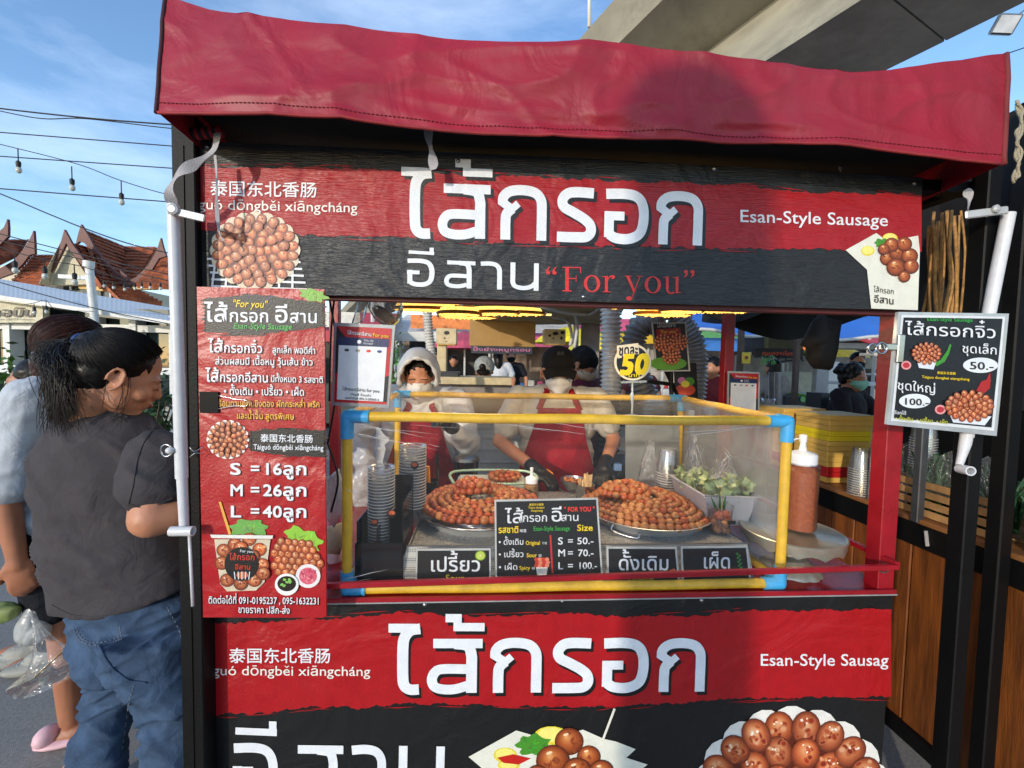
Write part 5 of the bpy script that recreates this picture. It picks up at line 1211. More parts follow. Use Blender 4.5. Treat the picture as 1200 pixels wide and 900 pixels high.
def platter(label, c, r, rack):
    t = thing('platter', label, 'platter', c); M = MB(); x, y, z = c
    M.lathe([(r * .8, 0), (r * .84, .001), (r * .97, .03), (r, .034), (r * 1.01, .033), (r * .98, .029), (r * .85, -.002), (r * .8, -.003)], (x, y, z), 56); M.build('round_pan', mat('pan_steel', S(206, 206, 204), rough=.3, metal=.45, bump=.1, bscale=60), t, smooth=35)
    if rack:
        M = MB(); k = -r * .98
        while k < r: h = math.sqrt(max(0, r * r - k * k)) * 1.02; M.tube([(x - h, y + k, z + .036), (x + h, y + k, z + .036)], .0016, 5); k += .0125
        M.tube([(x + 1.03 * r * cos(a), y + 1.03 * r * sin(a), z + .036) for a in [j * 2 * pi / 48 for j in range(48)]], .003, 6, closed=True); M.build('wire_rack', CHR0, t, smooth=True)
    else:
        for sx in (-1,): M = MB(); M.tube(catmull_([(x - r * .72, y - r * .72, z + .028), (x - r * .74, y - r * .76, z + .012), (x - r * .45, y - r * .93, z + .004), (x - r * .42, y - r * .9, z + .02)], 4), .003, 6); M.build('loop_handle', CHR0, t, smooth=True)
    return t
cL = (-.005, .335, .967); cR = (.575, .335, .967)
platter('round steel pan with a wire rack under the left sausages', cL, .215, True); platter('round steel pan with a loop handle under the right sausages', cR, .225, False)
coil('left coil of shiny orange-red linked sausages on the wire rack', (cL[0], cL[1], 1.02), [(.19, 0), (.165, .006), (.14, .010), (.115, .014), (.09, .016), (.066, .017)], 3, pick=lambda r, q: q.choice((0, 0, 2, 1)) if r > .15 else q.choice((1, 3, 0, 1)))
coil('small orange coil stacked on top of the left sausages', (cL[0] - .03, cL[1] + .02, 1.058), [(.058, .0), (.034, .002), (.052, .019), (.03, .022)], 4, squash=.7, pick=lambda r, q: q.choice((0, 1, 0, 2)))
coil('right coil of pale brown linked sausages in the steel pan', (cR[0], cR[1], .999), [(.208, 0), (.184, .010), (.16, .018), (.136, .025), (.112, .03), (.088, .034), (.062, .036)], 5, pick=lambda r, q: q.choice((1, 3, 1, 3, 0)))
coil('small brown coil stacked on top of the right sausages', (cR[0] - .075, cR[1] - .0, 1.052), [(.082, .0), (.058, .004), (.034, .006), (.068, .018), (.044, .022)], 6, squash=.75, pick=lambda r, q: q.choice((1, 1, 3, 0)))
# tub with more sausages behind the left platter
t = thing('lidded_tub', 'white plastic tub with pale green rim holding sausages behind the left platter', 'tub', (.09, .64, .967)); M = MB(); x0, x1, y0, y1 = -.12, .19, .57, .74
tubw = mat('tub_white', S(206, 208, 200), rough=.35)
M.box2((x0 + .01, y0 + .01, .867), (x1 - .01, y1 - .01, 1.01), bev=.01); M.build('tub_body', tubw, t)
M = MB(); M.tube(catmull_([(x0, y0, 1.015), (x1, y0, 1.015), (x1, y1, 1.02), (x0, y1, 1.02), (x0, y0, 1.015)], 8), .006, 8); M.build('tub_rim', mat('pale_green_plastic', S(180, 210, 180), rough=.35), t, smooth=True)
coil('loose coil of sausages heaped in the white tub', (.09, .655, 1.022), [(.06, 0), (.035, .008)], 8, pick=lambda r, q: q.choice((1, 0)))

# ================================================================== cups, holder, bottles
t = thing('cup_holder', 'black acrylic holder with slots for clear cups at the left of the case', 'cup holder', (-.3, .14, .866)); ba = mat('black_acrylic', S(20, 20, 22), rough=.12, spec=.6)
M = MB(); M.box2((-.355, .06, .866), (-.225, .064, .99)); M.build('front_plate', ba, t)
for x, h in ((-.35, 1.05), (-.295, 1.03), (-.262, 1.06), (-.225, 1.10)):
    M = MB(); M.box2((x - .002, .066, .866), (x + .002, .22, h), bev=.001); M.build('divider', ba, t)
M = MB(); M.box2((-.355, .222, .866), (-.222, .228, 1.14)); M.build('back_plate', ba, t)
stk_ = printmat('sticker', rough=.4)
def sticker(t, c, r, Y): M = MB(); n_ = 18; M.col = S(24, 22, 20); M.prism([V((c[0] + r * cos(a), Y, c[1] + r * sin(a))) for a in [2 * pi * k / n_ for k in range(n_)]], (0, .0008, 0)); M.col = S(214, 96, 50); M.prism([V((c[0] + r * .75 * cos(a), Y - .0008, c[1] + r * .25 + r * .5 * sin(a))) for a in [2 * pi * k / n_ for k in range(n_)]], (0, .0006, 0)); M.build('round_sticker', stk_, t, col=True)
cupw = film('milky_cup', tint=(.93, .93, .92), gloss=.5, rough=.15, haze=.10, bump=.1)
t = thing('cup_stack', 'tall stack of clear plastic cups standing in the black holder', 'cups', (-.30, .13, .87)); 
cupstack(t, (-.300, .135, .882), 28, r0=.036, r1=.03, h=.055, step=.0092, m=cupw)
sticker(t, (-.262, 1.06), .013, .095); sticker(t, (-.31, 1.035), .011, .095)
t = thing('cup_stack', 'second clear cup stack behind the first, with an orange round sticker', 'cups', (-.235, .3, .87)); cupstack(t, (-.235, .29, .95), 22, r0=.042, r1=.034, h=.07, step=.0095, m=cupw); sticker(t, (-.222, 1.165), .013, .245)
t = thing('cup_stack', 'milky upside-down cups standing behind the right platter', 'cups', (.66, .62, .967)); c0 = aY(781, 577, .6)
cupstack(t, (c0.x, .6, .97), 9, r0=.045, r1=.032, h=.1, upside=True, m=cupw, step=.0105); sticker(t, (c0.x + .03, 1.08), .014, .555)
def bottle(label, c, r, h, sauce, cap_h, name='squeeze_bottle', strap_=False, body='bottle_clear'):
    t = thing(name, label, 'bottle', c); x, y, z = c
    M = MB(); M.lathe([(r * .93, .002), (r * .97, h * .05), (r * .97, h * .9), (r * .6, h * .99)], c, 32); M.build('sauce', sauce, t, smooth=40)
    M = MB(); M.shell([(r * .95, 0), (r, .008), (r, h), (r * .8, h * 1.03)], c, 32); M.build('clear_body', film(body, gloss=.25, rough=.08, haze=.02, bump=.1), t, smooth=40)
    M = MB(); M.lathe([(r * .86, h * 1.0), (r * .86, h + cap_h * .45), (r * .8, h + cap_h * .5), (r * .25, h + cap_h * .62), (r * .17, h + cap_h * .9), (r * .17, h + cap_h), (r * .1, h + cap_h)], c, 32); M.lathe([(r * .22, 0), (r * .24, cap_h * .3), (r * .15, cap_h * .34)], V(c) + V((0, 0, h + cap_h)), 16); M.build('cap', wcap, t, smooth=40)
    if strap_:
        M = MB(); M.tube(catmull_([V(c) + V(q) for q in ((0, 0, h + cap_h * 1.15), (-r * .6, 0, h + cap_h * 1.1), (-r * 1.05, 0, h + cap_h * .75), (-r * .9, 0, h + cap_h * .3))], 5), .0022, 6); M.build('cap_strap', wcap, t, smooth=True)
    return t
wcap = mat('white_cap', S(226, 228, 228), rough=.3, var=.02)
sauce_r = mat('chilli_sauce', S(172, 92, 40), rough=.4, col2=S(138, 62, 26), scale=90, sss=.0)
cBt = aZ(936, 617, 1.0)
bottle('tall squeeze bottle of red-brown chilli sauce on the scalloped stand', (cBt.x, cBt.y, .996), .0475, .205, sauce_r, .07, strap_=True)
c0 = aY(622, 600, .48); bottle('short squeeze bottle of tan sauce beside the price board', (c0.x, .48, .967), .027, .075, mat('tan_sauce', S(176, 132, 78), rough=.35), .045)
# scalloped metal cake stand
t = thing('cake_stand', 'scalloped silver-gold cake stand at the right of the counter', 'cake stand', (cBt.x, .13, .866)); gold = mat('champagne_metal', S(192, 186, 168), rough=.3, metal=.7, bump=.1, bscale=30)
cx, cy = .975, .135
M = MB(); M.lathe([(.001, .122), (.135, .122), (.142, .126), (.145, .124), (.138, .118), (.001, .118)], (cx, cy, .866), 64); M.build('plate', gold, t, smooth=30)
M = MB(); M.shell([(.1425, .122), (.141, .1), (.139, .085)], (cx, cy, .866), 96, wob=None)
for i, v in enumerate(M.v[-96:]): v.z += .012 * abs(sin(i / 96 * 2 * pi * 6)); 
M.build('scalloped_edge', gold, t, smooth=50)
M = MB(); M.lathe([(.085, 0), (.08, .008), (.05, .03), (.032, .06), (.028, .08), (.045, .1), (.08, .118)], (cx, cy, .866), 48, wob=lambda a, i: 1 + (.06 * abs(sin(a * 6)) if i < 3 else 0)); M.build('pedestal', gold, t, smooth=50)
# jar of skewers
c0 = aY(685, 600, .5)
t = thing('skewer_jar', 'small steel jar packed with flat wooden sticks in the middle of the case', 'jar', (c0.x, .5, .967)); M = MB(); M.lathe([(.034, 0), (.036, .002), (.036, .062), (.037, .064), (.033, .064), (.033, .01)], (c0.x, .5, .967), 32); M.build('steel_jar', mat('jar_steel', S(190, 188, 184), rough=.22, metal=1), t, smooth=40)
wd = mat('pale_wood', S(222, 186, 128), rough=.6, var=.15, scale=60)
r_ = random.Random(2)
for k in range(34):
    a = r_.uniform(0, 6.28); d = r_.uniform(0, .026); hh = .095 if cos(a) * d > -.004 else .078; p = V((c0.x + d * cos(a), .5 + d * sin(a), .975)); M = MB(); M.box(p + V((0, 0, hh / 2)), (.0055, .0022, hh + r_.uniform(-.006, .006)), R=Matrix.Rotation(r_.uniform(-1.5, 1.5), 3, 'Z') @ Matrix.Rotation(r_.uniform(-.05, .05), 3, 'X')); M.build('wooden_stick', wd, t)
t = thing('steel_bowl', 'small steel bowl with minced filling beside the stick jar', 'bowl', (c0.x + .0, .6, .967)); c1 = aY(663, 590, .62); M = MB(); M.lathe([(.03, 0), (.05, .02), (.056, .045), (.053, .045), (.046, .022), (.001, .006)], (c1.x + .03, .62, .975), 32); M.build('bowl', steel, t, smooth=40)
M = MB(); r_ = random.Random(12)
for k in range(30): M.ball((c1.x + .03 + r_.uniform(-.035, .035), .62 + r_.uniform(-.03, .03), 1.008 + r_.uniform(0, .01)), r_.uniform(.005, .009), 7, 5)
M.build('filling', sm_[1], t, smooth=True, kind='stuff')
# cup of sausage balls with green chillies in front
cC = aZ(849, 628, .968); t = thing('sample_cup', 'clear cup filled with sausage balls and green chillies at the right of the box', 'cup', cC)
x, y, z = cC.x, cC.y + .03, .968; r_ = random.Random(6)
for k, (dx, dy, dz, s_) in enumerate([(-.014, -.012, .014, 1), (.012, -.014, .013, 1.05), (0, .012, .014, 1), (-.02, .004, .03, .95), (.006, -.018, .036, 1), (.02, .006, .034, 1), (-.008, .014, .04, 1), (-.012, -.012, .058, 1.15), (.014, -.008, .06, 1.2), (0, .014, .06, 1), (.022, -.016, .044, .8)]):
    M = MB(); M.ball((x + dx, y + dy, z + dz), .0128 * s_, 12, 8); M.build('sausage_ball', sm_[0 if dz > .05 else 3], t, smooth=True)
M = MB(); M.shell([(.027, 0), (.029, .002), (.038, .085), (.041, .087), (.041, .09), (.037, .089)], (x, y, z), 28); M.build('clear_cup', clearp, t, smooth=50)
for dx, dz, tx in ((-.012, .07, -.02), (.0, .075, -.004), (.01, .072, .006)):
    M = MB(); M.tube([(x + dx, y, z + dz), (x + dx + tx * .4, y, z + dz + .02), (x + dx + tx, y, z + dz + .045)], [.005, .0045, .001], 8); M.build('green_chilli', mat('chilli_green', S(52, 100, 40), rough=.3), t, smooth=True)
M = MB(); M.tube([(x + .003, y - .004, z + .06), (x + .0, y - .004, z + .15)], .0016, 6); M.build('pick', wd, t)
M = MB(); M.box((x + .018, y - .036, z + .045), (.026, .0012, .012)); M.build('cup_label', mat('label_black', S(22, 22, 24), rough=.4), t)
# tub of cabbage in clear bags
tb = thing('plastic_tub', 'light grey plastic tub of bagged cabbage at the right inside the case', 'tub', (.82, .33, .967)); tm = mat('grey_tub', S(196, 196, 200), rough=.35, var=.04)
tx0, tx1, ty0, ty1, tz0, tz1 = .725, .905, .20, .46, .972, 1.078
def frus(M, a, b, z0, z1, k):
    (x0, x1, y0, y1) = a; V4 = lambda i, z: [(x0 + i, y0 + i, z), (x1 - i, y0 + i, z), (x1 - i, y1 - i, z), (x0 + i, y1 - i, z)]
    o_ = V4(k, z0) + V4(0, z1) + V4(.005, z1) + V4(k + .004, z0 + .004)
    M.add(o_, [(3, 2, 1, 0)] + [(i, (i + 1) % 4, 4 + (i + 1) % 4, 4 + i) for i in range(4)] + [(4 + i, 4 + (i + 1) % 4, 8 + (i + 1) % 4, 8 + i) for i in range(4)] + [(8 + i, 8 + (i + 1) % 4, 12 + (i + 1) % 4, 12 + i) for i in range(4)] + [(12, 13, 14, 15)])
M = MB(); frus(M, (tx0, tx1, ty0, ty1), 0, tz0, tz1, .022); M.build('tub_body', tm, tb)
M = MB(); rr = [(tx0 - .004, ty0 - .004, tz1), (tx1 + .004, ty0 - .004, tz1), (tx1 + .004, ty1 + .004, tz1), (tx0 - .004, ty1 + .004, tz1)]
M.tube(rr, .0045, 8, closed=True); M.build('tub_rim', tm, tb, smooth=40)
cab = mat('cabbage_leaf', S(204, 210, 160), rough=.45, col2=S(168, 186, 120), scale=20, bump=.4, bscale=60)
def lump(t, c, r, n_, seed):
    q = random.Random(seed)
    for k in range(n_):
        p = V(c) + V((q.uniform(-1, 1) * r[0], q.uniform(-1, 1) * r[1], q.uniform(-1, 1) * r[2])); R = Quaternion((q.gauss(0, 1), q.gauss(0, 1), q.gauss(0, 1), q.gauss(0, 1))).normalized().to_matrix(); s_ = q.uniform(.011, .021); M = MB(); sd_ = q.uniform(0, 99)
        M.grid(lambda u, v: p + R @ V(((u - .5) * 2 * s_, (v - .5) * 1.6 * s_, s_ * .8 * ((u - .5) ** 2 * 3 + (v - .5) ** 2 * 2) + .003 * noise.noise(V((u * 5, v * 5, sd_))))), 6, 6); M.build('cabbage_piece', cab, t, smooth=True)
cb = thing('cabbage_bag', 'crumpled clear bag of chopped pale cabbage in the grey tub, nearer bag', 'vegetables', (.83, .28, 1.07)); lump(cb, (.83, .265, 1.088), (.058, .045, .028), 70, 1)
cb2 = thing('cabbage_bag', 'clear bag of chopped pale cabbage behind the nearer one in the tub', 'vegetables', (.78, .4, 1.07)); lump(cb2, (.775, .39, 1.085), (.045, .055, .026), 50, 2)
bagm = film('crumpled_bag', gloss=.12, rough=.1, haze=.03, bump=1, bscale=40)
def bag(t, c, r, h, seed, peak=(0, 0), name='clear_bag', m=None, pinch=.12):
    M = MB(); q = random.Random(seed)
    def f(u, v):
        a = u * 2 * pi; rr_ = (1 - v) ** .6 * (1 - pinch) + pinch; k = 1 + .22 * noise.noise(V((cos(a) * 2 + seed, sin(a) * 2, v * 3))) + .10 * sin(a * 7 + v * 5 + seed) * v + .16 * noise.noise(V((cos(a) * 6, sin(a) * 6 + seed, v * 9)))
        if v > .8: rr_ += (v - .8) * .9
        return V(c) + V((r[0] * rr_ * k * cos(a) + peak[0] * v, r[1] * rr_ * k * sin(a) + peak[1] * v, h * v))
    M.grid(f, 60, 26); return M.build(name, m or bagm, t, smooth=True)
def bag_glints(t, c, r, h, n_, seed):  # pale slivers along the crumples that stand in for the bag's glints
    q = random.Random(seed); M = MB()
    for k in range(n_):
        a = q.uniform(-pi, 0); z = q.uniform(.2, 1) ; rr_ = 1.02 - .75 * z; p = V(c) + V((r[0] * rr_ * cos(a), r[1] * rr_ * sin(a), h * z)); d = V((-r[0] * cos(a) * q.uniform(.1, .6) + q.uniform(-.01, .01), -r[1] * sin(a) * .3, h * q.uniform(.1, .35))); M.tube([p, p + d * .5 + V((q.uniform(-.004, .004), 0, 0)), p + d], [.0002, q.uniform(.0006, .0014), .0001], 4)
    M.build('bag_crease_glints', fold, t, smooth=True, kind='stuff')
bag_glints(cb, (.83, .265, 1.06), (.07, .058), .13, 34, 1); bag_glints(cb2, (.775, .39, 1.06), (.055, .06), .15, 24, 2)
bag(cb, (.83, .265, 1.06), (.07, .058), .125, 3, (-.01, 0)); bag(cb2, (.775, .39, 1.06), (.055, .06), .15, 5, (.02, .0))
t = thing('clear_bag', 'twisted clear bag with yellow lining left of the milky cups', 'bag', (.6, .6, .97)); c0 = aY(758, 575, .62); bag(t, (c0.x, .62, .99), (.045, .04), .2, 9, (.01, 0), m=film('crumpled_bag_b', gloss=.14, rough=.1, haze=.04, bump=1, bscale=30))
# things standing at the back of the case, left
t = thing('tool_jar', 'black cup of tools with an orange handle behind the left platter', 'jar', (-.12, .55, .97)); c0 = aY(502, 590, .5)
M = MB(); M.lathe([(.032, 0), (.036, .07), (.034, .07), (.03, .005)], (c0.x, .52, .97), 24); M.build('wire_cup', ba, t, smooth=40)
M = MB(); M.tube([(c0.x, .51, 1.0), (c0.x - .004, .5, 1.10)], .008, 8); M.build('orange_handle', mat('orange_plastic', S(232, 140, 40), rough=.35), t, smooth=40)
M = MB(); M.tube([(c0.x + .028, .53, 1.0), (c0.x + .03, .53, 1.14)], .007, 8); M.tube([(c0.x - .02, .53, 1.0), (c0.x - .024, .54, 1.12)], .004, 8); M.build('black_handle', ba, t, smooth=40)
t = thing('ash_bin', 'black bucket with a steel lid behind the counter between the workers', 'bucket', aY(545, 560, .95)); c0 = aY(546, 572, .95)
M = MB(); M.lathe([(.05, 0), (.062, .13), (.066, .14)], (c0.x, .95, c0.z), 28); M.build('bucket_body', ba, t, smooth=40); M = MB(); M.lathe([(.062, .14), (.06, .155), (.04, .165), (.001, .168)], (c0.x, .95, c0.z), 28); M.build('steel_lid', steel, t, smooth=40)
M = MB(); M.tube([(c0.x + .06, .93, c0.z + .05), (c0.x + .08, .92, c0.z + .03), (c0.x + .065, .93, c0.z + .0)], .003, 6); M.build('wire_handle', CHR0, t, smooth=True)
t = thing('worktop', 'dark charcoal worktop behind the case', 'worktop', (.3, 1.0, .9)); M = MB(); M.box2((-.62, .89, .84), (1.1, .95, .86)); M.build('slab', blk, t)
# ================================================================== lamps under the roof
glow = mat('lamp_crystal', S(255, 216, 110), rough=.3, emit=1.0, col2=S(236, 160, 60), scale=120)
def petal_lamp(label, x, y, Y, s, seed, cut=0):
    t = thing('petal_ceiling_lamp', label, 'lamp', aY(x, y - 12, Y)); c = aY(x, y, Y)
    for i, (dx, dy, dz, rx, ry, rot) in enumerate(((-.14, 0, .012, .12, .045, 0), (.15, 0, .006, .13, .045, 0), (-.02, -.10, -.012, .07, .05, .0), (.0, .10, .0, .11, .05, 0), (-.03, .02, .03, .055, .03, .5), (.1, -.08, -.004, .08, .04, -.2))):
        M = MB(); n_ = 22; R = Matrix.Rotation(rot, 3, 'Z') @ Matrix.Rotation((.3 if i == 4 else 0), 3, 'X')
        pts = [(cos(a) * rx * s, sin(a) * ry * s) for a in [2 * pi * k / n_ for k in range(n_)]]
        M.add([c + V((dx * s, dy * s, dz)) + R @ V((px, py, -.008)) for px, py in pts] + [c + V((dx * s, dy * s, dz)) + R @ V((px * .9, py * .9, .014)) for px, py in pts], [tuple(range(n_)), tuple(range(2 * n_ - 1, n_ - 1, -1))] + [(k, (k + 1) % n_, n_ + (k + 1) % n_, n_ + k) for k in range(n_)])
        q = random.Random(i + seed)
        for k in range(60):
            a = q.uniform(0, 6.28); d = math.sqrt(q.uniform(0, 1)) * .93; M.ball(c + V((dx * s, dy * s, dz)) + R @ V((cos(a) * rx * s * d, sin(a) * ry * s * d, -.009)), .0045 * s, 5, 3)
        M.build('glowing_petal', glow, t); M = MB(); M.tube([c + V((dx * s, dy * s, dz)) + R @ V((px * 1.03, py * 1.03, -.004)) for px, py in pts], .006 * s, 5, closed=True); M.build('petal_rim', mat('amber_rim', S(190, 120, 40), rough=.3), t, smooth=True)
    M = MB(); M.lathe([(.03, .02), (.03, .03), (.01, .04), (.01, .33)], c, 16); M.build('stem', steel, t, smooth=40)
    ld = bpy.data.lights.new('lamp_light', 'AREA'); ld.shape = 'DISK'; ld.size = .34; ld.energy = 1.8; ld.color = (1, .78, .5); lo = bpy.data.objects.new('lamp_light', ld); COL.objects.link(lo); lo.parent = t; lo.location = c - ORG[t.name] + V((0, 0, -.03))
petal_lamp('glowing petal lamp with crystal panels under the roof, left of centre', 547, 366, .42, 1.0, 1)
petal_lamp('glowing petal lamp with crystal panels under the roof, right of centre', 790, 363, .38, 1.0, 2)
t = thing('strip_lamp', 'thin warm strip lamp under the rear roof edge', 'lamp', aY(625, 368, 1.0)); M = MB(); M.bar(aY(600, 367, 1.0), aY(646, 369, 1.0), .02, .008); M.build('strip', mat('warm_strip', S(255, 214, 130), emit=.9), t)
# ================================================================== flexible ducts
duct_m = mat('foil_duct', S(226, 226, 226), rough=.3, metal=.35, bump=.4, bscale=50); duct_b = mat('dark_foil_duct', S(150, 148, 146), rough=.35, metal=.35, bump=.6, bscale=40, dirt=.5, dirtcol=S(30, 30, 32))
def duct(label, pts, r, m, pitch=.02):
    P = catmull_(pts, 10); L_ = [0]
    for a, b in zip(P, P[1:]): L_.append(L_[-1] + (b - a).length)
    n_ = int(L_[-1] / (pitch / 6)); Q = []; R_ = []; j = 0
    for i in range(n_ + 1):
        d = L_[-1] * i / n_
        while j < len(P) - 2 and L_[j + 1] < d: j += 1
        Q.append(P[j].lerp(P[j + 1], (d - L_[j]) / max(1e-6, L_[j + 1] - L_[j]))); R_.append(r * (1 + .13 * cos(2 * pi * d / pitch) + .02 * noise.noise(V((d * 9, r, 0)))))
    M = MB(); M.tube(Q, R_, 24); o = M.build('flexible_duct', m, None, smooth=True); return tag(o, label, 'duct', None)
duct('shiny silver corrugated duct hanging straight down behind the badge', [aY(716, 300, 1.35), aY(716, 380, 1.35), aY(716, 440, 1.35), aY(715, 462, 1.35)], .057, duct_m, .026)
duct('blackened lower corrugated duct section under the silver duct', [aY(716, 462, 1.35), aY(714, 500, 1.35), aY(713, 530, 1.35)], .06, mat('black_duct', S(40, 42, 44), rough=.4, metal=.6), .03)
duct('sooty corrugated duct leaning left behind the small poster', [aY(790, 320, 1.5), aY(770, 370, 1.5), aY(748, 385, 1.5), aY(742, 420, 1.5), aY(760, 470, 1.5)], .07, duct_b, .03)
duct('sooty corrugated duct curving down right of the small poster', [aY(770, 330, 1.55), aY(795, 372, 1.55), aY(812, 400, 1.55), aY(816, 430, 1.55), aY(812, 480, 1.55)], .065, duct_b, .026)
duct('thin white corrugated hose beside the hooded worker', [aY(502, 340, 1.9), aY(501, 370, 1.9), aY(505, 410, 1.9), aY(512, 450, 1.9)], .03, mat('white_hose', S(200, 196, 186), rough=.5), .02)
t = thing('poster_tripod', 'black tripod stand carrying the small sausage posters', 'stand', aY(790, 480, 1.02)); M = MB(); M.tube([aY(786, 432, 1.0), aY(788, 500, 1.0)], .012, 8); M.build('pole', blk, t)
M = MB(); M.bar(aY(760, 447, 1.05), aY(800, 452, 1.05), .02); M.build('arm', blk, t); M = MB(); M.bar(aY(778, 430, 1.0), aY(797, 470, 1.02), .014); M.build('brace', blk, t)
# ================================================================== hanging bags and clutter
def hbag(label, pts, Y, m, th=.05, name='hanging_bag', handles=None):
    t = thing(name, label, 'bag', aY(pts[0][0], pts[0][1], Y)); P = [aY(x, y, Y) for x, y in pts]; c = sum(P, V((0, 0, 0))) / len(P); M = MB(); n_ = len(P)
    def ring(k, dy): return [c + (p - c) * k + V((0, dy + .012 * noise.noise(p * 20), 0)) for p in P]
    rs = [ring(.25, -th), ring(.65, -th * .8), ring(.92, -th * .4), ring(1, 0), ring(.9, th * .4), ring(.3, th * .8)]
    M.add([v for r in rs for v in r], [(j * n_ + i, j * n_ + (i + 1) % n_, (j + 1) * n_ + (i + 1) % n_, (j + 1) * n_ + i) for j in range(5) for i in range(n_)] + [tuple(range(n_))[::-1], tuple(5 * n_ + i for i in range(n_))]); M.build('bag_body', m, t, smooth=True); return t
bk = mat('black_cloth_bag', S(40, 36, 34), rough=.7, bump=.4, bscale=14)
t = hbag('dark crumpled cloth bag hanging from the roof, right of the rear post', [(962, 366), (970, 372), (984, 376), (982, 392), (979, 412), (972, 434), (955, 432), (946, 422), (948, 408), (937, 405), (946, 392), (953, 376)], .62, bk)
t = hbag('clear plastic bag with olive contents hanging below the sign, left', [(434, 350), (470, 350), (473, 364), (466, 376), (458, 382), (446, 380), (437, 372), (431, 360)], .28, film('bag_clear', gloss=.35, rough=.15, haze=.25, bump=1, bscale=25), .035)
M = MB(); M.ball(aY(450, 369, .28), (.045, .02, .02), 12, 8, R=Matrix.Rotation(rad(35), 3, 'Y')); M.build('contents', mat('olive_contents', S(112, 96, 40), rough=.5), t, smooth=True)
t = hbag('crumpled clear bag hanging above the payment card', [(420, 352), (432, 350), (430, 366), (424, 378), (412, 380), (416, 366)], .25, film('bag_clear', gloss=.35, rough=.15, haze=.25, bump=1, bscale=25), .02)
for i, (lab, pts, m) in enumerate((('bundle of clear and white bags left of the case', [(384, 560), (398, 548), (403, 575), (402, 600), (392, 618), (384, 610)], film('bag_pile', gloss=.3, rough=.2, haze=.4, bump=1, bscale=30)),
        ('beige bag with blue print beneath the clear bags', [(384, 617), (400, 612), (402, 640), (398, 650), (384, 648)], mat('beige_bag', S(200, 186, 160), rough=.6, bump=.4, bscale=30)),
        ('pink and white folded bag beside the case foot', [(384, 646), (400, 644), (401, 672), (392, 682), (384, 680)], mat('pink_bag', S(210, 150, 176), rough=.5, bump=.4, bscale=30, col2=S(222, 214, 210), scale=18)))):
    hbag(lab, pts, .16 + .03 * i, m, .025, 'bag')
for i, (a, b, c) in enumerate((((392, 348), (388, 390), (386, 470)), ((386, 350), (397, 430), (384, 520)), ((384, 520), (396, 560), (388, 600)))):
    M = MB(); M.tube(catmull_([aY(*a, .12), aY(*b, .11), aY(*c, .12)], 6), .003, 6); tag(M.build('loose_cable', wire_m, None, smooth=True), ('dark cable hanging straight by the left payment card', 'dark cable slanting behind the left payment card', 'dark cable curling left of the case')[i], 'cable')
# ================================================================== people
def solid(M, name, m, parent, voxel=.006, it=3, fold=0, fs=9, fdir=(1, 1, 1), loose=0):
    """weld overlapping volumes into one continuous skin"""
    me = bpy.data.meshes.new('tmp'); me.from_pydata([tuple(v) for v in M.v], [], M.f)
    o = bpy.data.objects.new('tmp', me); sc2 = bpy.context.scene.collection; sc2.objects.link(o)
    r = o.modifiers.new('r', 'REMESH'); r.mode = 'VOXEL'; r.voxel_size = voxel; r.use_smooth_shade = True
    sm = o.modifiers.new('s', 'SMOOTH'); sm.iterations = it; sm.factor = .5
    dg = bpy.context.evaluated_depsgraph_get()
    e = bpy.data.meshes.new_from_object(o.evaluated_get(dg))
    bpy.data.objects.remove(o); bpy.data.meshes.remove(me)
    N = MB()
    vs = [v.co.copy() for v in e.vertices]; nr = [v.normal.copy() for v in e.vertices]
    if fold:
        fd = V(fdir)
        for i, v in enumerate(vs):
            q = V((v.x * fd.x, v.y * fd.y, v.z * fd.z)) * fs
            a = noise.noise(q + V((3, 1, 7))) ; b = 1 - abs(noise.noise(q * .8 + V((noise.noise(q * .5) * 2.5, 0, noise.noise(q * .4 + V((9, 0, 0))) * 2)))) * 3
            vs[i] = v + nr[i] * fold * (a * .8 + max(-.2, b) * .9 + .25 * noise.noise(q * 3.1))
    N.v = vs; N.f = [tuple(p.vertices) for p in e.polygons]; N.c = [(1, 1, 1)] * len(vs); N.mi = [0] * len(N.f)
    bpy.data.meshes.remove(e)
    return N.build(name, m, parent, smooth=True)
def cloth(name, c, scale=400, rough=.85, var=.06, **k): return mat(name, c, rough=rough, var=var, scale=14, bump=.25, bscale=scale, spec=.2, wrinkle=11, wstr=.35, **k)
skinm = mat('skin', S(188, 128, 96), rough=.5, var=.07, scale=16, sss=.08, bump=.06, bscale=260)
skin2 = mat('skin_tan', S(166, 108, 78), rough=.5, var=.07, scale=16, sss=.08, bump=.06, bscale=260)
hairm = mat('black_hair', S(20, 14, 12), rough=.42, var=.3, scale=90, spec=.3); hairb = mat('brown_hair', S(62, 34, 26), rough=.42, var=.3, scale=90, spec=.3)
maskm = cloth('mask_white', S(222, 218, 212)); lidm = mat('lash', S(20, 14, 12), rough=.6); lipm = mat('lip', S(160, 80, 72), rough=.45)
class Fr:
    """local frame: f forward, l left, u up"""
    def __init__(s, o, f, u=(0, 0, 1), k=1): s.o = V(o); s.f = V(f).normalized(); s.l = V(u).cross(s.f).normalized(); s.u = s.f.cross(s.l); s.k = k
    def __call__(s, x, y, z): return s.o + (s.f * x + s.l * y + s.u * z) * s.k
    def R(s): return Matrix((s.f, s.l, s.u)).transposed()
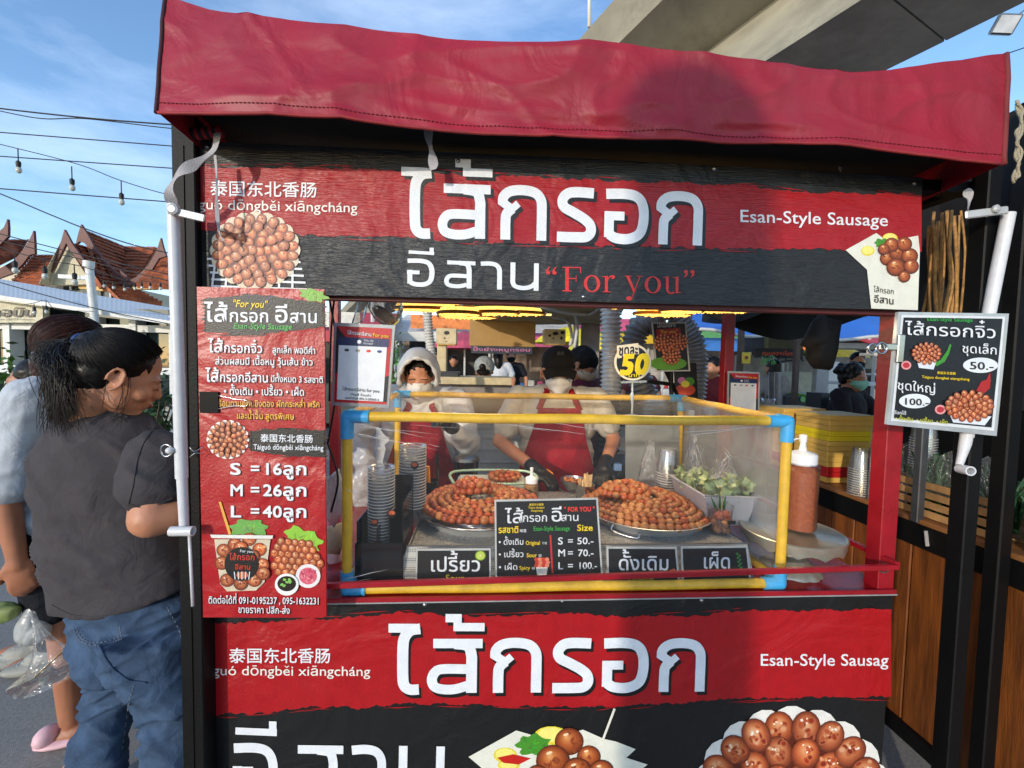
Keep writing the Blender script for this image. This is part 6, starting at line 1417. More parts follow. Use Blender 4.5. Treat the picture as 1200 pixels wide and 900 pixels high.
def head_parts(M, h):
    R = h.R(); k = h.k
    def E(x, y, z, a, b, c): M.ball(h(x, y, z), (a * k, b * k, c * k), 14, 9, R=R)
    E(-.012, 0, .035, .092, .074, .082); E(.015, 0, -.01, .078, .066, .085); E(.03, 0, -.06, .052, .05, .045); E(.062, 0, -.088, .024, .026, .02)
    M.cap(h(.086, 0, .008), .008 * k, h(.099, 0, -.026), .0105 * k, 8); E(.093, .009, -.03, .009, .007, .007); E(.093, -.009, -.03, .009, .007, .007)
    for s_ in (-1, 1):
        E(.074, s_ * .03, .018, .016, .026, .008); E(.058, s_ * .036, -.03, .026, .026, .024); E(.02, s_ * .045, -.06, .03, .016, .03)
        E(.077, s_ * .028, -.002, .012, .016, .009)
    E(.086, 0, -.052, .012, .024, .006); E(.083, 0, -.064, .012, .02, .007)
    for s_ in (-1, 1):
        M.tube([h(-.008 + .017 * cos(a), s_ * (.073 + .010 + .006 * cos(a * .5)), -.012 + .03 * sin(a)) for a in [rad(-110 + 28 * i) for i in range(12)]], .0052 * k, 7)
        E(-.004, s_ * .076, -.012, .012, .006, .022)
def face_bits(t, h, down=True, lips=True):
    for s_ in (-1, 1):
        M = MB(); M.tube([h(.0905 - .004 * abs(q), s_ * (.028 + .012 * q), -.006 - .003 * (1 - q * q)) for q in (-1, -.5, 0, .5, 1)], .0016 * h.k, 6); M.build('eyelash', lidm, t, smooth=True)
        M = MB(); M.tube([h(.0905 - .006 * abs(q), s_ * (.03 + .017 * q), .017 + .003 * (1 - q * q)) for q in (-1, -.5, 0, .5, 1)], .0022 * h.k, 6); M.build('eyebrow', lidm, t, smooth=True)
    if lips: M = MB(); M.ball(h(.0935, 0, -.057), (.007 * h.k, .019 * h.k, .0065 * h.k), 12, 8, R=h.R()); M.build('lips', lipm, t, smooth=True)
def hand(M, w, d, n_, k=1, curl=.5, thumb=1, fat=1.0):
    """palm from wrist w along d; n_ = back-of-hand normal; fingers bend away from n_"""
    d = V(d).normalized(); n_ = V(n_); n_ = (n_ - d * n_.dot(d)).normalized(); s_ = d.cross(n_).normalized() * thumb
    w = V(w); R = Matrix((d, s_, n_)).transposed()
    M.ball(w + d * .045 * k, (.05 * k, .04 * k * fat, .017 * k * fat), 12, 8, R=R); M.cap(w - d * .02 * k, .026 * k * fat, w + d * .02 * k, .027 * k * fat, 10)
    for i, (off_, L_) in enumerate(((.028, .068), (.01, .078), (-.009, .072), (-.027, .056))):
        p = w + d * (.085 - abs(i - 1.3) * .004) * k + s_ * off_ * k; dd = d.copy(); rr = .0088 * k * fat; pts = [p]; c_ = curl * (1 + .12 * i)
        for seg in range(3):
            ang = c_ * (.55 if seg == 0 else .8); ax = dd.cross(-n_).normalized() if abs(dd.dot(n_)) < .99 else s_
            dd = (Quaternion(s_ * -1 * thumb if False else d.cross(-n_).normalized(), ang) @ dd); pts.append(pts[-1] + dd * L_ * k * (.42, .33, .25)[seg])
        M.limb([w + d * .04 * k + s_ * off_ * .7 * k] + pts, [rr * 1.1, rr * 1.08, rr, rr * .92, rr * .8], 8)
    q = w + d * .03 * k + s_ * .03 * k; M.limb([w + d * .01 * k + s_ * .015 * k, q, q + (d * .6 + s_ * .55 - n_ * .35).normalized() * .035 * k, q + (d * .85 + s_ * .5 - n_ * .6).normalized() * .062 * k], [.016 * k * fat, .014 * k * fat, .0115 * k * fat, .009 * k * fat], 8)
def hair_strands(M, h, tie, n_, rad_=1.06, r=.0011, seed=0, front=.35, low=-.03, end=None):
    """strands combed over the skull from the hairline to one point"""
    q = random.Random(seed); k = h.k; c = h(-.015, 0, .032); ax = (.097 * k * rad_, .08 * k * rad_, .09 * k * rad_)
    def on(d): return c + (h.f * d.x * ax[0] + h.l * d.y * ax[1] + h.u * d.z * ax[2])
    T_ = V(tie).normalized()
    for i in range(n_):
        a = q.uniform(-pi * .97, pi * .97); fx = .62 + q.uniform(-.25, .18)
        d0 = V((cos(a) * .98, sin(a), .25 + .75 * max(0, cos(a)) ** 2 * front - .62 * (1 - max(0, cos(a * .9))) + q.uniform(-.05, .35))).normalized()
        if q.random() < .35: d0 = (d0 + V((0, 0, q.uniform(.3, 1.2)))).normalized()
        ang = d0.angle(T_); P = []; j_ = 1 + q.uniform(-.02, .035)
        for s_ in range(8):
            t_ = s_ / 7; d = (d0 * (sin((1 - t_) * ang) / max(1e-3, sin(ang))) + T_ * (sin(t_ * ang) / max(1e-3, sin(ang)))) if ang > .02 else T_
            P.append(on(d.normalized() * j_))
        M.tube(P, [r * .6] + [r] * 6 + [r * .9], 3, cap=False)
def hair_cap(M, h, k2=1.03, back=0, low=-.04):
    R = h.R(); k = h.k
    M.ball(h(-.02, 0, .04), (.09 * k * k2, .078 * k * k2, .082 * k * k2), 18, 12, R=R); M.ball(h(-.045, 0, -.0), (.062 * k * k2, .07 * k * k2, .075 * k * k2), 16, 10, R=R)
def person(label, x, y, ang, H=1.6, shirt=None, pants=None, skin=None, hair=None, arms=None, pitch=0, hyaw=0, lean=0, voxel=.011, wide=1.0, sleeve=.6,
           shorts=False, gloves=None, mask=None, hairstyle='bun', z0=0, hd=None, face=False, group=None, feet=True, legs=((-.0, .02), (.0, -.02)), shoes=None, fold=.006, kneel=0, bare=False, hairn=0):
    k = H / 1.6; F = V((cos(ang), sin(ang), 0)); B = Fr((x, y, z0), F, k=k)
    t = thing('person', label, 'person', (x, y, z0), group)
    hx = lean
    hip = B(0, 0, .84); chest = B(hx * .6, 0, 1.17); nb = B(hx, 0, 1.335)
    hdc = hd or B(hx + .02 + .07 * sin(pitch), 0, 1.455 - .03 * sin(pitch))
    hf = Quaternion((0, 0, 1), hyaw) @ F; hf = (hf * cos(pitch) + V((0, 0, -1)) * sin(pitch)); hU = Quaternion((0, 0, 1), hyaw) @ F * sin(pitch) + V((0, 0, 1)) * cos(pitch)
    h = Fr(hdc, hf, hU, k=k * 1.0)
    arms = arms or (((.02, -.27, 1.08), (.08, -.25, .86)), ((.02, .27, 1.08), (.08, .25, .86)))
    sh = [B(hx * .9, -.165 * wide, 1.3), B(hx * .9, .165 * wide, 1.3)]
    el = [B(*arms[0][0]), B(*arms[1][0])]; wr = [B(*arms[0][1]), B(*arms[1][1])]
    M = MB(); head_parts(M, h)
    M.limb([h(-.02, 0, -.05), nb + V((0, 0, .0)), chest], [.05 * k, .055 * k, .09 * k], 14); M.limb([chest, hip], [.09 * k, .10 * k], 14)
    GM = MB()
    for i in (0, 1):
        M.limb([sh[i], el[i], wr[i]], [.045 * k, .037 * k, .026 * k], 12)
        d = (wr[i] - el[i]).normalized(); nn = V((0, 0, 1)) if abs(d.z) < .7 else (B.l * (-1 if i == 0 else 1))
        hand(M, wr[i], d, nn, k, .55, thumb=(1 if i == 0 else -1))
        if gloves: hand(GM, wr[i], d, nn, k * 1.03, .6, thumb=(1 if i == 0 else -1), fat=1.2); GM.cap(wr[i] - d * .05 * k, .036 * k, wr[i] + d * .01, .032 * k, 12)
    for i, sgn in ((0, -1), (1, 1)):
        fx, fy = legs[i]; knee = B(fx * .5 + .01, sgn * .085 + fy * .5, .46); ank = B(fx, sgn * .09 + fy, .09)
        M.limb([B(0, sgn * .08, .8), knee, ank], [.075 * k, .05 * k, .036 * k], 12); M.ball(B(fx + .06, sgn * .09 + fy, .035), (.12 * k, .042 * k, .034 * k), 12, 8, R=B.R())
        if shoes: S_ = MB(); S_.ball(B(fx + .06, sgn * .09 + fy, .04), (.135 * k, .05 * k, .045 * k), 14, 9, R=B.R()); S_.build('shoe', shoes, t, smooth=True)
    solid(M, 'body', skin or skinm, t, voxel, 2)
    if face: face_bits(t, h, lips=not mask)
    # shirt
    M = MB(); R = B.R(); Rl = R @ Matrix.Rotation(math.atan2(hx, .5) * .8, 3, 'Y')
    M.ball(B(hx * .75, 0, 1.19), (.125 * k, .185 * k * wide, .16 * k), 18, 12, R=Rl); M.ball(B(hx * .4 + .01, 0, 1.0), (.13 * k, .165 * k * wide, .17 * k), 18, 12, R=Rl); M.ball(B(hx * .15, 0, .86), (.13 * k, .17 * k * wide, .1 * k), 18, 12, R=R)
    M.limb([sh[0], B(hx * .95, 0, 1.31), sh[1]], [.058 * k, .07 * k, .058 * k], 14)
    for i in (0, 1):
        e = sh[i].lerp(el[i], sleeve) if sleeve <= 1 else el[i].lerp(wr[i], sleeve - 1)
        if sleeve <= 1: M.limb([sh[i], e], [.064 * k, .062 * k], 14)
        else: M.limb([sh[i], el[i], e], [.062 * k, .055 * k, .046 * k], 14)
    solid(M, 'shirt', shirt, t, voxel, 3, fold, 9)
    M = MB()
    M.ball(B(0, 0, .84), (.125 * k, .165 * k * wide, .12 * k), 16, 10, R=R)
    for i, sgn in ((0, -1), (1, 1)):
        fx, fy = legs[i]; knee = B(fx * .5 + .015, sgn * .085 + fy * .5, .46); ank = B(fx, sgn * .09 + fy, .1)
        if shorts: M.limb([B(0, sgn * .075, .78), B(fx * .35, sgn * .085, .55)], [.095 * k, .085 * k], 14)
        else: M.limb([B(0, sgn * .075, .78), knee, ank], [.095 * k, .07 * k, .058 * k], 14)
    solid(M, 'trousers', pants, t, voxel, 3, fold * .8, 10)
    if gloves and len(GM.v): solid(GM, 'gloves', gloves, t, .005 if voxel < .01 else .009, 1)
    if hair:
        M = MB(); hair_cap(M, h, 1.05)
        if hairstyle == 'bob': M.ball(h(-.03, 0, -.04), (.075 * k, .088 * k, .10 * k), 16, 10, R=h.R())
        if hairstyle == 'long': M.limb([h(-.05, 0, 0), h(-.08, 0, -.1), h(-.08, 0, -.26)], [.075 * k, .07 * k, .045 * k], 14)
        if hairstyle == 'bun': M.ball(h(-.105, 0, .0), (.035 * k,) * 3, 12, 8)
        if hairstyle == 'pony': M.limb([h(-.10, 0, .03), h(-.14, 0, -.05), h(-.12, 0, -.2)], [.03 * k, .035 * k, .015 * k], 10)
        if hairstyle == 'curly':
            for i in range(26): a = rnd.uniform(0, 6.28); b = rnd.uniform(-.6, 1.4); M.ball(h(-.02 + .095 * cos(a) * cos(b) * .9 - .02, .088 * sin(a) * cos(b), .03 + .09 * sin(b)), .028 * k, 8, 6)
        solid(M, 'hair', hair, t, voxel * .8, 2, .003, 40)
    if mask:
        M = MB(); M.ball(h(.037, 0, -.038), (.077 * k, .068 * k, .052 * k), 18, 12, R=h.R()); M.ball(h(.09, 0, -.030), (.028 * k, .03 * k, .032 * k), 12, 8, R=h.R()); M.ball(h(.07, 0, -.075), (.028 * k, .032 * k, .022 * k), 12, 8, R=h.R()); o = solid(M, 'face_mask', mask, t, min(voxel, .008), 2)
        for s_ in (-1, 1): M = MB(); M.tube([h(.05, s_ * .062, -.03), h(.0, s_ * .084, -.01), h(-.01, s_ * .09, .008)], .002 * k, 5); M.build('ear_loop', mask, t, smooth=True)
    return t, B, h

# ---- customer in the grey T-shirt, nearest at the left
grey_t = cloth('charcoal_tee', S(68, 64, 66), 700); jeans = cloth('blue_denim', S(64, 84, 110), 500, var=.22, dirt=.5, dirtcol=S(42, 56, 80))
Y0 = .17
t = thing('person', 'woman in a charcoal T-shirt and blue jeans with a black ponytail, beside the white pipe', 'person', (-1.05, .2, 0))
fd = V((.8, .6, 0)); hc = aY(142, 446, .11) + V((-.056, .068, .012)); hF = V((.70, .58, -.40)); hU_ = V((.30, .25, .92)); hU_ = (hU_ - hF.normalized() * hU_.dot(hF.normalized())).normalized(); h = Fr(hc, hF, hU_, k=1.03)
ct = aY(118, 600, Y0 + .02); Bx = Fr((ct.x, Y0 + .02, 0), fd)
rs_, ls_ = aY(184, 532, .04), Bx(-.01, .17, 1.285)
re_, rw_ = aY(177, 607, -.03), aY(262, 592, .06); le_, lw_ = Bx(.12, .24, 1.06), Bx(.32, .12, 1.08)
M = MB(); head_parts(M, h); M.limb([h(-.03, 0, -.05), Bx(-.01, 0, 1.33), Bx(0, 0, 1.15), Bx(0, 0, .85)], [.052, .058, .085, .08], 16)
M.limb([rs_, re_, rw_], [.046, .048, .032], 16); hand(M, rw_, rw_ - re_, (0, -1, .2), 1, .5); M.limb([ls_, le_, lw_], [.05, .045, .03], 14); hand(M, lw_, lw_ - le_, (0, 0, 1), 1, .5, -1)
anR, anL = V((-.90, .16, .09)), V((-1.33, .24, .09))
for a_, c_ in ((aY(204, 888, .14), anR), (aY(106, 888, .24), anL)): M.limb([a_, c_], [.055, .04], 14); M.ball(c_ + V((.06, .03, -.05)), (.13, .05, .035), 14, 8)
solid(M, 'body', skinm, t, .0055, 2); face_bits(t, h)
def loft(M, rows, Yc, dk_, n=40, close=True, tilt=0, Yr=None):
    """stacked ovals whose left and right edges are measured at the depth Yc"""
    vs = []
    for i, (y, xl, xr) in enumerate(rows):
        Y = Yc if Yr is None else Yr[i]; a = aY(xl, y, Y); b = aY(xr, y, Y); c = (a + b) / 2; hw_ = (b - a).length / 2
        for k in range(n):
            q_ = 2 * pi * k / n; cx_, sy_ = cos(q_), sin(q_); cx_ = math.copysign(abs(cx_) ** .88, cx_); sy_ = math.copysign(abs(sy_) ** .88, sy_)
            vs.append(c + V((hw_ * cx_, min(hw_, .2) * dk_ * sy_, tilt * hw_ * cx_)))
    m_ = len(rows); fs = [(i * n + k, i * n + (k + 1) % n, (i + 1) * n + (k + 1) % n, (i + 1) * n + k) for i in range(m_ - 1) for k in range(n)]
    if close: fs += [tuple(range(n))[::-1], tuple((m_ - 1) * n + k for k in range(n))]
    M.add(vs, fs); return M
def dense(rows, k=8):
    P = catmull_([V(r) for r in rows], k); return [tuple(p) for p in P]
R = Bx.R()
T = MB(); loft(T, dense([(473, 102, 138), (480, 92, 150), (489, 80, 166), (502, 68, 182), (520, 56, 194), (545, 50, 200), (580, 50, 200), (620, 54, 205), (655, 60, 211), (680, 65, 217), (702, 70, 223)], 6), Y0 + .02, .60, tilt=.0)
for i in range(len(T.v)):
    v = T.v[i]; T.v[i] = v + V((0, 0, .05 * max(0, (v.x + 1.05) / .2) * max(0, min(1, (1.0 - v.z) / .2))))
SM = MB(); SM.v += T.v; SM.f += T.f; SM.c += T.c; SM.mi += T.mi
SM.limb([rs_ + V((-.005, .0, .0)), rs_.lerp(re_, .35), rs_.lerp(re_, .55)], [.064, .066, .070], 20); SM.limb([ls_, ls_.lerp(le_, .7)], [.062, .064], 14)
def solid_cut(M, name, m, parent, voxel, it, fold, fs, fdir, folds2=None):
    o = solid(M, name, m, parent, voxel, it, fold, fs, fdir)
    if folds2:
        o3 = ORG[o.name]
        nr_ = [v.normal.copy() for v in o.data.vertices]
        for v, n0 in zip(o.data.vertices, nr_): v.co += folds2(v.co + o3, n0)
        o.data.update()
    return o
def tee(p, n_):
    lo = max(0, min(1, (1.08 - p.z) / .22)); hi = max(0, min(1, (p.z - 1.0) / .2))
    q_ = V((p.x * 2.6, p.y * 2.6, p.z * 14 + p.x * 8)); a = max(0, 1 - 3.2 * abs(noise.noise(q_))) ** 2 * min(1, max(0, (p.z - .82) / .08))
    q2 = V((p.x * 9 + p.z * 7, p.y * 5, p.z * 3 - p.x * 2)); b_ = max(0, 1 - 3.2 * abs(noise.noise(q2)))
    return n_ * (.015 * a * (.25 + .75 * lo) + .012 * b_ * b_ * hi + .006 * noise.noise(p * 8) + .0012 * noise.noise(p * 26))
sh_ = solid_cut(SM, 'tshirt', grey_t, t, .007, 3, .004, 5, (1.2, 1.2, 1.6), tee)
from mathutils.bvhtree import BVHTree
def cast(o, px, py, off_=.001):
    """nearest point of a finished surface along one sight line, lifted off it by a hair"""
    key = o.name
    if key not in BV: BV[key] = BVHTree.FromPolygons([v.co + ORG[key] for v in o.data.vertices], [tuple(p.vertices) for p in o.data.polygons])
    d = ray(px, py).normalized(); r_h = BV[key].ray_cast(CAM, d)
    return (r_h[0] + r_h[1].normalized() * off_) if r_h[0] is not None else None
BV = {}
def seam(o, pts, r, m, name, dash=0, n=10, off_=.0008):
    P = [cast(o, p.x, p.y, off_) for p in catmull_([V((*q_, 0)) for q_ in pts], n)]; P = [p for p in P if p is not None]
    M = MB()
    if dash:
        for i in range(0, len(P) - 1, 2): M.tube([P[i], P[i + 1]], r, 5)
    elif len(P) > 1: M.tube(P, r, 6)
    return M.build(name, m, o, smooth=True, kind='stuff' if dash else None)
seam(sh_, [(84, 484), (96, 481), (112, 481), (130, 483), (150, 489)], .0035, grey_t, 'collar'); seam(sh_, [(86, 489), (98, 486), (112, 486), (130, 488), (148, 494)], .0012, grey_t, 'collar_seam')
seam(sh_, [(182, 500), (168, 520), (160, 545), (156, 570), (150, 592)], .0016, grey_t, 'armhole_seam'); seam(sh_, [(149, 590), (165, 594), (185, 591), (203, 583)], .0016, grey_t, 'sleeve_hem')
seam(sh_, [(60, 708), (84, 720), (118, 722), (150, 716), (190, 705)], .0012, grey_t, 'bottom_hem')
JM = MB(); loft(JM, dense([(700, 92, 218), (715, 92, 224), (735, 94, 231), (755, 98, 235), (775, 102, 237)], 4), Y0 + .01, .56)
loft(JM, dense([(735, 96, 166), (770, 105, 170), (800, 109, 166), (830, 101, 152), (860, 92, 147), (888, 86, 143), (940, 78, 136), (1020, 66, 124), (1180, 44, 100)], 4), .23, .8)
loft(JM, dense([(735, 128, 236), (770, 140, 239), (800, 160, 240), (830, 173, 241), (860, 172, 241), (888, 170, 240), (940, 170, 238), (1020, 172, 236), (1180, 182, 240)], 4), .13, .92)
def den(p, n_):
    q_ = V((p.x * 3, p.y * 3, p.z * 15 - p.x * 9)); a = max(0, 1 - 3.0 * abs(noise.noise(q_))); q2 = V((p.x * 3, p.y * 3, p.z * 9 + p.x * 8)); b_ = max(0, 1 - 3.4 * abs(noise.noise(q2)))
    return n_ * (.013 * a * a + .012 * b_ * b_ + .001 * noise.noise(p * 40) - .003)
jn = solid_cut(JM, 'jeans', jeans, t, .007, 3, .003, 8, (1, 1, 1.4), den)
st_m = mat('denim_stitch', S(120, 124, 128), rough=.8)
seam(jn, [(86, 736), (96, 752), (118, 757)], .0012, st_m, 'pocket_stitch', 1); seam(jn, [(118, 757), (130, 753), (143, 749)], .0012, st_m, 'pocket_stitch', 1); seam(jn, [(143, 749), (142, 742), (140, 734)], .0012, st_m, 'pocket_stitch', 1); seam(jn, [(140, 749), (139, 742), (137, 734)], .001, st_m, 'pocket_stitch', 1); seam(jn, [(88, 733), (98, 749), (118, 753), (141, 746)], .001, st_m, 'pocket_stitch', 1)
seam(jn, [(116, 757), (130, 780), (150, 796), (172, 800)], .003, jeans, 'seat_seam'); seam(jn, [(196, 712), (212, 745), (222, 800), (218, 880)], .0012, st_m, 'side_stitch', 1, 14); seam(jn, [(158, 800), (150, 830), (143, 880)], .0012, st_m, 'inseam_stitch', 1, 12)
# hair: cap, combed strands, tie and loose ponytail
M = MB(); hair_cap(M, h, 1.03); hc_ = solid(M, 'hair', hairm, t, .006, 2, .0015, 50)
tied = V((-.93, -.12, .52)); M = MB(); hair_strands(M, h, tied, 3600, 1.05, .0009, 4, front=1.0); M.build('combed_strands', hairm, hc_, smooth=True, kind='stuff')
tp = aY(93, 401, Y0 - .03); M = MB(); M.tube([tp + V((.004 * sin(a), .02 * cos(a), .02 * sin(a))) for a in [2 * pi * i / 14 for i in range(14)]], .006, 6, closed=True); M.build('blue_hair_tie', mat('blue_band', S(44, 74, 130), rough=.7), t, smooth=True)
M = MB(); q = random.Random(11)
M.limb([h(-.09, -.01, .06), tp], [.03, .018], 12); M.limb([tp, aY(76, 412, Y0 - .02), aY(72, 440, Y0 - .03), aY(80, 468, Y0 - .03)], [.018, .034, .034, .015], 12)
for k in range(1500):
    ex, ey = q.gauss(74, 12), min(512, q.gauss(470, 22)) if q.random() < .8 else q.uniform(425, 450); dy = q.gauss(0, .03); mx_, my_ = q.gauss(70, 11), q.uniform(402, 425)
    P = catmull_([tp + V((q.gauss(0, .008), q.gauss(0, .01), q.gauss(0, .008))), aY(mx_, my_, Y0 - .03 + dy * .6), aY((mx_ + ex) / 2 - 3 + q.gauss(0, 3), (my_ + ey) / 2, Y0 - .05 + dy), aY(ex, ey, Y0 - .05 + dy)], 4)
    M.tube(P, [.0009] * (len(P) - 3) + [.0008, .0006, .0003], 3, cap=False)
M.build('ponytail', hairm, t, smooth=True)
M = MB()
for k in range(7):
    a = h(.0 + q.uniform(-.02, .03), -.078, -.02 + q.uniform(-.01, .02)); M.tube(catmull_([a + V((0, 0, .03)), a + V((q.gauss(0, .01), -.006, -.03)), a + V((q.gauss(0, .015) - .02, -.004, -.08 - q.uniform(0, .04)))], 4), .0007, 3, cap=False)
M.build('loose_strands', hairm, hc_, smooth=True, kind='stuff')

# ---- second customer behind her
white_t = cloth('pale_grey_shirt', S(178, 184, 190), 500); blackp = cloth('black_shorts', S(24, 26, 32), 500)
def inv2(p, o=V((-1.67, .62, 0)), a=rad(28), k=1.66 / 1.6):
    d = (p - o) / k; f = V((cos(a), sin(a), 0)); l = V((-sin(a), cos(a), 0)); return (d.dot(f), d.dot(l), d.z)
pk = mat('pink_sandal', S(222, 178, 184), rough=.5)
t, B2, h2 = person('customer with short brown hair in a pale shirt and dark shorts, behind the ponytailed woman', -1.67, .62, rad(28), 1.66, white_t, blackp, skin2, hairb, hd=aY(88, 412, .62),
    arms=((inv2(aY(8, 590, .42)), inv2(aY(20, 655, .42))), ((.16, .22, 1.1), (.3, .1, 1.0))), pitch=.25, voxel=.0075, shorts=True, sleeve=.85, hairstyle='bob', legs=((.05, .0), (.18, -.05)), wide=1.1)
M = MB(); hair_strands(M, h2, V((-.6, -.3, -.55)), 900, 1.12, .0011, 8); M.build('combed_strands', hairb, t, smooth=True, kind='stuff')
hw = aY(20, 655, .42)
lg = B2(.18, .04, .0)
for nm, p in (('sandal', B2(.2, .04, .02)), ('sandal', B2(.08, -.09, .02))):
    M = MB(); M.ball(p + V((0.0, 0, 0)), (.14, .052, .02), 18, 8, R=B2.R()); M.tube([p + B2.R() @ V(q_) for q_ in ((.03, -.05, .01), (.035, -.03, .05), (.035, .0, .062), (.035, .03, .05), (.03, .05, .01))], .012, 8); M.ball(p + B2.R() @ V((-.1, 0, .03)), (.035, .045, .035), 12, 8); M.build(nm, pk, t, smooth=True)
# bags in the hand
hb = hw + V((.02, -.02, -.1))
t = thing('food_bag', 'clear bag with a tray of red grilled meat and chopsticks', 'bag', aY(60, 780, .4))
cB = aY(66, 785, .42); M = MB()
R = Matrix.Rotation(rad(-18), 3, 'Y') @ Matrix.Rotation(rad(20), 3, 'Z')
M.box(cB, (.17, .12, .045), R=R, taper=1.12); M.build('clear_tray', film('tray_film', gloss=.5, rough=.08, haze=.08, bump=.2), t)
M = MB(); q = random.Random(5)
for k in range(34): M.ball(cB + R @ V((q.uniform(-.07, .07), q.uniform(-.045, .045), q.uniform(-.012, .012))), (q.uniform(.01, .02), .012, .008), 9, 6, R=Matrix.Rotation(q.uniform(0, 3), 3, 'Z'))
M.build('grilled_meat', mat('red_meat', S(170, 66, 52), rough=.35, col2=S(110, 34, 28), scale=40), t, smooth=True, kind='stuff')
for dx in (0, .006): M = MB(); M.tube([aY(28, 806, .36) + V((dx, 0, dx)), aY(88, 750, .36) + V((dx, 0, dx))], .0025, 6); M.build('chopstick', wd, t)
M = MB(); bt = aY(36, 716, .42)
def fb(u, v): 
    a = u * 2 * pi; rr_ = 1 - .85 * v ** 1.2; return (cB + R @ V((.1 * cos(a) * rr_, .075 * sin(a) * rr_, -.03))).lerp(bt, v) + V((.004 * sin(a * 7 + v * 8), .004 * cos(a * 5), 0))
M.grid(fb, 32, 14); M.build('clear_bag', film('bag_c', gloss=.14, rough=.12, haze=.08, bump=1, bscale=40), t, smooth=True)
t = thing('drink_bag', 'milky plastic bag bulging under the hand at the left', 'bag', aY(36, 740, .5)); M = MB(); M.ball(aY(38, 738, .48), (.052, .04, .055), 20, 12); M.limb([aY(38, 730, .48), aY(40, 708, .48)], [.04, .015], 12); solid(M, 'bag_body', mat('milky_bag', S(196, 198, 196), rough=.3, trans=.35), t, .006, 2, .004, 20)
t = thing('greens_bag', 'clear bag of green vegetables at the left edge', 'bag', aY(8, 715, .45)); M = MB(); M.ball(aY(0, 718, .45), (.06, .03, .035), 20, 12); solid(M, 'green_contents', mat('lettuce_green', S(150, 156, 96), rough=.4, col2=S(104, 124, 66), scale=30), t, .006, 1, .006, 25)
# ---- third customer, mostly hidden
sneak = mat('grey_sneaker', S(150, 148, 138), rough=.6, bump=.3, bscale=120)
t, B3, h3 = person('third customer almost hidden behind the other two, in grey laced sneakers', -2.14, 1.06, rad(205), 1.50, cloth('dark_blue_shirt', S(44, 52, 66)), cloth('dark_trousers', S(40, 40, 44)), skin2, hairm, voxel=.011, hairstyle='bob', legs=((.06, .02), (-.05, 0)))
for i, p in enumerate((aZ(26, 778, .0), B3(-.02, .12, 0))):
    p = V((p.x, p.y, 0)); M = MB(); d3 = Matrix.Rotation(rad(205), 3, 'Z'); M.ball(p + V((0, 0, .03)), (.145, .055, .035), 20, 10, R=d3); M.ball(p + d3 @ V((-.03, 0, .06)), (.1, .045, .045), 18, 10, R=d3); M.limb([p + d3 @ V((-.07, 0, .05)), p + d3 @ V((-.08, 0, .12))], [.045, .045], 12); o = solid(M, 'sneaker', sneak, t, .006, 2)
    M = MB()
    for j in range(5): M.tube([p + d3 @ V((-.0 + j * .02, s_ * .02, .105 - j * .012)) for s_ in (-1, 0, 1)], .003, 5)
    M.build('laces', mat('lace_white', S(200, 200, 196), rough=.7), o, kind='stuff')

# ---- stall workers
apron = cloth('red_apron', S(148, 18, 34), 500); beige = cloth('beige_tee', S(196, 188, 172), 500); gl = mat('black_glove', S(18, 18, 20), rough=.45, bump=.2, bscale=60); capm = cloth('black_cap', S(30, 28, 28), 500)
dk = cloth('dark_pants', S(30, 30, 34))
def apron_on(t, B, k=1, top=1.27, w0=.09, w1=.19, bulge=.165, bottom=.5):
    sh = next(o for o in KID[t.name] if o.name.startswith('shirt')); tr = next(o for o in KID[t.name] if o.name.startswith('trousers'))
    tree = BVHTree.FromPolygons([v.co + ORG[sh.name] for v in sh.data.vertices] , [tuple(p.vertices) for p in sh.data.polygons])
    tree2 = BVHTree.FromPolygons([v.co + ORG[tr.name] for v in tr.data.vertices] , [tuple(p.vertices) for p in tr.data.polygons])
    def surf(y, z, lift):
        best = B(.06, y, z)
        for T_ in (tree, tree2):
            r_h = T_.ray_cast(B(.6, y, z), -B.f)[0]
            if r_h is not None and (r_h - best).dot(B.f) > 0: best = best + B.f * (r_h - best).dot(B.f)
        return best + B.f * lift
    nv, nu = 44, 26; G = []
    for j in range(nv + 1):
        z = bottom + (top - bottom) * j / nv; v = j / nv; w_ = w1 + (w0 - w1) * max(0, (v - .6) / .4) ** .8; G.append([surf((i / nu - .5) * 2 * w_, z, .012 + .004 * sin(i * .9 + z * 9)) for i in range(nu + 1)])
    for _ in range(3): G = [[(G[j][i] * 2 + G[max(j - 1, 0)][i] + G[min(j + 1, nv)][i] + G[j][max(i - 1, 0)] + G[j][min(i + 1, nu)]) / 6 + B.f * .0006 for i in range(nu + 1)] for j in range(nv + 1)]
    M = MB(); M.grid(lambda u, v: G[round(v * nv)][round(u * nu)], nu, nv); o = M.build('apron', apron, t, smooth=True)
    for s_ in (-1, 1):
        M = MB(); P = [G[nv][0 if s_ < 0 else nu] + V((0, 0, -.012))] + [surf(s_ * (w0 * .93 - .012 * i), top + .025 * i, .010) for i in range(1, 4)] + [B(.0, s_ * .075, top + .10)]; M.tube(catmull_(P, 4), .015, 8, flat=.3, x0=B.l); M.build('apron_strap', apron, o, smooth=True)
    M = MB(); j = int(nv * .5); M.tube([G[j][i] + B.f * .001 for i in range(5, nu - 4)], .0018, 5); M.build('pocket_seam', mat('apron_seam', S(110, 12, 26), rough=.8), o); return o
cw = aY(653, 480, 1.12)
t, B, h = person('worker in a black cap, white mask and red apron behind the middle of the case', cw.x, 1.16, rad(-93), 1.62, beige, dk, skinm, None, pitch=.2, lean=.05, voxel=.0075, wide=1.22, sleeve=.68, gloves=gl, mask=maskm, hairstyle='cap', face=True,
    arms=(((.10, -.30, 1.08), (.33, -.115, .985)), ((.10, .29, 1.10), (.30, .20, 1.0))), fold=.009, hd=aY(654, 437, 1.06))
apron_on(t, B, w0=.105, w1=.2, bulge=.17)
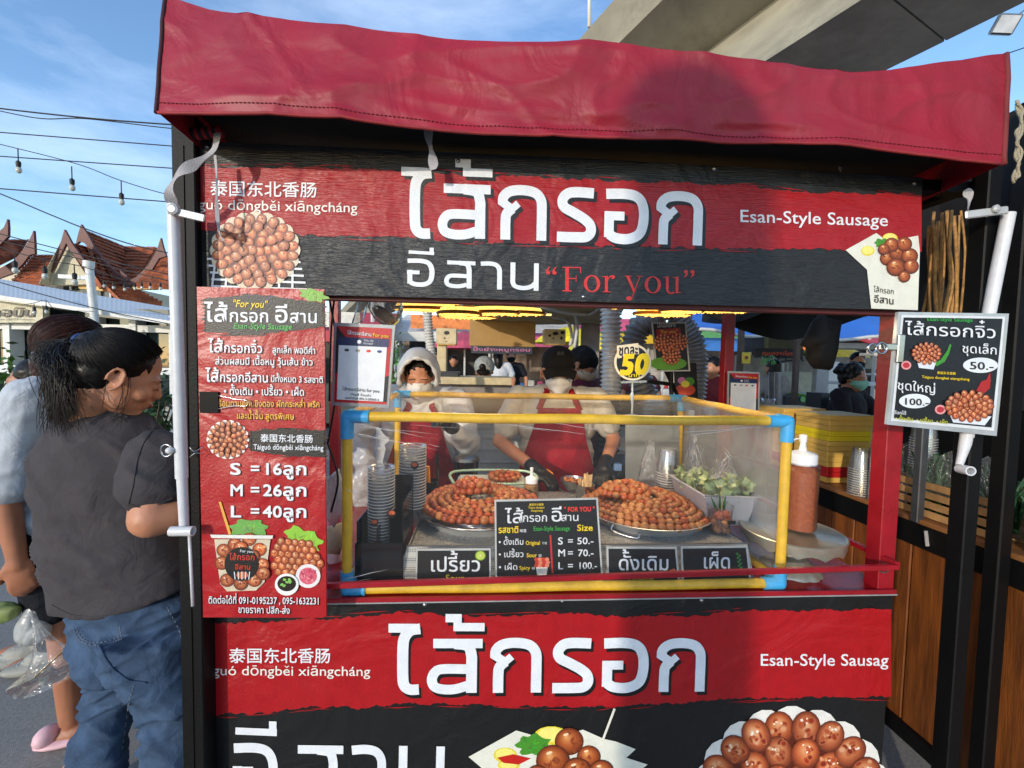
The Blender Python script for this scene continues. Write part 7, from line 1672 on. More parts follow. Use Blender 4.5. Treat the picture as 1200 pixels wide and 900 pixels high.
M = MB(); R = h.R(); M.ball(h(-.014, 0, .062), (.102, .086, .078), 22, 14, R=R); M.ball(h(-.04, 0, .02), (.078, .084, .07), 20, 12, R=R); cp = solid(M, 'cap', capm, t, .006, 2)
M = MB(); M.grid(lambda u, v: h(.07 + .05 * v * (1 - .3 * (2 * u - 1) ** 2), (u - .5) * .17 * (1 - .2 * v), .050 - .036 * v - .05 * (u - .5) ** 2 * 4 * .5), 16, 8); M.grid(lambda u, v: h(.07 + .05 * v * (1 - .3 * (2 * u - 1) ** 2), (u - .5) * .17 * (1 - .2 * v), .046 - .036 * v - .05 * (u - .5) ** 2 * 4 * .5), 16, 8); M.build('cap_visor', capm, cp, smooth=True)
M = MB(); M.ball(h(-.012, 0, .134), (.008, .008, .004)); M.build('cap_button', capm, cp)
M = MB(); M.text3('BB', h(.068, .018, .106), h(.068, -.018, .106), (h(.045, 0, .128) - h(.068, 0, .106)).normalized() * .03, .02); M.col = S(70, 70, 72); M.c = [S(76, 76, 78)] * len(M.v); M.build('lettering', INK, cp, col=True)
tg = thing('tongs', 'orange-handled black tongs in the gloved hand of the capped worker', 'tongs', aY(645, 560, .85)); M = MB()
for s_ in (-1, 1): M.tube([aY(638 + s_ * 2, 552 - s_ * 2, .84), aY(643 + s_ * 4, 558 - s_ * 3, .82), aY(649, 566 - s_ * 2, .8)], .006, 8)
M.build('orange_handle', mat('orange_plastic', S(232, 140, 40), rough=.35), tg, smooth=True); M = MB(); M.tube([aY(648, 565, .8), aY(662, 578, .72)], [.008, .006], 8, flat=.5); M.build('blade', ba, tg, smooth=True)
tg = thing('skewer', 'pale wooden spatula handle held in the other gloved hand', 'utensil', aY(712, 568, .75)); M = MB(); M.tube([aY(699, 558, .85), aY(724, 577, .62)], .0055, 8); M.build('handle', mat('brass_wood', S(200, 176, 130), rough=.3, metal=.4), tg, smooth=True)

coat = mat('translucent_coat', S(196, 194, 190), rough=.4, var=.05, bump=.3, bscale=20)
hw_ = aY(492, 480, 1.15)
t, B, h = person('worker in a pale hooded raincoat, white mask and red apron, left', hw_.x, 1.2, rad(-84), 1.60, coat, dk, skinm, hairm, pitch=.35, voxel=.0075, wide=1.2, sleeve=1.75, gloves=gl, mask=maskm, hairstyle='cap', face=True,
    arms=(((.06, -.33, 1.10), (.2, -.24, .98)), ((.14, .25, 1.08), (.30, .15, 1.19))), fold=.012, hd=aY(491, 441, 1.14))
apron_on(t, B, w0=.1, w1=.2, bulge=.165, top=1.2)
# hood: an open shell round the face
M = MB()
def hood(u, v):
    a = (u - .5) * 2 * pi * .5; b = v
    ax = -.03 + .125 * (1 - b) ; ph = pi * (u * 1.16 - .08); rr_ = .088 + .03 * sin(pi * min(1, b * .8 + .1)) + .006 * noise.noise(V((u * 6, v * 4, 1)))
    return h(.085 - .20 * b * 1.0 if b < .8 else .085 - .16 - .02, 0, 0) + (h.l * cos(ph) * rr_ * (1 - .75 * max(0, b - .62) / .38) * .95 + h.u * (sin(ph) * (rr_ + .025) * (1 - .6 * max(0, b - .62) / .38) + .01))
M.grid(hood, 36, 20)
M.grid(lambda u, v: h(.02 + .10 * cos(2 * pi * u) - .05 * v, .10 * (1 + .25 * v) * sin(2 * pi * u), -.075 - .075 * v + .01 * sin(u * 30)), 36, 6)
M.build('hood', coat, t, smooth=True)
M = MB(); rim = [hood(k / 24, 0) for k in range(25)]; M.tube(rim, [.010 + .004 * sin(k * 1.7) for k in range(25)], 8); M.build('hood_rim', coat, t, smooth=True)
mrn = cloth('maroon_shirt', S(92, 34, 48)); bx = aY(690, 480, 1.75)
t, B, h = person('worker in black head scarf and beige mask behind the capped one', bx.x, 1.8, rad(-35), 1.64, mrn, dk, skin2, hairm, pitch=.5, voxel=.01, mask=cloth('beige_mask', S(176, 160, 144)), hairstyle='cap', face=True, hd=aY(683, 428, 1.75), wide=1.1)
M = MB(); M.ball(h(-.015, 0, .035), (.105, .088, .092), 20, 12, R=h.R()); M.ball(h(-.09, 0, -.0), (.04, .04, .05), 12, 8, R=h.R()); solid(M, 'head_scarf', capm, t, .007, 2, .003, 30)
hx = aY(566, 480, 2.85)
t, B, h = person('vendor in a pink shirt and grey hair net seen from behind in the next stall', hx.x, 2.9, rad(80), 1.58, cloth('pink_shirt', S(196, 160, 164)), dk, skinm, hairm, pitch=.35, voxel=.012, hairstyle='bun', wide=1.15)
M = MB(); M.ball(h(-.02, 0, .035), (.11, .095, .095), 20, 12, R=h.R()); solid(M, 'hair_net', mat('grey_net', S(150, 152, 146), rough=.6, bump=.6, bscale=80), t, .009, 2, .005, 40)
mx_ = aY(990, 480, 2.3)
t, B, h = person('vendor with curly black hair and green mask in a dark shirt, at right', mx_.x + .02, 2.3, rad(-62), 1.58, cloth('black_shirt', S(34, 30, 34)), dk, skin2, hairm, pitch=.15, voxel=.011, hairstyle='curly', mask=cloth('green_mask', S(140, 190, 168)), face=True, arms=(((.1, -.28, 1.1), (.3, -.2, 1.05)), ((.15, .3, 1.12), (.3, .5, 1.1))), sleeve=.6)
# ---- far market-goers
far = [((584, 402), 6.6, 95, S(214, 214, 216), S(40, 42, 50), 'long', None, 'market visitor in a white top with long dark hair, far behind the counter'),
       ((599, 405), 6.9, -85, S(36, 36, 40), S(30, 30, 34), 'bun', S(26, 26, 30), 'market visitor in black with a black mask, far behind the counter'),
       ((509, 412), 5.6, -10, S(200, 204, 210), S(50, 54, 66), 'bun', None, 'market visitor in a light grey shirt beside the cream pillar'),
       ((518, 422), 8.6, -90, S(214, 204, 200), S(60, 60, 70), 'long', None, 'seated-height visitor in white, far left of the hair net'),
       ((532, 420), 8.0, -95, S(28, 28, 30), S(60, 50, 50), 'pony', None, 'woman in a black vest far behind, left of the hair net'),
       ((907, 427), 4.3, 100, S(150, 144, 138), S(110, 104, 98), 'bob', None, 'person with black hair seen from behind near the striped cloth'),
       ((752, 428), 5.2, -100, S(120, 60, 60), S(40, 40, 44), 'bun', None, 'blurred figure in a brick-red top behind the ducts'),
       ((1006, 400), 4.6, -120, S(44, 46, 50), S(40, 40, 46), 'bob', S(60, 60, 64), 'bystander in dark clothes behind the green-masked vendor'),
       ((836, 425), 3.2, -150, S(120, 44, 48), S(40, 40, 44), 'bun', None, 'helper in a dark red top partly behind the rear red post')]
for i, ((px, py), Y, a_, c, pc, hs, mk, lab) in enumerate(far):
    p = aY(px, py, Y); H_ = min(1.78, max(1.3, p.z + .09))
    person(lab, p.x, Y, rad(a_), H_, cloth('far_shirt_%s' % 'abcdefghij'[i], c), cloth('far_trousers_%s' % 'abcdefghij'[i], pc), skinm, hairm, voxel=.018, hairstyle=hs, mask=cloth('dark_mask', mk) if mk else None, fold=.004)
# ================================================================== the market behind the stall
def bx(name, label, cat, x0, y0, x1, y1, Y, dep, m, part='panel', grp=None, bev=.004):
    """one solid box: front face measured on the plane y = Y, real depth behind it"""
    a, b = aY(x0, y1, Y), aY(x1, y0, Y); t = thing(name, label, cat, V(((a.x + b.x) / 2, Y + dep / 2, a.z)), grp)
    M = MB(); M.box2((a.x, Y, a.z), (b.x, Y + dep, b.z), bev=bev); M.build(part, m, t); return t
def pt(t, name, x0, y0, x1, y1, Y, dep, m, bev=.003):
    a, b = aY(x0, y1, Y), aY(x1, y0, Y); M = MB(); M.box2((a.x, Y, a.z), (b.x, Y + dep, b.z), bev=bev); return M.build(name, m, t)
def post(t, x, y0, Y, r, m, name='post', to0=True):
    a = aY(x, y0, Y); M = MB(); M.box2((a.x - r, Y - r, 0 if to0 else a.z - .6), (a.x + r, Y + r, a.z), bev=.003); return M.build(name, m, t)
lbeige = mat('beige_tarp', S(176, 160, 122), rough=.8, bump=.3, bscale=8, var=.15, scale=3); kraft = mat('brown_board', S(170, 132, 76), rough=.75, var=.05, bump=.1); creamb = mat('cream_box', S(206, 184, 140), rough=.6); grey_c = mat('grey_cloth', S(150, 140, 134), rough=.85, bump=.3, bscale=10)
blue_c = mat('blue_canopy', S(36, 112, 206), rough=.5, var=.08, scale=4, bump=.2, bscale=20); steelw = mat('white_steel', S(200, 200, 196), rough=.4, var=.05); dkm = mat('dark_metal', S(46, 46, 48), rough=.5)
# next stall: tarp roof, hanging board, curved white tubes
t = thing('neighbour_stall', 'beige-roofed stall directly behind with a hanging brown board', 'food stall', aY(600, 480, 3.0))
M = MB()
def tarp(u, v):
    a = aY(548 + 190 * u, 348 + 3 * u, 1.9); b = aY(560 + 150 * u, 377 + 5 * u + 8 * sin(pi * u) * 0, 3.6); p = a.lerp(b, v); return p + V((0, 0, -.05 * sin(pi * v) + .02 * noise.noise(V((u * 6, v * 5, 0)))))
M.grid(tarp, 24, 14); M.grid(lambda u, v: tarp(u, v) + V((0, 0, .02)), 24, 14); M.build('tarp_roof', lbeige, t, smooth=True)
pt(t, 'brown_board', 550, 372, 628, 405, 3.0, .02, kraft); pt(t, 'counter', 505, 443, 600, 450, 2.4, .5, creamb); pt(t, 'counter_front', 508, 450, 600, 520, 2.5, .35, grey_c); pt(t, 'tray_of_snacks', 510, 436, 537, 443, 2.45, .3, dkm)
for x, Y in ((503, 3.2), (676, 3.3)): post(t, x, 352, Y, .025, steelw)
for P in ([(640, 358, 2.1), (668, 362, 2.3), (676, 380, 2.5), (673, 408, 2.5)], [(622, 356, 2.0), (660, 366, 2.2), (690, 368, 2.3), (705, 358, 2.1)], [(648, 372, 2.6), (664, 376, 2.7), (670, 392, 2.7), (668, 405, 2.7)]):
    M = MB(); M.tube(catmull_([aY(*q) for q in P], 5), .014, 8); M.build('curved_tube', steelw, t, smooth=True)
pt(t, 'grey_side_cloth', 679, 360, 704, 470, 3.1, .02, grey_c)
for lab, x0, x1, y0, y1 in (('cream lantern box with dark painted spots, left of the brown board', 511, 535, 385, 403), ('cream lantern box with dark painted spots, above the black cap', 638, 663, 386, 403)):
    b_ = bx('lantern_box', lab, 'lantern', x0, y0, x1, y1, 2.9, .15, creamb, 'box_body'); M = MB()
    for cx_, cy_, rx_, ry_ in ((.52, .28, .14, .13), (.42, .62, .05, .05), (.85, .22, .1, .12) if x0 > 600 else (.5, .85, .06, .02), (.25, .42, .07, .09) if x0 > 600 else (.48, .84, .05, .02), (.8, .6, .06, .12) if x0 > 600 else (.6, .6, .02, .02)):
        M.pe(x0 + (x1 - x0) * cx_, y0 + (y1 - y0) * cy_, (x1 - x0) * rx_, (y1 - y0) * ry_, 2.9 - .002, S(34, 28, 26), n=12)
    M.build('painted_spots', INK, b_, col=True, kind='stuff'); pt(b_, 'lantern_base', x0 + 1, y1, x1 - 1, y1 + 1.2, 2.91, .1, mat('warm_edge', S(230, 180, 90), rough=.5))
bx('cream_pillar', 'cream round-cornered pillar under the left lantern box', 'pillar', 511, 404, 523, 520, 2.95, .12, creamb, 'shaft')
sp = bx('sign_strip', 'dark strip sign with pink curly lettering far behind the hair net', 'sign', 552, 403, 624, 414, 6.2, .05, dkm, 'board'); M = MB(); M.text('ปิ้งย่างหมูกรอบ', (554, 411), (622, 412), 5, 6.19, S(190, 110, 140), .02); M.build('lettering', INK, sp, col=True)
# white prep cabinets behind the workers
t = thing('prep_cabinet', 'white ridged cabinet behind the two front workers', 'cabinet', aY(580, 560, 1.75)); pt(t, 'cabinet_body', 440, 494, 735, 640, 1.72, .4, steelw)
for y in (500, 512, 526, 541, 556): pt(t, 'ridge', 440, y, 735, y + 1.6, 1.71, .01, steelw)
t = thing('styrofoam_lid', 'beige cardboard slab lying on the cabinet behind the workers', 'box', aY(600, 480, 1.8)); pt(t, 'slab', 515, 467, 628, 484, 1.62, .3, kraft)
bx('receipt', 'small white receipt taped to the cardboard slab', 'paper', 533, 467, 546, 479, 1.60, .004, steelw, 'sheet', bev=.001)
t = thing('gas_cooker', 'dark cooker with small tins right of the capped worker', 'cooker', aY(755, 560, 1.3)); pt(t, 'cooker_body', 722, 545, 800, 600, 1.3, .3, dkm); pt(t, 'tin', 712, 543, 718, 552, 1.29, .04, steel); pt(t, 'tin', 720, 544, 729, 552, 1.28, .04, mat('blue_tin', S(120, 150, 190), rough=.4)); pt(t, 'hood_wall', 716, 470, 800, 500, 1.5, .02, dkm)
t = thing('plastic_wrap', 'crumpled milky plastic heap left of the capped worker', 'plastic', aY(575, 575, .95)); M = MB(); q = random.Random(3)
for k in range(9): M.ball(aY(q.uniform(548, 602), q.uniform(568, 582), .95 + q.uniform(-.05, .05)), (q.uniform(.03, .06), .04, q.uniform(.02, .04)), 12, 8)
solid(M, 'crumpled_sheet', mat('milky_wrap', S(190, 192, 196), rough=.25, bump=.6, bscale=30), t, .008, 1, .012, 26)
t = thing('clear_apron_bag', 'wrapped stack of milky bags hanging left inside the case', 'bag', aY(425, 560, .75)); M = MB(); M.ball(aY(424, 560, .75), (.06, .03, .14), 16, 10); solid(M, 'bag_body', mat('milky_wrap', S(190, 192, 196), rough=.25, bump=.6, bscale=30), t, .008, 1, .014, 18)
# right side: dark tarp, blue canopy, goods
t = thing('dark_tarp', 'black sagging tarp edge above the right opening', 'tarp', aY(940, 370, 1.6)); M = MB()
def dtp(u, v): 
    x = 822 + 240 * u; yb = 366 + 30 * sin(pi * min(1, u * 1.25)) ** 1.3 + 6 * u; return aY(x, 352 + (yb - 352) * v, 1.75 - .0 * v) + V((0, .03 * sin(u * 14), 0))
M.grid(dtp, 40, 6); M.grid(lambda u, v: dtp(u, v) + V((0, .01, 0)), 40, 6); M.build('tarp_edge', lining, t, smooth=True)
t = thing('blue_canopy', 'bright blue canopy of the stall beyond the right opening', 'canopy', aY(940, 385, 4)); M = MB()
def bcn(u, v): x = 800 + 330 * u; return aY(x, 355 + v * (33 + 13 * u), 3.4 + 1.6 * (1 - v)) + V((0, 0, .03 * sin(u * 20) * v))
M.grid(bcn, 40, 6); M.grid(lambda u, v: bcn(u, v) + V((0, .02, .01)), 40, 6); M.build('canopy_sheet', blue_c, t, smooth=True)
M = MB(); M.tube([bcn(k / 30, 1) for k in range(31)], .02, 6); M.build('white_hem', steelw, t, smooth=True)
for x in (869, 935): post(t, x, 385, 3.3, .025, mat('worn_brown_post', S(84, 66, 56), rough=.7))
post(t, 1120, 385, 3.3, .025, dkm)
t = thing('neighbour_stall', 'grey and olive stall behind the blue canopy with an orange-lettered sign', 'food stall', aY(900, 470, 5.2)); pt(t, 'grey_shutter', 866, 390, 900, 412, 5.2, .05, mat('grey_shutter', S(120, 124, 128), rough=.5)); pt(t, 'olive_awning', 900, 393, 942, 408, 5.1, .3, mat('olive_cloth', S(146, 136, 96), rough=.8)); b_ = pt(t, 'dark_sign', 886, 409, 942, 419, 5.0, .06, dkm)
M = MB(); M.text('ขนมหวานโบราณ', (893, 416), (938, 416.5), 6, 4.99, S(220, 90, 60), .05); M.build('lettering', INK, b_, col=True)
pt(t, 'back_wall', 860, 420, 1060, 482, 5.6, .05, mat('muted_wall', S(150, 146, 136), rough=.8, var=.3, scale=3)); pt(t, 'white_post', 917, 425, 919.5, 470, 5.1, .05, steelw); pt(t, 'white_post', 922.5, 425, 925, 470, 5.1, .05, steelw); pt(t, 'cabinet', 926, 436, 952, 466, 4.8, .3, mat('pale_green_cabinet', S(176, 180, 160), rough=.5)); pt(t, 'counter', 905, 461, 970, 466, 4.5, .5, steelw)
M = MB(); M.tube(catmull_([aY(x, y, 4.95) for x, y in ((911, 422), (916, 417), (921, 419), (919, 424), (912, 424), (930, 422), (936, 418), (941, 423))], 5), .012, 6); M.build('wire_scroll', dkm, t, smooth=True)
for i, (nm, lab, cat, x0, y0, x1, y1, Y, dep, m, part) in enumerate((
    ('hanging_sign', 'small yellow hanging sign with a dark spot beyond the rear red post', 'sign', 870, 413, 880, 426, 3.2, .02, mat('sign_yellow', S(226, 190, 50), rough=.5), 'board'),
    ('crate', 'bright green crate on the far counter left of the masked vendor', 'crate', 944, 463, 962, 480, 4.0, .35, mat('crate_green', S(112, 166, 50), rough=.5), 'crate_body'),
    ('storage_box', 'dark box with a green round mark beside the green crate', 'box', 919, 465, 944, 481, 3.9, .35, mat('box_dark', S(30, 34, 40), rough=.5), 'box_body'),
    ('price_note', 'white paper note standing on the far counter', 'paper', 916, 449, 926, 462, 4.4, .01, steelw, 'sheet'),
    ('pillar', 'whitish square pillar left of the masked vendor', 'pillar', 968, 424, 984, 500, 3.4, .18, steelw, 'shaft'),
    ('speaker_box', 'black box standing below the whitish pillar', 'box', 961, 461, 976, 484, 2.9, .2, mat('box_dark', S(30, 34, 40), rough=.5), 'box_body'),
    ('glass_shelf', 'glass-fronted shelf right of the masked vendor', 'shelf', 1009, 449, 1050, 452, 2.6, .4, steelw, 'shelf_board'),
    ('cool_box', 'teal crate with a white lid behind the masked vendor', 'crate', 1008, 475, 1050, 489, 2.5, .3, mat('crate_teal', S(20, 74, 66), rough=.5), 'crate_body'),
    ('lid', 'white lid lying on the teal crate', 'lid', 1007, 469, 1050, 475, 2.48, .34, steelw, 'lid_body'),
    ('shop_rack', 'white rack of goods at the far right beside the red post', 'rack', 1024, 412, 1027, 470, 3.6, .05, steelw, 'upright'),
    ('sun_shade', 'white awning strip below the blue canopy', 'awning', 980, 403, 1050, 408, 3.8, .3, steelw, 'sheet'),
    ('counter_cloth', 'pale cloth covering the table under the box stacks', 'cloth', 865, 484, 900, 490, 1.9, .5, mat('table_cloth', S(190, 184, 172), rough=.8), 'cloth_sheet'))):
    o_ = bx(nm, lab, cat, x0, y0, x1, y1, Y, dep, m, part)
    if nm == 'hanging_sign': M = MB(); M.pe(875, 419, 2, 2.2, Y - .01, S(150, 40, 30)); M.build('mark', INK, o_, col=True)
    if nm == 'storage_box': M = MB(); M.pe(941, 468, 3, 3.4, Y - .01, S(120, 190, 110)); M.build('round_mark', INK, o_, col=True)
    if nm == 'shop_rack': pt(o_, 'upright', 1041, 412, 1044, 470, 3.6, .05, steelw); pt(o_, 'shelf_board', 1024, 414, 1046, 417, 3.6, .2, steelw); pt(o_, 'shelf_board', 1024, 438, 1046, 440, 3.6, .2, steelw); pt(o_, 'grey_bin', 1028, 442, 1040, 455, 3.65, .2, dkm)
M = MB(); 
t = thing('striped_cloth', 'grey and white striped cloth hanging on a rail beyond the rear post', 'cloth', aY(909, 460, 3.6))
for k in range(7):
    M = MB(); M.grid(lambda u, v, k=k: aY(901 + 2.4 * (k + u), 436 + 46 * v, 3.6) + V((0, .03 * sin((k + u) * 2.2), 0)), 4, 8); M.build('cloth_fold', (mat('stripe_light', S(190, 184, 176), rough=.85), mat('stripe_grey', S(120, 112, 108), rough=.85))[k % 2], t, smooth=True)
t = thing('iced_tea', 'clear cup of amber iced tea on the box stack', 'drink', aY(900, 484, 1.5)); p = aY(900, 484, 1.5); M = MB(); M.lathe([(.028, 0), (.034, .05)], p, 20); M.build('tea', mat('amber_tea', S(190, 104, 30), rough=.1, trans=.4), t, smooth=40); M = MB(); M.shell([(.03, 0), (.04, .09), (.042, .092)], p, 20); M.build('cup', clearp, t, smooth=True)
t = tag(MB().box2((p.x - .1, 1.35, .0), (p.x + .25, 1.8, p.z)).build('side_table', mat('table_grey', S(150, 144, 134), rough=.7)), 'small grey table holding the iced tea behind the stall', 'table')
t = thing('leaf_spray', 'small spray of green leaves on the far pole', 'plant', aY(900, 422, 3.3)); M = MB(); q = random.Random(2)
for k in range(24): p = aY(q.uniform(893, 908), q.uniform(417, 426), 3.3 + q.uniform(-.05, .05)); u_ = V((q.gauss(0, 1), q.gauss(0, .5), q.gauss(0, 1))).normalized() * .035; v_ = u_.orthogonal().normalized() * .015; M.add([p - u_, p + v_, p + u_, p - v_], [(0, 1, 2, 3)])
M.build('leaves', mat('bright_leaf', S(70, 140, 50), rough=.5), t, kind='stuff')
# rows of far stalls and shelters
q = random.Random(77)
awc = [S(196, 60, 70), S(226, 190, 40), S(60, 120, 190), S(214, 210, 200), S(190, 80, 120), S(90, 150, 90), S(230, 130, 60), S(160, 160, 166)]
words = ['red', 'yellow', 'blue', 'white', 'pink', 'green', 'orange', 'grey']
def farstall(x, y, w_, h_, ci, lab):
    t = thing('market_stall', lab, 'food stall', (x, y, 0), 'stalls across the market'); am = mat('awning_' + words[ci], awc[ci], rough=.6, var=.08, scale=3)
    for sx in (-1, 1): M = MB(); M.box2((x + sx * w_ / 2 - .025, y, 0), (x + sx * w_ / 2 + .025, y + .05, h_)); M.build('post', steelw, t)
    M = MB(); M.prism([(x - w_ / 2 - .2, y - .4, h_ - .25), (x + w_ / 2 + .2, y - .4, h_ - .25), (x + w_ / 2 + .1, y + 1.4, h_ + .35), (x - w_ / 2 - .1, y + 1.4, h_ + .35)], (0, 0, .05)); M.build('awning', am, t)
    M = MB(); M.box2((x - w_ / 2 - .2, y - .42, h_ - .42), (x + w_ / 2 + .2, y - .40, h_ - .22)); M.build('valance', am, t)
    M = MB(); M.box2((x - w_ / 2, y - .1, .1), (x + w_ / 2, y + .6, .95), bev=.02); M.build('counter', (creamb, dkm, steelw, grey_c)[ci % 4], t)
    M = MB(); M.box2((x - w_ / 2, y + 1.3, 0), (x + w_ / 2, y + 1.35, h_)); M.build('back_panel', mat('stall_back_' + 'abc'[ci % 3], (S(90, 84, 80), S(150, 130, 110), S(190, 180, 168))[ci % 3], rough=.8, var=.4, scale=2.5), t)
    M = MB(); M.box2((x - w_ * .35, y - .45, h_ - .12), (x + w_ * .35, y - .43, h_ + .2)); b_ = M.build('name_board', mat('board_' + words[(ci + 3) % 8], awc[(ci + 3) % 8], rough=.5), t)
    for k in range(9):
        xx = x - w_ / 2 + .15 + (w_ - .3) * k / 8; M = MB(); s_ = q.uniform(.06, .13); M.box((xx, y + .1, .95 + s_ * .7), (s_ * 1.3, s_, s_ * 1.4), bev=.015); M.build('goods', mat('goods_%s' % words[k % 8], tuple(v * .8 for v in awc[(k + ci) % 8]), rough=.5), t)
    M = MB(); M.ball((x, y + .3, h_ - .3), .06, 8, 6); M.build('bulb', mat('warm_lamp', S(255, 225, 170), emit=3), t)
fs = [(-3.4, 8.5, 2.2, 2.3, 0), (-1.0, 9.6, 2.2, 2.4, 3), (1.3, 8.8, 2.0, 2.3, 4), (3.4, 10.2, 2.0, 2.5, 1), (5.4, 9.0, 2.2, 2.3, 2), (7.8, 9.8, 2.2, 2.4, 6), (10.4, 8.6, 2.4, 2.3, 0), (13, 10, 2.4, 2.5, 3), (-5.8, 10.5, 2.2, 2.5, 6), (-1.8, 13.5, 2.4, 2.7, 1), (2.2, 14, 2.6, 2.7, 5), (6.6, 14.2, 2.6, 2.8, 4), (10.8, 14, 2.6, 2.7, 7), (16, 13, 2.8, 2.6, 2)]
pos = ['', '', '', '', '', '', '', '', '', '', '', '', '', '']
for i, (x, y, w_, h_, ci) in enumerate(fs):
    farstall(x, y, w_, h_, ci, '%s-awning stall in the %s row of the market, %s' % (words[ci], 'nearer' if y < 11 else 'farther', ('seen past the payment card', 'behind the hair net vendor', 'behind the brown board', 'behind the ducts', 'right of the small poster', 'behind the rear red post', 'behind the dark hanging bag', 'beyond the right red post', 'far left of the row', 'over the pink vendor', 'over the capped worker', 'behind the blue canopy', 'above the masked vendor', 'at the far right')[i]))
# yellow parasols
for i, (x, y, Y, r_, c_, lab) in enumerate(((668, 388, 7.5, .75, S(236, 214, 40), 'yellow parasol between the tubes and the lantern box'), (700, 395, 6.5, .55, S(226, 206, 70), 'yellow parasol seen left of the silver duct'), (545, 394, 7.2, .7, S(196, 80, 100), 'rose pink parasol left of the brown board'), (985, 412, 6.4, .6, S(236, 196, 60), 'yellow parasol under the blue canopy'))):
    p = aY(x, y, Y); t = thing('parasol', lab, 'parasol', (p.x, Y, 0)); pm_ = mat('parasol_' + 'abcd'[i], c_, rough=.6); M = MB(); M.shell([(r_, -.25), (r_ * .8, -.12), (r_ * .4, .02), (.02, .1)], p, 12); M.build('canopy', pm_, t); M = MB(); M.tube([(p.x, Y, 0), (p.x, Y, p.z + .1)], .02, 8); M.build('pole', steelw, t)
# far trees and low buildings closing the view
for i in range(16):
    x = -26 + i * 4.4 + q.uniform(-1, 1); y = 34 + q.uniform(-3, 5); hh = q.uniform(1.7, 3.0); t = thing('tree', 'distant broad tree behind the stalls, ' + ['outermost on the left', 'second from the left', 'third from the left', 'behind the tiled roofs', 'left of the payment card', 'behind the payment card', 'behind the hooded worker', 'behind the hair net vendor', 'behind the brown board', 'behind the silver duct', 'behind the small poster', 'behind the blue canopy', 'behind the dark bag', 'behind the masked vendor', 'beyond the price sign', 'outermost on the right'][i], 'tree', (x, y, 0), 'far trees'); M = MB(); cl = [(V((x + q.uniform(-1.6, 1.6), y + q.uniform(-1, 1), hh + q.uniform(.2, 1.6))), q.uniform(.7, 1.2)) for k in range(7)]
    for k in range(900):
        c_, rr = q.choice(cl); d = V((q.gauss(0, 1), q.gauss(0, 1), q.gauss(0, 1))).normalized() * rr * q.uniform(.6, 1.05); p = c_ + d; u_ = V((q.gauss(0, 1), q.gauss(0, 1), q.gauss(0, 1))).normalized() * .16; v_ = u_.orthogonal().normalized() * .09; M.add([p - u_, p + v_, p + u_, p - v_], [(0, 1, 2, 3)])
    M.build('crown', mat('far_leaf', S(66, 96, 40), rough=.6, var=.4, scale=2), t, kind='stuff'); M = MB(); M.limb([(x, y, 0), (x, y, hh), (x + .3, y, hh + .8)], [.16, .1, .06], 8); M.build('trunk', stemm, t)
for i, (x, y, w_, h_, c_) in enumerate(((-14, 40, 12, 5.2, S(176, 180, 184)), (2, 44, 14, 4.4, S(196, 188, 170)), (18, 42, 12, 5.6, S(168, 172, 178)), (32, 40, 14, 5, S(190, 184, 176)))):
    t = thing('market_hall', ('grey-blue', 'cream', 'pale grey', 'beige')[i] + ' low hall closing the view behind the trees', 'building', (x, y, 0)); m_ = mat('hall_wall_' + 'abcd'[i], c_, rough=.8, var=.06, scale=.8); M = MB(); M.box2((x - w_ / 2, y, 0), (x + w_ / 2, y + 6, h_ - 1)); M.build('wall', m_, t); M = MB(); M.prism([(x - w_ / 2 - .4, y - .4, h_ - 1), (x + w_ / 2 + .4, y - .4, h_ - 1), (x + w_ / 2 + .4, y + 3, h_ + .1), (x - w_ / 2 - .4, y + 3, h_ + .1)], (0, 0, .12)); M.build('roof', mat('hall_roof', S(150, 152, 156), rough=.5), t)
    for k in range(int(w_ / 2)): M = MB(); M.box2((x - w_ / 2 + .5 + k * 2, y - .04, 1.2), (x - w_ / 2 + 1.7 + k * 2, y + .02, 2.6)); M.build('window', mat('window_glass', S(60, 66, 66), rough=.1), t)
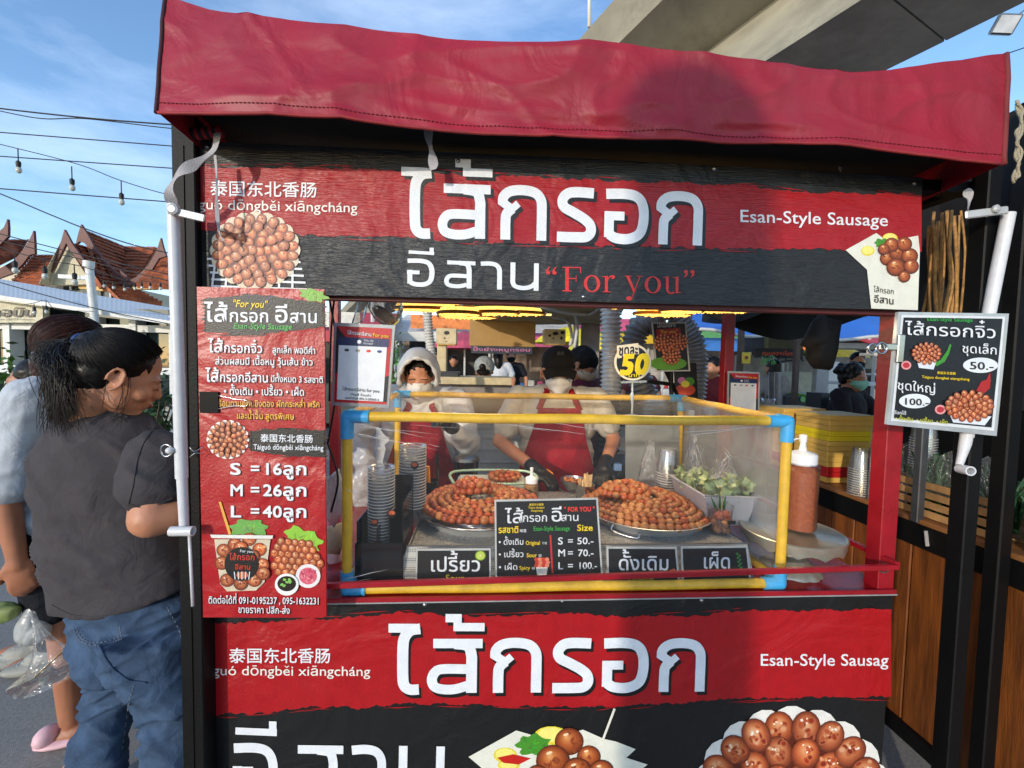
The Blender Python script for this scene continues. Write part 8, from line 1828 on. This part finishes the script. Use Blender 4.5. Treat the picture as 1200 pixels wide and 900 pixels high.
# sagging strings of bulbs over the market
for i in range(9):
    y = 3.6 + i * .75; z0 = 2.62 + i * .13; x0, x1 = -.47 * (y + 1.13), .75 * (y + 1.13); t = thing('string_lights', 'string of bulbs sagging over the market, ' + ['nearest and lowest', 'second nearest', 'third nearest', 'fourth nearest', 'middle one', 'fourth from the back', 'third from the back', 'second from the back', 'farthest and highest'][i], 'string lights', (x0, y, z0), 'bulb strings over the market')
    P = [V((x0 + (x1 - x0) * k / 24, y + .1 * k / 24, z0 - .35 * sin(pi * k / 24))) for k in range(25)]; M = MB(); M.tube(P, .008, 4); M.build('cord', wire_m, t, smooth=True); M = MB()
    for p in P: M.tube([p, p + V((0, 0, -.05))], .012, 5); M.ball(p + V((0, 0, -.08)), .025, 6, 5)
    M.build('bulbs', wire_m, t, kind='stuff')
for i, (x, Y, r_) in enumerate(((437, 9, .05), (449, 7.5, .03), (470, 10, .04))):
    p = aY(x, 345, Y); tag(MB().tube([(p.x, Y, 0), (p.x, Y, p.z)], r_, 8).build('utility_pole', steelw), ('pale pole seen just right of the payment card', 'thin pole between the card and the hooded worker', 'pole rising behind the hooded worker')[i], 'pole')
b2 = aY(465, 430, 7); bush('small bright green tree beyond the hooded worker', (b2.x, 7, .2), (.5, .4, 1.5), 900, 5, mat('bright_leaf2', S(90, 150, 60), rough=.5, var=.4, scale=4))
# painted lane line and kerb on the street at the left
M = MB(); M.box2((-9, 4.6, 0), (-3.2, 4.75, .12), bev=.01); M.build('kerb', mat('kerb_concrete', S(150, 148, 140), rough=.9, dirt=.4), kind='structure')
# ---- unseen stand-in flag, added to cast the round-topped shade on the canopy
P0 = aY(818, 60, -.16) + sdir * 2.6
t = thing('shade_flag', 'unseen round-topped flag on a pole, added behind the photographer to shade the canopy', 'flag', (P0.x, P0.y, 0)); fx = V((cos(SUN_AZ), sin(SUN_AZ), 0)); w_ = .15
pts = [V((P0.x, P0.y, .4)) - fx * w_, V((P0.x, P0.y, .4)) + fx * w_] + [V((P0.x, P0.y, P0.z - w_)) + fx * w_ * cos(a) + V((0, 0, w_ * sin(a))) for a in [pi * k / 14 for k in range(15)]]
M = MB(); M.prism(pts, V((sin(SUN_AZ), -cos(SUN_AZ), 0)) * .004); M.build('flag_cloth', can, t); M = MB(); M.tube([(P0.x + fx.x * (w_ + .012), P0.y + fx.y * (w_ + .012), 0), (P0.x + fx.x * (w_ + .012), P0.y + fx.y * (w_ + .012), P0.z - w_)], .01, 8); M.build('pole', steelw, t); M = MB(); M.lathe([(.2, 0), (.2, .05), (.03, .07)], (P0.x + fx.x * w_, P0.y + fx.y * w_, 0), 20); M.build('base', dkm, t)
